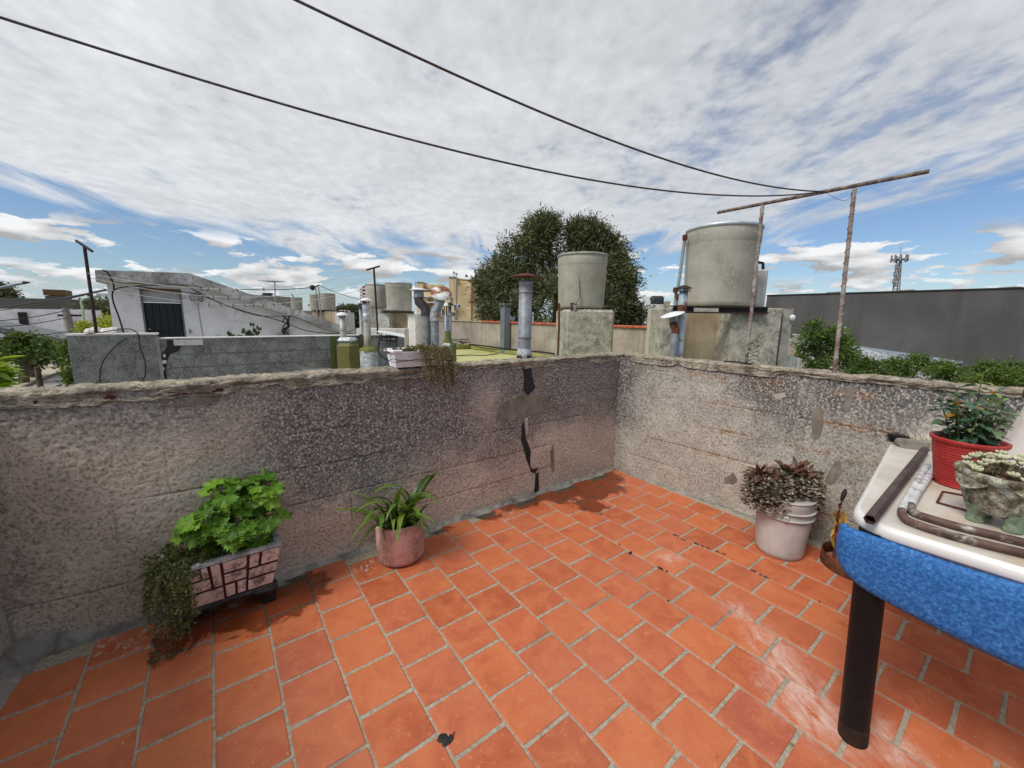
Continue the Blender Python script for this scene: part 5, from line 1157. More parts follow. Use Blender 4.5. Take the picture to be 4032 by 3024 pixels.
# ---- roof vents behind wall A
def cap(mb, c, r, h, z): return mb.lathe([(r, z), (r*.98, z+.006), (r*.3, z+h), (.001, z+h+.004)], (c[0], c[1], 0), 20)
def flue(label, px, ytop, D, wid, capw, capy, zb=0.0, bands=(), mt=GALV, capmt=WHITEM, lean=0, name='flue_pipe', struts=True, group=None):
    c = onD(px, ytop, D); r = wpx(wid, D)/2; t = thing(name, (c[0], c[1], zb), label, 'flue pipe', group); zt = c[2]
    MB().lathe([(r, zb), (r, zt), (r*.86, zt), (r*.86, zt-.15)], (c[0], c[1], 0), 20).obj('pipe', mt, t)
    for y in bands:
        zz_ = onD(px, y, D)[2]; MB().lathe([(r*1.0, zz_-.012), (r*1.05, zz_-.01), (r*1.05, zz_+.01), (r*1.0, zz_+.012)], (c[0], c[1], 0), 20).obj('band', mt, t)
    zc_ = onD(px, capy, D)[2]; cap(MB(), c, wpx(capw, D)/2, .045*D/8+.01, zc_).obj('rain_cap', capmt, t)
    if struts:
        for k in range(3): th = k*2.1+.4; MB().box((c[0]+r*.9*math.cos(th)-.004*D/6, c[1]+r*.9*math.sin(th)-.004*D/6, zt-.05), (c[0]+r*.9*math.cos(th)+.004*D/6, c[1]+r*.9*math.sin(th)+.004*D/6, zc_+.004)).obj('strut', DARKIRON, t)
    return t, c, r
fgl = onY(2070,1120,.20); Dg = depth(fgl)
t, c, r = flue('single galvanised flue with a rusty disc cap standing behind the parapet corner', 2070, 1105, Dg, 52, 122, 1092, 1.0, (1115,1150,1330), GALV, RUST)
MB().lathe([(r*1.02,1.115),(r*1.25,1.12),(r*1.1,1.17),(r*1.02,1.19)], (c[0],c[1],0), 18, None, True, lambda th,z: .06*math.sin(5*th)).obj('foil_flashing', FOIL, t)
MB().lathe([(r*1.03,1.11),(r*1.3,1.115),(r*1.22,1.135),(r*1.03,1.14)], (c[0],c[1],0), 18, None, True, lambda th,z: .08*math.sin(4*th+1)).obj('tar_flashing', TAR, t)
# steel duct by the beige wall
du = onX(1990,1200,6.2); w_ = wpx(28, depth(du))/2
t = thing('steel_duct', (du[0],du[1],0), 'square grey steel duct with flat lid against the beige wall', 'duct'); zt_ = onX(1990,1212,6.2)[2]
STEEL = mat('grey_duct', [srgb(108,116,122), srgb(132,140,146)], 5, rough=.5, metal=.4, spec=.5)
MB().box((du[0]-w_,du[1]-w_,0), (du[0]+w_,du[1]+w_,zt_)).obj('duct_body', STEEL, t); zl_ = onX(1990,1198,6.2)[2]
MB().bbox((du[0]-w_*1.4,du[1]-w_*1.4,zl_-.02), (du[0]+w_*1.4,du[1]+w_*1.4,zl_+.02), .008).obj('lid', STEEL, t)
for sx, sy in ((-1,-1),(1,-1),(1,1),(-1,1)): MB().box((du[0]+sx*w_*.9-.012,du[1]+sy*w_*.9-.012,zt_-.01), (du[0]+sx*w_*.9+.012,du[1]+sy*w_*.9+.012,zl_-.015)).obj('lid_strut', STEEL, t)
# olive chimney block + pipe
D1 = depth(onY(1350,1400,5.05)); b = thing('chimney_block', onD(1350,1400,D1)*[1,1,0], 'olive membrane wrapped chimney block against the grey wall', 'chimney')
slab(1320,1384,1352,D1,0,.40,bev=.05).obj('block', OLIVE, b)
k = slab(1322,1382,1330,D1+.03,0,.34,ybot=1354,bev=.06).obj('foil_top', FOIL, b)
Dp = D1+.17; t = flue('thin galvanised flue on the olive chimney block', 1347, 1243, Dp, 25, 48, 1241, onD(1347,1340,Dp)[2], (1300,), mat('mossy_galv', [srgb(140,144,132), srgb(164,168,156), srgb(180,182,174)], 8, rough=.5, metal=.3), WHITEM)
# silver foil block + taped pipe
D2 = depth(onY(1455,1420,4.2)); b = thing('chimney_block', onD(1455,1400,D2)*[1,1,0], 'silver foil wrapped chimney stub with mossy top', 'chimney')
p = onD(1453,1400,D2+.2); r_ = wpx(72, D2)/2; zt_ = onD(1453,1385,D2)[2]
MB().lathe([(r_,0),(r_,zt_-.03),(r_*.96,zt_)], (p[0],p[1],0), 10, None, True, lambda th,z: .03*math.sin(3*th+z*4)).obj('foil_body', FOIL, b)
MB().lathe([(r_*1.0,zt_-.01),(r_*.9,zt_+.03),(r_*.45,zt_+.07),(.001,zt_+.075)], (p[0],p[1],0), 16, None, True, lambda th,z: .08*math.sin(5*th)).obj('moss_cap', MOSS, b)
Dp = D2+.2; t, c, r = flue('taped galvanised flue with white cap rising from the foil stub', 1441, 1196, Dp, 28, 50, 1184, zt_, (), mat('stained_galv', [srgb(120,104,80), srgb(156,150,138), srgb(170,170,166)], 5, rough=.6, metal=.2), WHITEM)
for y0_, y1_ in ((1196,1270),): MB().lathe([(r*1.0,onD(1441,1272,Dp)[2]),(r*1.08,onD(1441,1270,Dp)[2]),(r*1.1,onD(1441,1235,Dp)[2]),(r*1.04,onD(1441,1234,Dp)[2]),(r*1.08,onD(1441,1230,Dp)[2]),(r*1.03,onD(1441,1198,Dp)[2])], (c[0],c[1],0), 16).obj('tape_wrap', FOIL, t)
zz_ = onD(1441,1190,Dp)[2]; MB().lathe([(r*.9,zz_-.01),(r*1.5,zz_-.006),(r*1.5,zz_-.002),(r*.9,zz_)], (c[0],c[1],0), 16).obj('louvre', DARKIRON, t)
t = flue('slim grey flue half hidden behind the taped flue', 1419, 1208, Dp+1.0, 13, 34, 1205, 0, (), GALV, DARKIRON)
# big cowl
D3 = depth(onY(1530,1400,3.6)); p = onD(1531,1345,D3); r_ = wpx(74, D3)/2
t = thing('vent_cowl', (p[0],p[1],0), 'wide dark zinc vent cowl under a tilted metal sheet', 'vent')
ZINC = mat('dark_zinc', [srgb(66,72,78), srgb(88,95,100), srgb(106,112,116)], 5, rough=.55, metal=.3, streak=(srgb(120,112,84), .4, 4))
MB().lathe([(r_*.92,0),(r_*.95,p[2]-.12),(r_,p[2]-.01),(r_*1.05,p[2]),(r_*1.03,p[2]+.01),(r_*.9,p[2]+.01),(r_*.88,p[2]-.15)], (p[0],p[1],0), 28).obj('drum', ZINC, t)
zz_ = onD(1531,1325,D3)[2]
for k in range(6): th = k*1.047; MB().tube([(p[0]+r_*.93*math.cos(th),p[1]+r_*.93*math.sin(th),p[2]-.02),(p[0]+r_*.93*math.cos(th),p[1]+r_*.93*math.sin(th),zz_+.04)], .008, 5).obj('strut', DARKIRON, t)
MB().lathe([(r_*.9,zz_-.012),(r_*1.06,zz_-.012),(r_*1.06,zz_),(r_*.9,zz_)], (p[0],p[1],0), 24).obj('louvre_ring', DARKIRON, t)
sh4 = [onD(1486,1308,D3-.25), onD(1596,1330,D3-.25), onD(1590,1318,D3+.35), onD(1490,1303,D3+.35)]
MB().prism([np.array(q) for q in sh4], (0,0,.012)).obj('tilted_sheet', WHITEM, t)
tag(MB().tube(smoothpath([onD(x,y,D3-.3) for x,y in ((1494,1335),(1491,1360),(1490,1385),(1500,1400),(1530,1418),(1545,1425))],6), .010, 5).obj('loose_cable', BLACKCABLE), 'black cable sagging beside the dark zinc cowl', 'cable')
# twin elbow flues
D4 = depth(onY(1690,1300,3.4)); z0_ = 0
t = thing('elbow_flue', onD(1676,1300,D4)*[1,1,0], 'galvanised flue with a dark brown offset elbow and white cap', 'flue pipe')
r_ = wpx(36, D4)/2; z_ = lambda y: onD(1676,y,D4)[2]; C_ = lambda x, y: onD(x, y, D4)
q = C_(1676,1240).copy(); q0 = q.copy(); q0[2] = 0; MB().tube([q0, q], r_*.97, 18).obj('pipe', mat('dirty_galv', [srgb(120,126,124), srgb(144,148,140), srgb(128,120,100)], 6, rough=.55, metal=.3), t)
MB().tube([C_(1676,1246), C_(1676,1215), C_(1650,1188), C_(1649,1172)], r_*1.06, 18).obj('elbow', mat('brown_enamel', [srgb(48,40,40), srgb(64,54,52)], 8, rough=.4, spec=.5), t)
MB().tube([C_(1649,1173), C_(1649,1151)], r_*1.1, 18).obj('collar', GALV, t)
c = C_(1648,1142); cap(MB(), c, wpx(72,D4)/2, .03, c[2]).obj('rain_cap', WHITEM, t)
zz_ = C_(1649,1146)[2]; MB().lathe([(r_*.8,zz_-.006),(r_*1.4,zz_-.005),(r_*1.4,zz_),(r_*.8,zz_)], (c[0],c[1],0), 18).obj('louvre', DARKIRON, t)
for k in range(3): th = k*2.1; MB().box((c[0]+r_*math.cos(th)-.005,c[1]+r_*math.sin(th)-.005,C_(1649,1152)[2]), (c[0]+r_*math.cos(th)+.005,c[1]+r_*math.sin(th)+.005,c[2])).obj('strut', DARKIRON, t)
t = thing('elbow_flue', onD(1711,1300,D4)*[1,1,0], 'galvanised flue with grey elbow under a rusty tilted disc', 'flue pipe')
q = C_(1711,1262); q0 = q.copy(); q0[2] = 0; MB().tube([q0, q], r_*.95, 18).obj('pipe', GALV, t)
MB().tube([C_(1711,1266), C_(1710,1236)], r_*1.04, 18).obj('rusty_collar', mat('half_rusted', [srgb(150,152,150), srgb(170,170,166), srgb(96,60,48)], 9, rough=.6, metal=.2), t)
MB().tube([C_(1710,1242), C_(1711,1232), C_(1724,1208), C_(1733,1190), C_(1733,1172)], r_*1.02, 18).obj('elbow', GALV, t)
c = C_(1737,1156); view = np.array(c-CAM); view /= np.linalg.norm(view); ax = Vector((0,0,1))*.75-Vector(view)*.60+Vector(_r)*.12; ax.normalize()
mt = ax.to_track_quat('Z','Y').to_matrix().to_4x4(); rd_ = wpx(84,D4)/2
DISC = mat('rusty_white_disc', [srgb(112,66,46), srgb(150,92,64), srgb(206,206,204), srgb(222,222,220)], 3.2, rough=.6, lo=.46, hi=.60)
MB().lathe([(rd_,0),(rd_*1.0,.008),(rd_*.5,.03),(.001,.04)], c, 28, mt).obj('tilted_disc', DISC, t)
# silver/olive stub with two slim flues
D5 = depth(onY(1762,1380,4.3)); b = thing('chimney_block', onD(1762,1400,D5)*[1,1,0], 'foil and olive painted chimney stub beside the green roof', 'chimney')
slab(1740,1775,1352,D5,0,.3,bev=.03).obj('foil_body', FOIL, b); slab(1775.5,1788,1354,D5+.02,0,.3,bev=.01).obj('olive_side', OLIVED, b)
p = onD(1763,1350,D5+.14); MB().lathe([(wpx(26,D5),p[2]-.06),(wpx(22,D5),p[2]),(wpx(13,D5),p[2]+.08),(wpx(12,D5),p[2]+.22)], (p[0],p[1],0), 12, None, True, lambda th,z: .07*math.sin(4*th)).obj('moss_collar', MOSS, b)
flue('left slim flue with slanted top on the foil stub', 1756, 1235, D5+.14, 14, 30, 1204, p[2], (), mat('blue_galv', [srgb(116,130,140), srgb(142,154,162)], 9, rough=.5, metal=.4), WHITEM)
flue('right slim flue with black disc cap on the foil stub', 1771, 1206, D5+.16, 13, 37, 1203, p[2], (1245,), MATS['blue_galv'], DARKIRON)
# ---- big water tanks
def tank(label, px, y0, y1, wid, D, lid=None, name='water_tank', notch=False, group=None, taper=.94, n=40):
    c = onD(px, y1, D+wpx(wid,D)/2); q = onD(px, y0, D+wpx(wid,D)/2); r = wpx(wid, D)/2; z0, z1 = c[2], q[2]; H = z1-z0
    t = thing(name, (c[0],c[1],z0), label, 'water tank', group)
    MB().lathe([(r*taper*.93,z0),(r*taper*.985,z0+.02*H),(r*taper,z0+.06*H),(r*.985,z1-.2*H),(r*.99,z1-.19*H),(r,z1-.18*H),(r,z1-.02),(r*.99,z1)], (c[0],c[1],0), n).obj('tank_body', TANK, t)
    MB().lathe([(r*1.005,z1-.02),(r*1.03,z1-.015),(r*1.03,z1+.02),(r*.98,z1+.035),(.001,z1+.05)], (c[0],c[1],0), n).obj('tank_lid', lid or TANK, t)
    return t, c, r, z0, z1
LIDW = mat('zinc_lid', [srgb(176,184,190), srgb(206,212,216)], 5, rough=.4, metal=.3)
# centre tank and pedestal
Dc = 8.3
t, c, r, z0, z1 = tank('round cement water tank on a block pedestal before the big tree', 2286, 1016, 1215, 200, Dc, mat('mottled_lid', [srgb(120,116,108), srgb(170,166,156)], 16))
PIPE = mat('grey_pipe', [srgb(120,122,120), srgb(142,144,142)], 12, rough=.5)
pp_ = [onD(x,y,Dc-.06) for x,y in ((2273,1004),(2275,1030),(2278,1100),(2280,1170),(2270,1185),(2262,1192))]
MB().tube(pp_, .018, 8).obj('feed_pipe', PIPE, t); e_ = onD(2273,1003,Dc-.06); MB().lathe([(.03,-.03),(.045,0),(.03,.04)], e_, 10).obj('pipe_elbow', RUST, t)
for x_ in (2251,2266): q = onD(x_,1196,Dc-.12); MB().tube([q-[0,0,.13], q, q+RT3*.05], .022, 8).lathe([(.001,-.01),(.045,0),(.001,.03)], q, 8).obj('valve', PIPE if x_ > 2255 else RUST, t)
MB().tube(smoothpath([onD(x,y,Dc-.03) for x,y in ((2340,995),(2336,1010),(2345,1025),(2335,1040),(2322,1044))],5), .006, 4).obj('loose_wire', DARKIRON, t)
pd = thing('tank_pedestal', onD(2310,1300,Dc)*[1,1,0], 'stained block pedestal carrying the round tank before the big tree', 'pedestal')
a0 = onD(2230,1217,Dc-.12); ang = rad(-32); L_ = wpx(195,Dc)*1.0; ua = np.array([math.cos(ang),math.sin(ang),0]); va = np.array([-math.sin(ang),math.cos(ang),0])
k = MB().bbox((0,0,0), (L_,1.1,a0[2]), .05); MB().add([np.array([a0[0],a0[1],0])+ua*p[0]+va*p[1]+np.array([0,0,p[2]]) for p in k.v], k.f).obj('block', PED, pd)
rp_ = [onD(2202,1195,Dc-.1), onD(2201,1300,Dc-.1), onD(2196,1400,Dc-.1)]; MB().tube(rp_, .022, 8).obj('rusty_pipe', RUST, pd)
# right tank, beam and pedestal
Dr = 6.0
t, c, r, z0, z1 = tank('large cement water tank with zinc lid resting on an iron beam', 2820, 918, 1206, 284, Dr, LIDW, taper=.93)
pp_ = [onD(x,y,Dr+.35) for x,y in ((2697,930),(2690,985),(2680,1060),(2668,1140),(2662,1150),(2658,1210))]
MB().tube(pp_, .025, 8).obj('overflow_pipe', PIPE, t)
for x_, y_ in ((2697,935),(2660,1142),(2668,1168)): q = onD(x_,y_,Dr+.33); MB().lathe([(.035,-.04),(.042,0),(.035,.04)], q, 8).obj('pipe_fitting', RUST, t)
q = onD(2672,1168,Dr+.33); MB().tube([q, q-[0,0,.18]], .022, 8).obj('drain_pipe', PIPE, t)
rs_ = [onD(x,y,Dr+.2) for x,y in ((2985,1033),(3004,1036),(3005,1060))]; MB().tube(rs_, .022, 6).obj('vent_pipe', DARKIRON, t)
pd = thing('tank_pedestal', onD(2840,1400,Dr)*[1,1,0], 'tan stained pedestal walls under the large tank with iron beam', 'pedestal')
zt_ = onD(2840,1210,Dr)[2]
slab(2610,2668,1212,Dr-.35,0,.5,bev=.02).obj('pillar', PED, pd)
# left flank of the pillar runs back; the light on that side is put into its paler colour
a0 = onD(2609,1213,Dr-.34); b0 = onD(2552,1216,Dr+.35); b0[2] = a0[2]; g_ = np.array([0,0,1.0]); fl_ = [a0*[1,1,0], a0, b0, b0*[1,1,0]]
MB().prism(fl_, np.array([.16,.10,0])).obj('flank', mat('lit_side_render', [srgb(170,164,148), srgb(196,190,174)], 5, bump=.5, bscale=50), pd)
slab(2660,2905,1225,Dr+.05,0,.5).obj('recessed_wall', PEDT, pd)
slab(2890,3086,1212,Dr-.35,0,.9,bev=.02).obj('pillar', PED, pd)
k = slab(3088,3125,1215,Dr-.30,0,.7).obj('corner_strip', CONC, pd)
bm = MB(); slab(2650,3025,1205,Dr-.42,0,.10,bm,1211); slab(2652,3024,1211,Dr-.38,0,.02,bm,1228); slab(2650,3025,1228,Dr-.42,0,.10,bm,1234); bm.obj('iron_beam', DARKIRON, pd)
slab(2735,2830,1213,Dr-.43,0,.03,None,1228).obj('mortar_lump', PED, pd)
sb = thing('chimney_block', onD(3005,1100,Dr+.8)*[1,1,0], 'streaked white chimney stack behind the large tank', 'chimney')
WST = mat('streaked_white', [srgb(150,148,142), srgb(196,194,188), srgb(214,212,206)], 3, streak=(srgb(84,82,78), .8, 9))
slab(2988,3026,1065,Dr+.8,0,.5).obj('stack', WST, sb); slab(2970,2987,1052,Dr+.9,0,.3).obj('stack_side', WST, sb)
lw = thing('roof_parapet_stub', onD(3130,1440,Dr+.6)*[1,1,0], 'small white sloping wall stub right of the pedestal', 'wall')
pts = [onD(3095,1395,Dr+.2), onD(3158,1412,Dr+.2), onD(3150,1470,Dr+.2), onD(3095,1462,Dr+.2)]; pts[2][2] = pts[3][2] = 0.2
MB().prism(pts, FW*.4).obj('stub', WST, lw)
ins = onD(3120,1250,Dr-.3); tag(MB().lathe([(.001,-.05),(.03,-.04),(.04,0),(.03,.03),(.001,.04)], ins, 10).obj('cable_insulator', WHITEM), 'small white insulator on the right pedestal corner', 'insulator')
# flues in front of the right pedestal
Df = 5.2; RG = mat('rusting_blue_galv', [srgb(118,82,66), srgb(136,150,158), srgb(160,172,178)], 7, rough=.55, metal=.3, lo=.36, hi=.5)
t, c, r = flue('tall rusting flue with triple ring cap in front of the large tank', 2692, 1148, Df, 33, 62, 1136, 0, (1340,), RG, DARKIRON)
MB().lathe([(r*1.02,onD(2692,1232,Df)[2]),(r*1.06,onD(2692,1230,Df)[2]),(r*1.06,onD(2692,1202,Df)[2]),(r*1.02,onD(2692,1200,Df)[2])], (c[0],c[1],0), 18).obj('rust_sleeve', RUST, t)
for y in (1141,1146): zz_ = onD(2692,y,Df)[2]; MB().lathe([(r*.9,zz_-.004),(r*1.6,zz_-.003),(r*1.6,zz_),(r*.9,zz_)], (c[0],c[1],0), 18).obj('louvre', DARKIRON, t)
t = thing('elbow_flue', onD(2659,1400,Df)*[1,1,0], 'short blue grey flue bending left under a white disc', 'flue pipe'); r_ = wpx(28,Df)/2
q = onD(2659,1312,Df); q0 = q.copy(); q0[2] = 0; MB().tube([q0, q], r_, 14).obj('pipe', GALV, t)
MB().tube([onD(2659,1314,Df), onD(2660,1300,Df), onD(2652,1280,Df), onD(2650,1268,Df)], r_*1.04, 14).obj('elbow', RUST, t); MB().tube([onD(2650,1272,Df), onD(2648,1250,Df)], r_*1.0, 14).obj('collar', GALV, t)
c = onD(2648,1240,Df); ax = Vector((-.1,0,1))+Vector(RT3)*(-.22); ax.normalize(); MB().lathe([(wpx(92,Df)/2,0),(wpx(90,Df)/2,.008),(wpx(40,Df)/2,.03),(.001,.04)], c, 24, ax.to_track_quat('Z','Y').to_matrix().to_4x4()).obj('rain_cap', WHITEM, t)
# ---- tanks further left
t, c, r, z0, z1 = tank('pale cement tank on tan stained walls behind the elbow flues', 1573, 1118, 1224, 104, 16.5, LIDW)
pd = thing('tank_pedestal', onD(1573,1330,16.5)*[1,1,0], 'tan stained pedestal walls under the pale tank behind the elbow flues', 'pedestal')
slab(1532,1610,1230,16.9,0,.8).obj('recessed_wall', PEDT, pd); slab(1478,1530,1234,16.2,0,1.2).obj('pillar', PLASTD, pd); slab(1602,1642,1228,16.2,0,1.2,bev=.08).obj('pillar', PLAST, pd)
slab(1508,1626,1224,16.1,0,.15,None,1233).obj('iron_beam', DARKIRON, pd)
t, c, r, z0, z1 = tank('split cement tank behind the dark T post', 1484, 1124, 1216, 80, 18.5)
MB().lathe([(r*1.0,z0+.1),(r*1.012,z0+.12),(r*1.012,z1-.1),(r*1.0,z1-.08)], (c[0],c[1],0), 40).obj('jacket', TANK, t)
pd = thing('tank_pedestal', onD(1484,1300,18.6)*[1,1,0], 'grey block pedestal under the split tank', 'pedestal'); slab(1438,1500,1217,18.4,0,1.6).obj('block', PED, pd)
lw = thing('roof_parapet_stub', onD(1500,1310,11.5)*[1,1,0], 'low whitewashed parapet at the foot of the centre T post', 'wall'); slab(1402,1592,1294,11.4,-.05,.5).obj('stub', ROOFW, lw)
t, c, r, z0, z1 = tank('cement tank behind the pair of wooden poles', 1290, 1158, 1222, 64, 27); MB().box((c[0]-.9,c[1]-.6,z0-.12), (c[0]+.9,c[1]+.6,z0-.01)).obj('bearer', DARKIRON, t)
tank('smaller cement tank tucked left of the pole pair', 1243, 1162, 1222, 38, 29)
pd = thing('tank_pedestal', onD(1290,1270,27)*[1,1,0], 'peeling cream wall carrying the tanks behind the pole pair', 'pedestal'); slab(1230,1325,1226,26.9,0,2.5).obj('wall_block', PEDT, pd); slab(1318,1360,1230,26.5,0,1.5).obj('wall_block', ROOFW, pd)
tank('brown streaked far tank above the sloping slab', 1165, 1173, 1222, 52, 32); tank('small far tank left of the streaked tank', 1137, 1174, 1220, 30, 33)
pd = thing('tank_pedestal', onD(1155,1260,32)*[1,1,0], 'mossy low wall under the two far tanks', 'pedestal'); slab(1060,1195,1222,31.8,0,3).obj('wall_block', PED, pd)
t = thing('pole_pair', onD(1255,1260,13)*[1,1,0], 'pair of weathered wooden poles with a short crossbar', 'poles')
WPOLE = mat('weathered_pole', [srgb(120,112,106), srgb(146,138,130)], 9, rough=.9)
for (x0_,x1_) in ((1243,1249),(1254,1265)):
    a, b = onD(x0_,1128,13), onD(x1_,1260,13); b2 = b+(b-a)*1.0; MB().tube([b2, a], wpx(5,13)/2, 6).obj('pole', WPOLE, t)
MB().tube([onD(1238,1131,13), onD(1258,1122,13)], wpx(5,13)/2, 6).obj('crossbar', DARKIRON, t)
MB().lathe([(.001,-.1),(.07,-.06),(.08,.05),(.001,.09)], onD(1230,1132,13), 8).obj('insulator', DARKIRON, t)
for k_, (a, b, lab) in enumerate((((920,1138),(1230,1132),'thin overhead wire left of the pole pair'), ((1258,1124),(1430,1182),'thin overhead wire running right from the pole pair'))):
    q = [onD(a[0]+(b[0]-a[0])*s, a[1]+(b[1]-a[1])*s+6*4*s*(1-s), 13+6*s*k_) for s in np.linspace(0,1,12)]; tag(MB().tube(q, .012, 4).obj('overhead_wire', BLACKCABLE), lab, 'wire')
t = thing('tv_antenna', onD(1083,1190,20)*[1,1,0], 'thin television antenna standing above the sloping slab', 'antenna')
MB().tube([onD(1085,1260,20), onD(1082,1107,20)], .03, 6).obj('mast', GALV, t); MB().tube([onD(1053,1107,20), onD(1112,1109,20)], .018, 5).obj('boom', GALV, t)
for k_ in range(6): q = onD(1056+k_*10,1108,20); MB().tube([q-FW*.5+RT3*.1*(k_-2), q+FW*.5], .01, 4).obj('element', GALV, t)
t = thing('brick_chimney', onD(1045,1180,24)*[1,1,0], 'small dark brick chimney on the far roof left of the antenna', 'chimney')
slab(1034,1056,1160,24,0,.35).obj('stack', RUST, t); slab(1032,1058,1153,23.95,0,.45,None,1160).obj('cap', DARKIRON, t)
fr = thing('roof_parapet_stub', onD(1000,1180,23)*[1,1,0], 'grey far roof edge behind the sloping slab', 'wall'); slab(960,1030,1160,23,0,3).obj('stub', CONC, fr)
# ================================================================== FAR BUILDINGS
CREAM = mat('cream_render', [srgb(196,170,124), srgb(214,190,146), srgb(222,202,162)], .5, streak=(srgb(176,150,110), .5, 1.6))
GLASS = mat('dark_pane', [srgb(66,74,84), srgb(96,106,116)], 2, rough=.15, spec=.5)
WFR = mat('white_frame', [srgb(222,220,214)], 4, rough=.5)
SHUT = mat('white_shutter', [srgb(206,204,200), srgb(222,220,216)], 6, rough=.6)
def window(b, x0, y0, x1, y1, D, frame_w=2.0, pane=GLASS):
    w = slab(x0, x1, y0, D-.06, 0, .10, None, y1).obj('window', WFR, b); slab(x0+frame_w, x1-frame_w, y0+frame_w, D-.085, 0, .06, None, y1-frame_w).obj('pane', pane, w)
DB = 44.0
bd = thing('apartment_building', onD(1800,1260,DB)*[1,1,0]+[0,0,GZ], 'cream apartment block with small windows left of the big tree', 'building')
slab(1768,1854,1124,DB,GZ,9).obj('main_wall', CREAM, bd)
slab(1767.5,1794,1091,DB-.3,GZ,3).obj('tower', CREAM, bd); slab(1766.5,1795,1089,DB-.4,0,3.2,None,1092).obj('tower_cap', CONC, bd)
slab(1795,1879,1100,DB+1.2,GZ,7).obj('upper_wall', CREAM, bd)
for k in range(9): slab(1800+k*9,1808+k*9,1098+k*.55,DB+1.15,0,.6,None,1101.5+k*.5).obj('roof_tile', mat('clay_ridge', [srgb(120,96,76), srgb(150,124,98)], 3), bd)
slab(1855,1935,1184,DB+.5,GZ,6).obj('right_wing', CREAM, bd); slab(1854,1900,1176,DB+.1,0,1.2,None,1184).obj('balcony_tiles', CAPRED, bd)
slab(1858,1930,1116,DB+4,0,.5,None,1150).obj('far_gable', CREAM, bd); slab(1855,1935,1136,DB+4.6,GZ,2).obj('loggia_wall', PEDT, bd)
window(bd, 1858, 1143, 1878, 1175, DB+4.2, 2, SHUT); window(bd, 1785, 1198, 1799, 1223, DB); window(bd, 1801, 1197, 1814, 1213, DB); window(bd, 1771, 1168, 1781, 1189, DB); window(bd, 1875, 1199, 1892, 1228, DB+.5, 2, SHUT); window(bd, 1737, 1215, 1750, 1245, DB+.5); window(bd, 1775, 1225, 1783, 1247, DB)
slab(1666,1768,1150,DB+2,GZ,8).obj('left_wing', CREAM, bd); slab(1642,1663,1111,DB+2,GZ,3).obj('left_tower', CREAM, bd); slab(1640,1664,1109,DB+1.9,0,3.2,None,1112).obj('tower_cap', CONC, bd)
slab(1664,1740,1120,DB+3,GZ,6).obj('left_upper_wall', CREAM, bd); slab(1660,1770,1137,DB+2.6,0,.4,None,1143).obj('dark_eave', CONC, bd)
slab(1640,1680,1166,DB+.5,GZ,2).obj('porch_wall', CREAM, bd); slab(1637,1690,1165,DB+.3,0,2.2,None,1169).obj('porch_ledge', WFR, bd); slab(1682,1712,1188,DB+.4,0,2.2,None,1192).obj('porch_ledge', WFR, bd)
slab(1688,1706,1168,DB+1.9,0,.2,None,1188).obj('recess', PEDT, bd); window(bd, 1691, 1205, 1703, 1228, DB+1.9, 2, SHUT)
for x in (1787, 1797): MB().tube([onD(x,1165,DB-.5), onD(x,1074 if x < 1790 else 1080,DB-.5)], wpx(2.2,DB)/2, 6).lathe([(.12,-.1),(.12,.1)], onD(x,1073 if x < 1790 else 1079,DB-.5), 6).obj('vent_pipe', PIPE, bd)
MB().tube([onD(1639,1150,DB), onD(1637,1110,DB)], .06, 5).obj('vent_pipe', PIPE, bd)
t = flue('short grey flue stub behind the beige wall', 1788, 1242, 22, 9, 15, 1239, 0, (), GALV, DARKIRON); flue('small grey flue stub right of the big galvanised flue', 2099, 1240, 20, 6, 10, 1238, 0, (), GALV, GALV)
hf = thing('h_vent', onD(2018,1260,18)*[1,1,0], 'small H shaped grey vent behind the beige wall', 'vent')
for x in (2011, 2025): slab(x-3,x+3,1243,18,0,.1,None,1262).obj('upright', GALV, hf)
slab(2014,2022,1249,18,0,.08,None,1256).obj('bridge', GALV, hf); slab(2016,2020,1256,18,0,.08).obj('stem', GALV, hf)
t = thing('tower_block', onD(1430,1250,170)*[1,1,0]+[0,0,GZ], 'distant white tower with a dark red window strip', 'building')
WHT2 = mat('white_facade', [srgb(206,206,206), srgb(224,224,222)], .2); REDS = mat('dark_red_panel', [srgb(110,38,36), srgb(128,48,44)], .3)
slab(1415,1427,1128,170,GZ,14).obj('facade', WHT2, t); slab(1427,1445,1126,169.5,GZ,14).obj('red_strip', REDS, t); slab(1446,1466,1120,172,GZ,14).obj('facade', WHT2, t); slab(1450,1472,1111,173,0,8,None,1121).obj('roof_house', WHT2, t)
for k in range(4): window(t, 1431, 1133+k*14, 1440, 1140+k*14, 169.4, .6, SHUT)
for k in range(5): window(t, 1417, 1136+k*12, 1424, 1141+k*12, 169.9, .8)
def block(name, label, x0, x1, y, D, th, m_, wins=(), extra=()):
    b = thing(name, onD((x0+x1)/2, y, D)*[1,1,0]+[0,0,GZ], label, 'building'); slab(x0, x1, y, D, GZ, th).obj('wall', m_, b)
    for e in extra: slab(e[0], e[1], e[2], D+e[3], GZ, th*.5).obj('roof_house', e[4] if len(e) > 4 else m_, b)
    for w in wins: window(b, *w, D, .8)
    return b
block('far_building', 'distant white slab building right of the big tree', 2508, 2562, 1183, 160, 12, WHT2, ((2512,1189,2524,1194),), ((2534,1552*0+2556,1168,2),(2490,2511,1160,30,PEDT),(2440,2493,1168,32)))
block('far_building', 'distant pale building with black roof tanks', 2560, 2612, 1198, 190, 12, ROOFW, ((2574,1201,2581,1207),(2600,1200,2606,1206)), ((2612,2626,1190,5,PEDT),(2626,2640,1186,8,PEDT)))
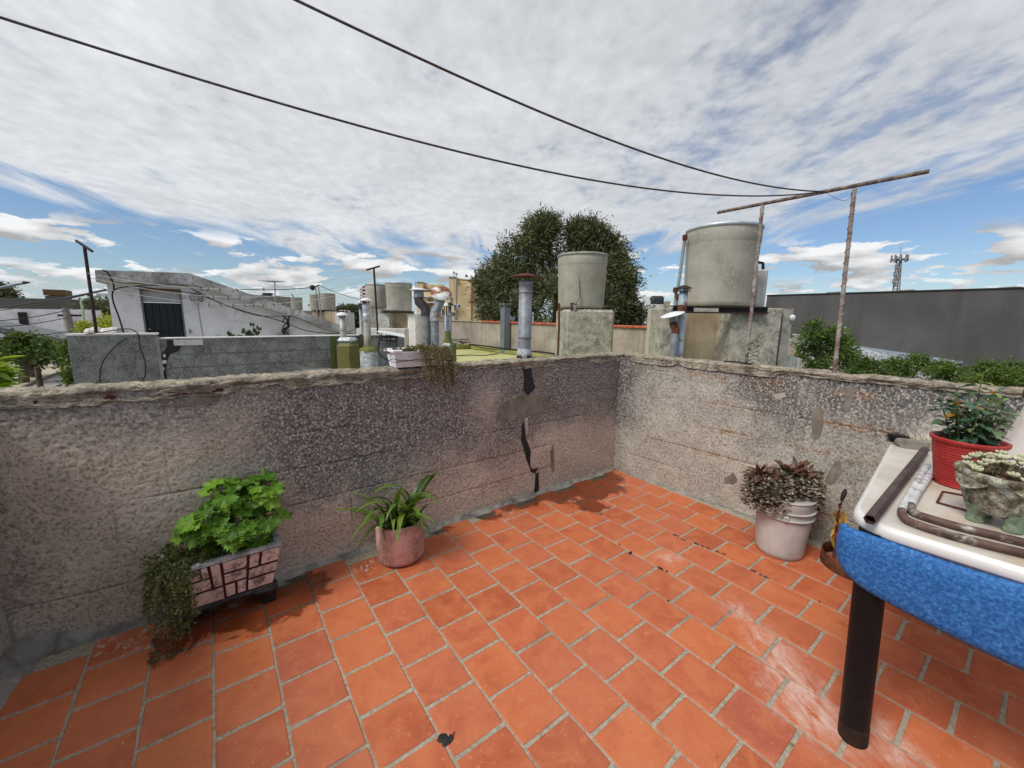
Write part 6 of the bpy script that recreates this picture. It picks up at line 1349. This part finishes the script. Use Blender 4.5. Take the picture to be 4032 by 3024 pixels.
for k in range(4): tag(MB().lathe([(1.5,0),(1.6,.2),(1.6,3.2),(.9,3.9),(.001,4.1)], onD(2571+k*9.5,1197,192)-[0,0,.2], 14).obj('roof_tank', mat('black_tank', [srgb(40,44,48), srgb(54,58,62)], 1, rough=.4)), '%s black roof tank from the left in the distant row' % ('first','second','third','fourth')[k], 'water tank', 'black roof tanks in the distance')
block('far_building', 'distant low white house beyond the tanks', 1335, 1392, 1221, 75, 8, ROOFW, ((1345,1226,1352,1232),))
block('far_building', 'distant grey house left of the pole pair', 1208, 1232, 1190, 80, 6, WHT2, ((1212,1196,1218,1202),))
# ---- warehouse and mast on the right
XW = 30.0
wh = thing('warehouse', (XW+5, 2, GZ), 'huge plain dark grey warehouse wall at the right', 'building')
WGREY = mat('charcoal_render', [srgb(78,76,74), srgb(88,86,84), srgb(96,94,92)], .35, rough=.9, streak=(srgb(70,68,66), .5, .7), bump=.1, bscale=20)
zt_ = onX(4032,1135,XW)[2]
MB().box((XW,-40,GZ), (XW+14,10.6,zt_)).obj('wall', WGREY, wh); MB().box((XW-.06,-40,zt_), (XW+.5,10.62,zt_+.06)).obj('parapet_flashing', DARKIRON, wh)
for k_, (x, y) in enumerate(((3310,1151),(3590,1143),(4010,1131))): slab(x-14,x+14,y-3,34+k_,0,1.2,None,y+12).obj('roof_cowl', CONC, wh)
cm = thing('cell_tower', onX(3530,1160,60)*[1,1,0]+[0,0,GZ], 'lattice mobile phone mast with antennas above the warehouse', 'mast')
Dm = depth(onX(3530,1160,60)); tb_, tt_ = onD(3516,1300,Dm), onD(3543,1008,Dm); LAT = mat('mast_steel', [srgb(110,108,112), srgb(146,144,148)], 3, rough=.6)
for k in range(3):
    th = k*2.094; o_ = np.array([math.cos(th), math.sin(th), 0]); MB().tube([tb_+o_*.45, tt_+o_*.22], .06, 5).obj('mast_leg', LAT, cm)
mb = MB()
for i in range(26):
    t0, t1 = i/26, (i+1)/26
    for k in range(3):
        th, th2 = k*2.094, (k+1)*2.094; w0, w1 = .45-.23*t0, .45-.23*t1
        mb.tube([tb_+(tt_-tb_)*t0+np.array([math.cos(th),math.sin(th),0])*w0, tb_+(tt_-tb_)*t1+np.array([math.cos(th2),math.sin(th2),0])*w1], .03, 3, False)
mb.obj('lattice', LAT, cm, kind='stuff')
MB().tube([tt_, tt_+[0,0,1.0]], .03, 5).obj('lightning_rod', LAT, cm); MB().lathe([(.2,-.1),(.75,-.08),(.75,0),(.2,.02)], tt_-[0,0,.35], 12).obj('platform', LAT, cm)
for k in range(9):
    th = k*.698; q = tt_+np.array([math.cos(th)*.7, math.sin(th)*.7, -.3]); MB().bbox(q-[.08,.08,.35], q+[.08,.08,.4], .03).obj('antenna_panel', LAT, cm)
for k, y in enumerate((1050,1062,1078,1092,1108,1120)): q = onD(3536-k*2.5+(6 if k % 2 else -6), y, Dm-.3); MB().bbox(q-[.14,.14,.28], q+[.14,.14,.3], .05).obj('antenna_panel', LAT, cm)
# low roofs between hedge and warehouse
def lowroof(label, x0, x1, y, D, th, m_, slope=.0):
    b = thing('low_building', onD((x0+x1)/2, y, D)*[1,1,0]+[0,0,GZ], label, 'building'); a = onD(x0, y, D); c = onD(x1, y, D); a[2] = c[2] = (a[2]+c[2])/2
    w0 = slab(x0, x1, y+3, D+.1, GZ, th).obj('wall', ROOFW, b)
    P_ = [a, c, c+FW*th+[0,0,slope], a+FW*th+[0,0,slope]]; MB().prism(P_, (0,0,.12)).obj('roof', m_, b); return b
ZINCR = mat('pale_corrugated', [srgb(170,174,178), srgb(196,198,200)], 1.5, rough=.5, metal=.2)
lowroof('low shed with pale roof below the warehouse, left end', 3340, 3560, 1425, 21, 5, ZINCR, .8)
lowroof('long low shed roof at the foot of the warehouse, right end', 3560, 4060, 1432, 22, 6, mat('blue_grey_corrugated', [srgb(130,140,152), srgb(156,166,176)], 1.5, rough=.5), .9)
lowroof('low white roof between the feathery tree and the shed', 3130, 3330, 1398, 24, 6, ZINCR, .6)
t, c, r, z0, z1 = tank('small pale tank on a pink base left of the feathery tree', 3137, 1318, 1350, 36, 20); slab(3115,3156,1350,20.2,GZ,2).obj('base', mat('pink_base', [srgb(176,156,140)], 1), t)
pl = thing('wooden_post', onD(3322,1380,13)*[1,1,0]+[0,0,GZ], 'pale square wooden post behind the feathery tree', 'post'); a = onD(3322,1345,13); b2 = onD(3328,1286,13)
slab(3316,3334,1286,13,GZ,.12).obj('post', mat('pale_wood', [srgb(146,150,132), srgb(168,172,156)], 6), pl)
# ================================================================== LEFT STREET SIDE
YF = 62
wb = thing('white_building', (-25, YF, GZ), 'long plain white building at the end of the street', 'building')
xa, xb = -60, onY(262,1218,YF)[0]; zt_ = onY(150,1217,YF)[2]
MB().box((xa,YF,GZ), (xb,YF+12,zt_)).obj('wall', PLAST, wb); MB().box((xb,YF+.5,GZ), (onY(306,1220,YF)[0],YF+12,zt_-.06)).obj('side_wall', PLAST, wb)
a = onY(290,1264,YF); b = onY(306,1312,YF); dd = MB().box((a[0],YF+.38,b[2]), (b[0]-.1,YF+.52,a[2])).obj('door', DARKIRON, wb)
MB().box((onY(242,1220,YF)[0],YF-.15,GZ), (onY(256,1220,YF)[0],YF,zt_)).obj('downpipe', SHUT, wb); q = onY(97,1275,YF); MB().box((q[0]-.3,YF-.2,q[2]-1.4), (q[0]+.3,YF,q[2]+1.2)).obj('vent_slot', DARKIRON, wb)
gh = thing('gabled_house', (-22, 52, GZ), 'low white house with dark sloping roof behind the street trees', 'building')
YH = 52; hp = [onY(-120,1270,YH), onY(60,1300,YH), onY(260,1336,YH)]
MB().prism([np.array([p[0],YH,p[2]]) for p in hp]+[np.array([hp[2][0],YH,hp[2][2]-.35]), np.array([hp[0][0],YH,hp[0][2]-.35])], (0,7,0)).obj('roof', mat('slate_roof', [srgb(96,98,102), srgb(120,122,124)], .6), gh)
MB().prism([np.array([hp[0][0],YH+.3,GZ]), np.array([hp[2][0]-.4,YH+.3,GZ]), np.array([hp[2][0]-.4,YH+.3,hp[2][2]-.38]), np.array([hp[0][0],YH+.3,hp[0][2]-.45])], (0,6,0)).obj('wall', PLAST, gh)
a = onY(186,1335,YH); b = onY(230,1400,YH); MB().box((a[0],YH+.24,GZ), (b[0],YH+.32,a[2])).obj('garage_opening', DARKIRON, gh)
lb = thing('long_building', (-30, 96, GZ), 'long dark grey building on the left skyline', 'building'); DL = 95
LBM = mat('dark_weathered_wall', [srgb(96,94,86), srgb(120,116,106)], .15, streak=(srgb(80,76,70), .5, .2)); MB().box((-70,DL,GZ), (onY(440,1178,DL)[0],DL+15,onY(100,1174,DL)[2])).obj('wall', LBM, lb)
tw = thing('roof_tower', (onY(225,1160,90)[0], 90, 0), 'brown topped square block on the left skyline building', 'building')
a, b = onY(180,1140,90), onY(270,1216,90); MB().box((a[0],89,GZ), (b[0],93,onY(225,1166,90)[2])).obj('block', LBM, tw); MB().box((a[0]-.1,88.9,onY(225,1164,90)[2]), (b[0]+.1,93.1,a[2])).obj('brown_top', mat('brown_sheet', [srgb(98,74,48), srgb(120,94,64)], .4), tw)
lpst = thing('street_lamp', (onY(332,1290,40)[0], 40, GZ), 'pale green curved street lamp beyond the grey wall', 'street lamp')
q = [onY(x,y,40) for x,y in ((338,1330),(333,1280),(325,1215),(320,1190),(328,1178),(350,1172),(385,1165),(415,1158))]; q.insert(0, np.array([q[0][0]+.1, 40, GZ]))
MB().tube(smoothpath(q,5), .075, 8).obj('pole', mat('pale_green_paint', [srgb(150,176,140), srgb(170,194,160)], 1, rough=.5), lpst); MB().bbox(q[-1]-[.5,.15,.12], q[-1]+[.5,.15,.1], .05).obj('lamp_head', SHUT, lpst)
up = thing('utility_pole', (onY(280,1330,30)[0], 30, GZ), 'weathered wooden utility pole before the white building', 'pole')
q = [onY(x,y,30) for x,y in ((256,1212),(272,1270),(285,1330))]; MB().tube([np.array([q[2][0]+.6,30,GZ]), q[2], q[1], q[0]], [.19,.18,.165,.15], 8).obj('pole', WPOLE, up)
a = onY(280,1242,30); MB().tube([a-[.5,0,0], a+[.4,0,0]], .06, 5).obj('bracket', DARKIRON, up)
for k_, (a, b, lab, r_) in enumerate((((-60,1215),(416,1142),'thick black overhead cable crossing at the far left',.028), ((-60,1228),(350,1158),'second overhead cable below the thick one at the far left',.016), ((-60,1265),(250,1225),'faint overhead wire across the white building',.02), ((-60,1290),(270,1250),'lower faint overhead wire across the white building',.018), ((-60,1330),(300,1300),'lowest sagging overhead wire above the street trees',.02))):
    Da = 22+k_*2; q = [onY(a[0]+(b[0]-a[0])*s, a[1]+(b[1]-a[1])*s+8*4*s*(1-s), Da-(10 if k_ < 2 else 0)*s) for s in np.linspace(0,1,14)]; tag(MB().tube(q, r_, 5).obj('overhead_wire', BLACKCABLE), lab, 'wire')
sa = thing('street_light_arm', onY(60,1130,14), 'thin grey lamp arm poking in at the left edge', 'lamp arm'); MB().tube([onY(-60,1145,14), onY(90,1115,14)], .035, 6).obj('arm', GALV, sa); q = onY(92,1113,14); MB().tube([q, onY(118,1112,14)], [.05,.015], 6).obj('tip', RUST, sa)
# ================================================================== TREES
BARK = mat('bark', [srgb(58,48,40), srgb(84,72,60), srgb(104,92,78)], 6, rough=.95, bump=.7, bscale=20, bdist=.03)
def ellipts(c, rx, ry, rz, n, rs, shell=.45):
    d = rs.randn(n,3); d /= np.linalg.norm(d, axis=1, keepdims=True); k = (shell+(1-shell)*rs.rand(n))**(1/1.6)
    return np.array(c)+d*np.array([rx,ry,rz])*k[:,None], d
def clumped(lobes, per, csize, leaves, L, W, seed, out=.6, droop=.1, shell=.55):
    rs = np.random.RandomState(seed); C, D = [], []
    for (c, rx, ry, rz) in lobes:
        cc, dd = ellipts(c, rx, ry, rz, per, rs, shell)
        for q, d in zip(cc, dd):
            n = int(leaves*(.6+.8*rs.rand())); s = csize*(.6+.8*rs.rand()); p = q+rs.randn(n,3)*s*np.array([1,1,.75]); C.append(p); D.append(d*out+rs.randn(n,3)*.6+np.array([0,0,-droop]))
    C = np.concatenate(C); D = np.concatenate(D); return leafmass(C, D, L, W, seed)
def tree(name, label, base, top, tr_r, lobes, per, csize, leaves, L, W, mt, seed, out=.6, droop=.1, limbs=True, group=None, shell=.55, cat='tree'):
    t = thing(name, base, label, cat, group); rs = random.Random(seed); base = Vector(base); top = Vector(top)
    mb = MB(); m1 = base.lerp(top, .5)+Vector((rs.uniform(-.1,.1), rs.uniform(-.1,.1), 0))*tr_r*4; mb.tube([base, m1, top], [tr_r, tr_r*.8, tr_r*.55], 8); mb.obj('trunk', BARK, t)
    if limbs:
        for (c, rx, ry, rz) in lobes:
            e = Vector(c); MB().tube([top, top.lerp(e,.5)+Vector((0,0,rz*.1)), e], [tr_r*.5, tr_r*.3, tr_r*.12], 6).obj('limb', BARK, t)
    V, F = clumped(lobes, per, csize, leaves, L, W, seed, out, droop, shell); massobj('crown', V, F, mt, t); return t
def lobe(px, py, rpx, D, fl=1.0, dz=0): p = onD(px, py, D+dz); r = wpx(rpx, D); return (p, r, r, r*fl)
DT = 27
CAS = leafmat('dark_needle_foliage', [srgb(56,60,40), srgb(78,82,52), srgb(104,108,70), srgb(132,134,94)], rough=.6, trans=.2, scale=.9)
lobes = [lobe(2090,985,85,DT), lobe(2128,912,48,DT), lobe(2150,888,30,DT), lobe(2030,1040,85,DT), lobe(1965,1085,60,DT), lobe(2015,1150,110,DT,1,-1), lobe(2310,985,84,DT), lobe(2278,912,34,DT), lobe(2330,920,45,DT), lobe(2390,985,60,DT), lobe(2420,1060,66,DT), lobe(2370,1100,110,DT,1,-1), lobe(2190,1080,120,DT,1,1), lobe(2150,1190,120,DT,1,-2), lobe(2300,1210,110,DT,1,-2), lobe(2430,1170,58,DT), lobe(1925,1120,38,DT), lobe(1950,1205,70,DT), lobe(2050,1225,80,DT), lobe(2400,1240,90,DT), lobe(2480,1250,48,DT), lobe(2455,1120,36,DT)]
bs = onD(2200,1260,DT); bs[2] = GZ; tp = onD(2195,1150,DT)
tree('casuarina_tree', 'big dark feathery evergreen behind the beige wall and centre tank', bs, tp, .45, lobes, 110, .32, 26, .36, .07, CAS, 3, .9, .3, shell=.3)
# feathery green tree right, and the hedge of crowns below
FEA = leafmat('feathery_green', [srgb(56,78,36), srgb(78,102,46), srgb(104,128,60), srgb(128,148,76)], trans=.3, scale=2.0)
Dj = 10.5; lobes = [lobe(3210,1305,42,Dj), lobe(3185,1350,40,Dj), lobe(3260,1350,48,Dj), lobe(3290,1320,30,Dj), lobe(3220,1400,70,Dj), lobe(3300,1400,48,Dj), lobe(3170,1440,50,Dj), lobe(3340,1390,22,Dj), lobe(3270,1455,70,Dj), lobe(3310,1355,26,Dj)]
bs = onD(3240,1450,Dj); bs[2] = GZ; tree('feathery_tree', 'feathery green tree rising left of the right clothesline post', bs, onD(3240,1440,Dj), .09, [(c_, a_*.86, b_*.86, d_*.8) for c_, a_, b_, d_ in lobes], 20, .08, 30, .13, .03, FEA, 5, 1.0, .35, shell=.3)
R = random.Random(12)
HED = leafmat('bright_hedge', [srgb(54,74,30), srgb(76,98,40), srgb(98,120,52), srgb(120,140,68)], trans=.3, scale=1.6)
for i, (xs_, lab) in enumerate((((3400,1505),'leafy crown just right of the clothesline post behind the parapet'), ((3560,1490),'leafy crown in the middle of the row behind the beige parapet'), ((3740,1515),'leafy crown above the red pot plant behind the parapet'), ((3930,1510),'leafy crown at the right edge behind the parapet'))):
    Dh = (11.5,12.5,12,11)[i]; px, py = xs_
    lobes = [lobe(px+R.uniform(-95,95), py+R.uniform(-25,60), R.uniform(30,56), Dh, .75, R.uniform(-1,1)) for _ in range(11)]+[lobe(px+R.uniform(-80,80), py-48+R.uniform(-25,18), R.uniform(12,24), Dh) for _ in range(6)]+[lobe(px+k*45, py+90, 70, Dh) for k in (-2,0,2)]
    bs = onD(px,py,Dh); bs[2] = GZ; tree('leafy_tree', lab, bs, onD(px,py+70,Dh), .1, lobes, 17, .11, 30, .09, .03, HED, 20+i, .9, .25, group='tree crowns behind the beige parapet', shell=.35)
# street trees
STL = leafmat('street_leaf', [srgb(60,82,36), srgb(84,106,48), srgb(110,130,62)], trans=.3, scale=.6)
for i, ((bx, by), lob, D_, lab) in enumerate((((94,1506), [(50,1350,40),(85,1330,34),(20,1375,38),(70,1385,45),(110,1370,30)], 41, 'rounded street tree nearest on the pavement, left'), ((130,1484), [(130,1335,42),(110,1375,46),(155,1370,38),(140,1405,36)], 44, 'rounded street tree with a bare trunk beside the kerb'), ((241,1445), [(232,1365,22),(215,1390,24),(245,1385,18)], 51, 'farthest small street tree by the grey wall edge'))):
    b = onZ(bx, by, GZ+.14); Dd = depth(b); lobes = [lobe(x,y+10,r*.72,Dd) for x,y,r in lob]; tree('street_tree', lab, b, onD(bx+2, lob[-1][1], Dd), .28, lobes, 34, .26, 16, .28, .16, STL, 40+i, .6, .1, group='street trees along the pavement', shell=.35)
b = onZ(150,1480,GZ+.14); sk = thing('plum_shrub', onD(62,1470,46)*[1,1,0]+[0,0,GZ], 'dark purple leaved shrub between the street trees', 'shrub')
V, F = clumped([lobe(62,1410,26,47), lobe(75,1430,20,47)], 40, .25, 14, .3, .18, 77); massobj('crown', V, F, leafmat('plum_leaf', [srgb(66,40,44), srgb(96,62,62), srgb(80,70,56)]), sk); MB().tube([onD(64,1500,47)*[1,1,0]+[0,0,GZ], onD(64,1430,47)], .12, 6).obj('trunk', BARK, sk)
lobes = [lobe(400,1225,50,60), lobe(360,1250,40,60), lobe(430,1260,45,58), lobe(385,1275,45,58), lobe(330,1262,26,60)]; b = onD(390,1300,60); b[2] = GZ; tree('dark_tree', 'dark broad tree between the street lamp and the stair house', b, onD(390,1280,60), .4, lobes, 60, .5, 18, .5, .25, CAS, 50, shell=.35)
b = onD(20,1180,110); b[2] = GZ; tree('far_tree', 'dark tree top above the long building at the far left', b, onD(15,1170,110), .5, [lobe(15,1150,26,110), lobe(-20,1140,30,110), lobe(35,1165,14,110)], 50, .7, 14, .8, .4, CAS, 51)
b = onD(1392,1290,38); b[2] = GZ; tree('round_tree', 'dark round tree crown between the slim flues', b, onD(1392,1270,38), .3, [lobe(1392,1262,38,38), lobe(1372,1280,26,37), lobe(1412,1255,28,38), lobe(1395,1290,40,37)], 60, .3, 16, .28, .14, leafmat('dark_round_leaf', [srgb(28,42,22), srgb(44,60,30), srgb(60,78,40)], trans=.15, scale=1), 52, shell=.5)
for i in range(7):
    x = 1335+i*13; y = 1212+random.Random(i).uniform(-8,4); b = onD(x,1235,300); b[2] = GZ; tree('far_eucalyptus', '%s distant tree from the left in the skyline row behind the poles' % ('first','second','third','fourth','fifth','sixth','seventh')[i], b, onD(x,1225,300), .5, [lobe(x,y,8,300,1.1), lobe(x+4,y+8,8,300)], 30, .6, 10, 1.0, .6, CAS, 60+i, limbs=False, group='distant trees on the skyline')
# shrub hanging at the end of the grey wall, small roof plants
b = onY(275,1450,6.0); b[2] = GZ; lobes = [lobe(268,1365,24,depth(onY(268,1365,6.0))), lobe(262,1410,26,depth(onY(268,1365,6.0))), lobe(275,1450,34,depth(onY(268,1365,6.0))), lobe(268,1500,40,depth(onY(268,1365,6.0))), lobe(285,1540,40,depth(onY(268,1365,6.0))), lobe(272,1590,45,depth(onY(268,1365,6.0)))]
lobes = [(np.array([c[0]+.02, c[1]+.45, c[2]]), rx*.62, ry*.62, rz*.9) for c, rx, ry, rz in lobes]; b[0] -= .45; b[1] += .6
tree('leafy_shrub', 'tall leafy shrub growing past the left end of the grey wall', b, (b[0], b[1], .6), .06, lobes, 36, .07, 20, .06, .035, HED, 80, shell=.35, cat='shrub', limbs=False)
YLW = leafmat('yellow_green', [srgb(150,160,50), srgb(176,184,70), srgb(130,144,50)], trans=.3)
for k_, (x, y, r_, D_, lab) in enumerate(((332,1284,18,9.5,'yellow green plant left of the leaning T post'), (418,1272,24,9.5,'yellow green plant right of the leaning T post'))):
    t = thing('roof_plant', onD(x,1300,D_)*[1,1,0]+[0,0,.9], lab, 'plant'); V, F = clumped([lobe(x,y,r_,D_), lobe(x+8,y+10,r_,D_)], 30, .05, 14, .06, .03, 90+k_); massobj('foliage', V, F, YLW, t); MB().tube([onD(x,1330,D_), onD(x,y,D_)], .012, 5).obj('stem', STEM, t)
rk = thing('plaster_rubble', onD(380,1295,8.6)*[1,1,0]+[0,0,gz1], 'pile of white plaster rubble at the foot of the leaning T post', 'rubble'); R = random.Random(3); rc_ = []
for k in range(7):
    q = onD(355+k*18+R.uniform(-5,5), 1300+R.uniform(-4,6), 8.7+R.uniform(-.1,.1)); s_ = R.uniform(.05,.1)*(1.4 if 2 < k < 5 else 1); MB().lathe([(s_*.9,-.14),(s_*1.2,-.02),(s_*.7,s_*.5),(.001,s_*.62)], q, 8, None, False, lambda th,z: .2*math.sin(3*th+k)).obj('rubble_lump', ROOFW, rk)
ps = thing('ledge_geranium', onY(980,1330,5.9)*[1,1,0]+[0,0,.9], 'small dark leaved geranium sprigs peeping above the grey wall', 'plant'); R = random.Random(6); st = MB(); DL2 = leafmat('small_dark_leaf', [srgb(52,66,36), srgb(80,94,52)], isl=False); gl2 = [lobed_leaf(1.0, 9, 5, .06, .2)]
for x, y in ((908,1312),(940,1322),(960,1300),(975,1318),(985,1308),(998,1282),(1012,1290),(1018,1302),(1003,1300),(968,1308),(930,1326),(992,1320),(912,1326)):
    p = onY(x,y,5.9); b = onY(x*.5+490,1345,5.9); st.tube([b,(p+b)/2,p], .005, 4)
    for k in range(2):
        d = Vector((R.uniform(-1,1),-1,R.uniform(.1,1))).normalized(); Mx = frame(Vector((R.uniform(-1,1),.2,-.4)), d) @ Matrix.Scale(R.uniform(.03,.05), 4); inst('leaf', gl2[0], DL2, ps, Matrix.Translation(Vector(p)+Vector((R.uniform(-.03,.03),-.02,R.uniform(-.03,.03)))) @ Mx)
st.obj('stems', STEM, ps, kind='stuff')
# leaves of a near tree at the left edge
nt = thing('broad_leaf_tree', (-5.9, 2.2, GZ), 'bright green long leaved tree at the left edge behind the parapet', 'tree'); NLF = leafmat('near_leaf', [srgb(92,128,34), srgb(118,152,44), srgb(146,172,60), srgb(164,184,82)], trans=.35, isl=False)
MB().tube([(-5.9,2.2,GZ),(-5.8,2.15,-1),(-5.2,2.05,.3),(-4.75,2.0,.75)], [.09,.08,.05,.03], 8).obj('trunk', BARK, nt)
lf = [oval_leaf(1.0, .30, s, c) for s, c in enumerate((.15,.35,.05))]; R = random.Random(17)
for k in range(46):
    c = Vector(onY(R.uniform(-120,0), R.uniform(1400,1580), R.uniform(1.9,2.5))); az = R.uniform(0,6.28)
    for i in range(5):
        d = Vector((math.cos(az+i*.5-1)*.6+.6, math.sin(az+i*.5-1)*.5-.35, R.uniform(-.5,.4))).normalized(); inst('leaf', R.choice(lf), NLF, nt, Matrix.Translation(c) @ frame(d, roll=R.uniform(-.6,.6)) @ Matrix.Scale(R.uniform(.10,.16), 4))
# a bird over the apartment block
bd_ = onD(1836,1088,30); mb = MB().tube([bd_-RT3*.13, bd_-RT3*.05, bd_+RT3*.05, bd_+RT3*.14, bd_+RT3*.19], [.012,.04,.05,.032,.008], 8)
for s in (-1, 1):
    w0 = bd_+RT3*.06; w1 = bd_-RT3*.05; tip = bd_+np.array([0,0,.12])+FW*s*.26-RT3*.05; mid = bd_+np.array([0,0,.09])+FW*s*.12+RT3*.08; mb.add([w0, mid, tip, bd_+FW*s*.12-RT3*.05+np.array([0,0,.06]), w1], [(0,1,2,3,4)])
mb.add([bd_-RT3*.11, bd_-RT3*.24+FW*.04, bd_-RT3*.24-FW*.04], [(0,1,2)]); tag(mb.obj('bird', mat('dark_feather', [srgb(60,58,60), srgb(90,88,88)], 20)), 'small dark bird flying over the cream apartment block', 'bird')
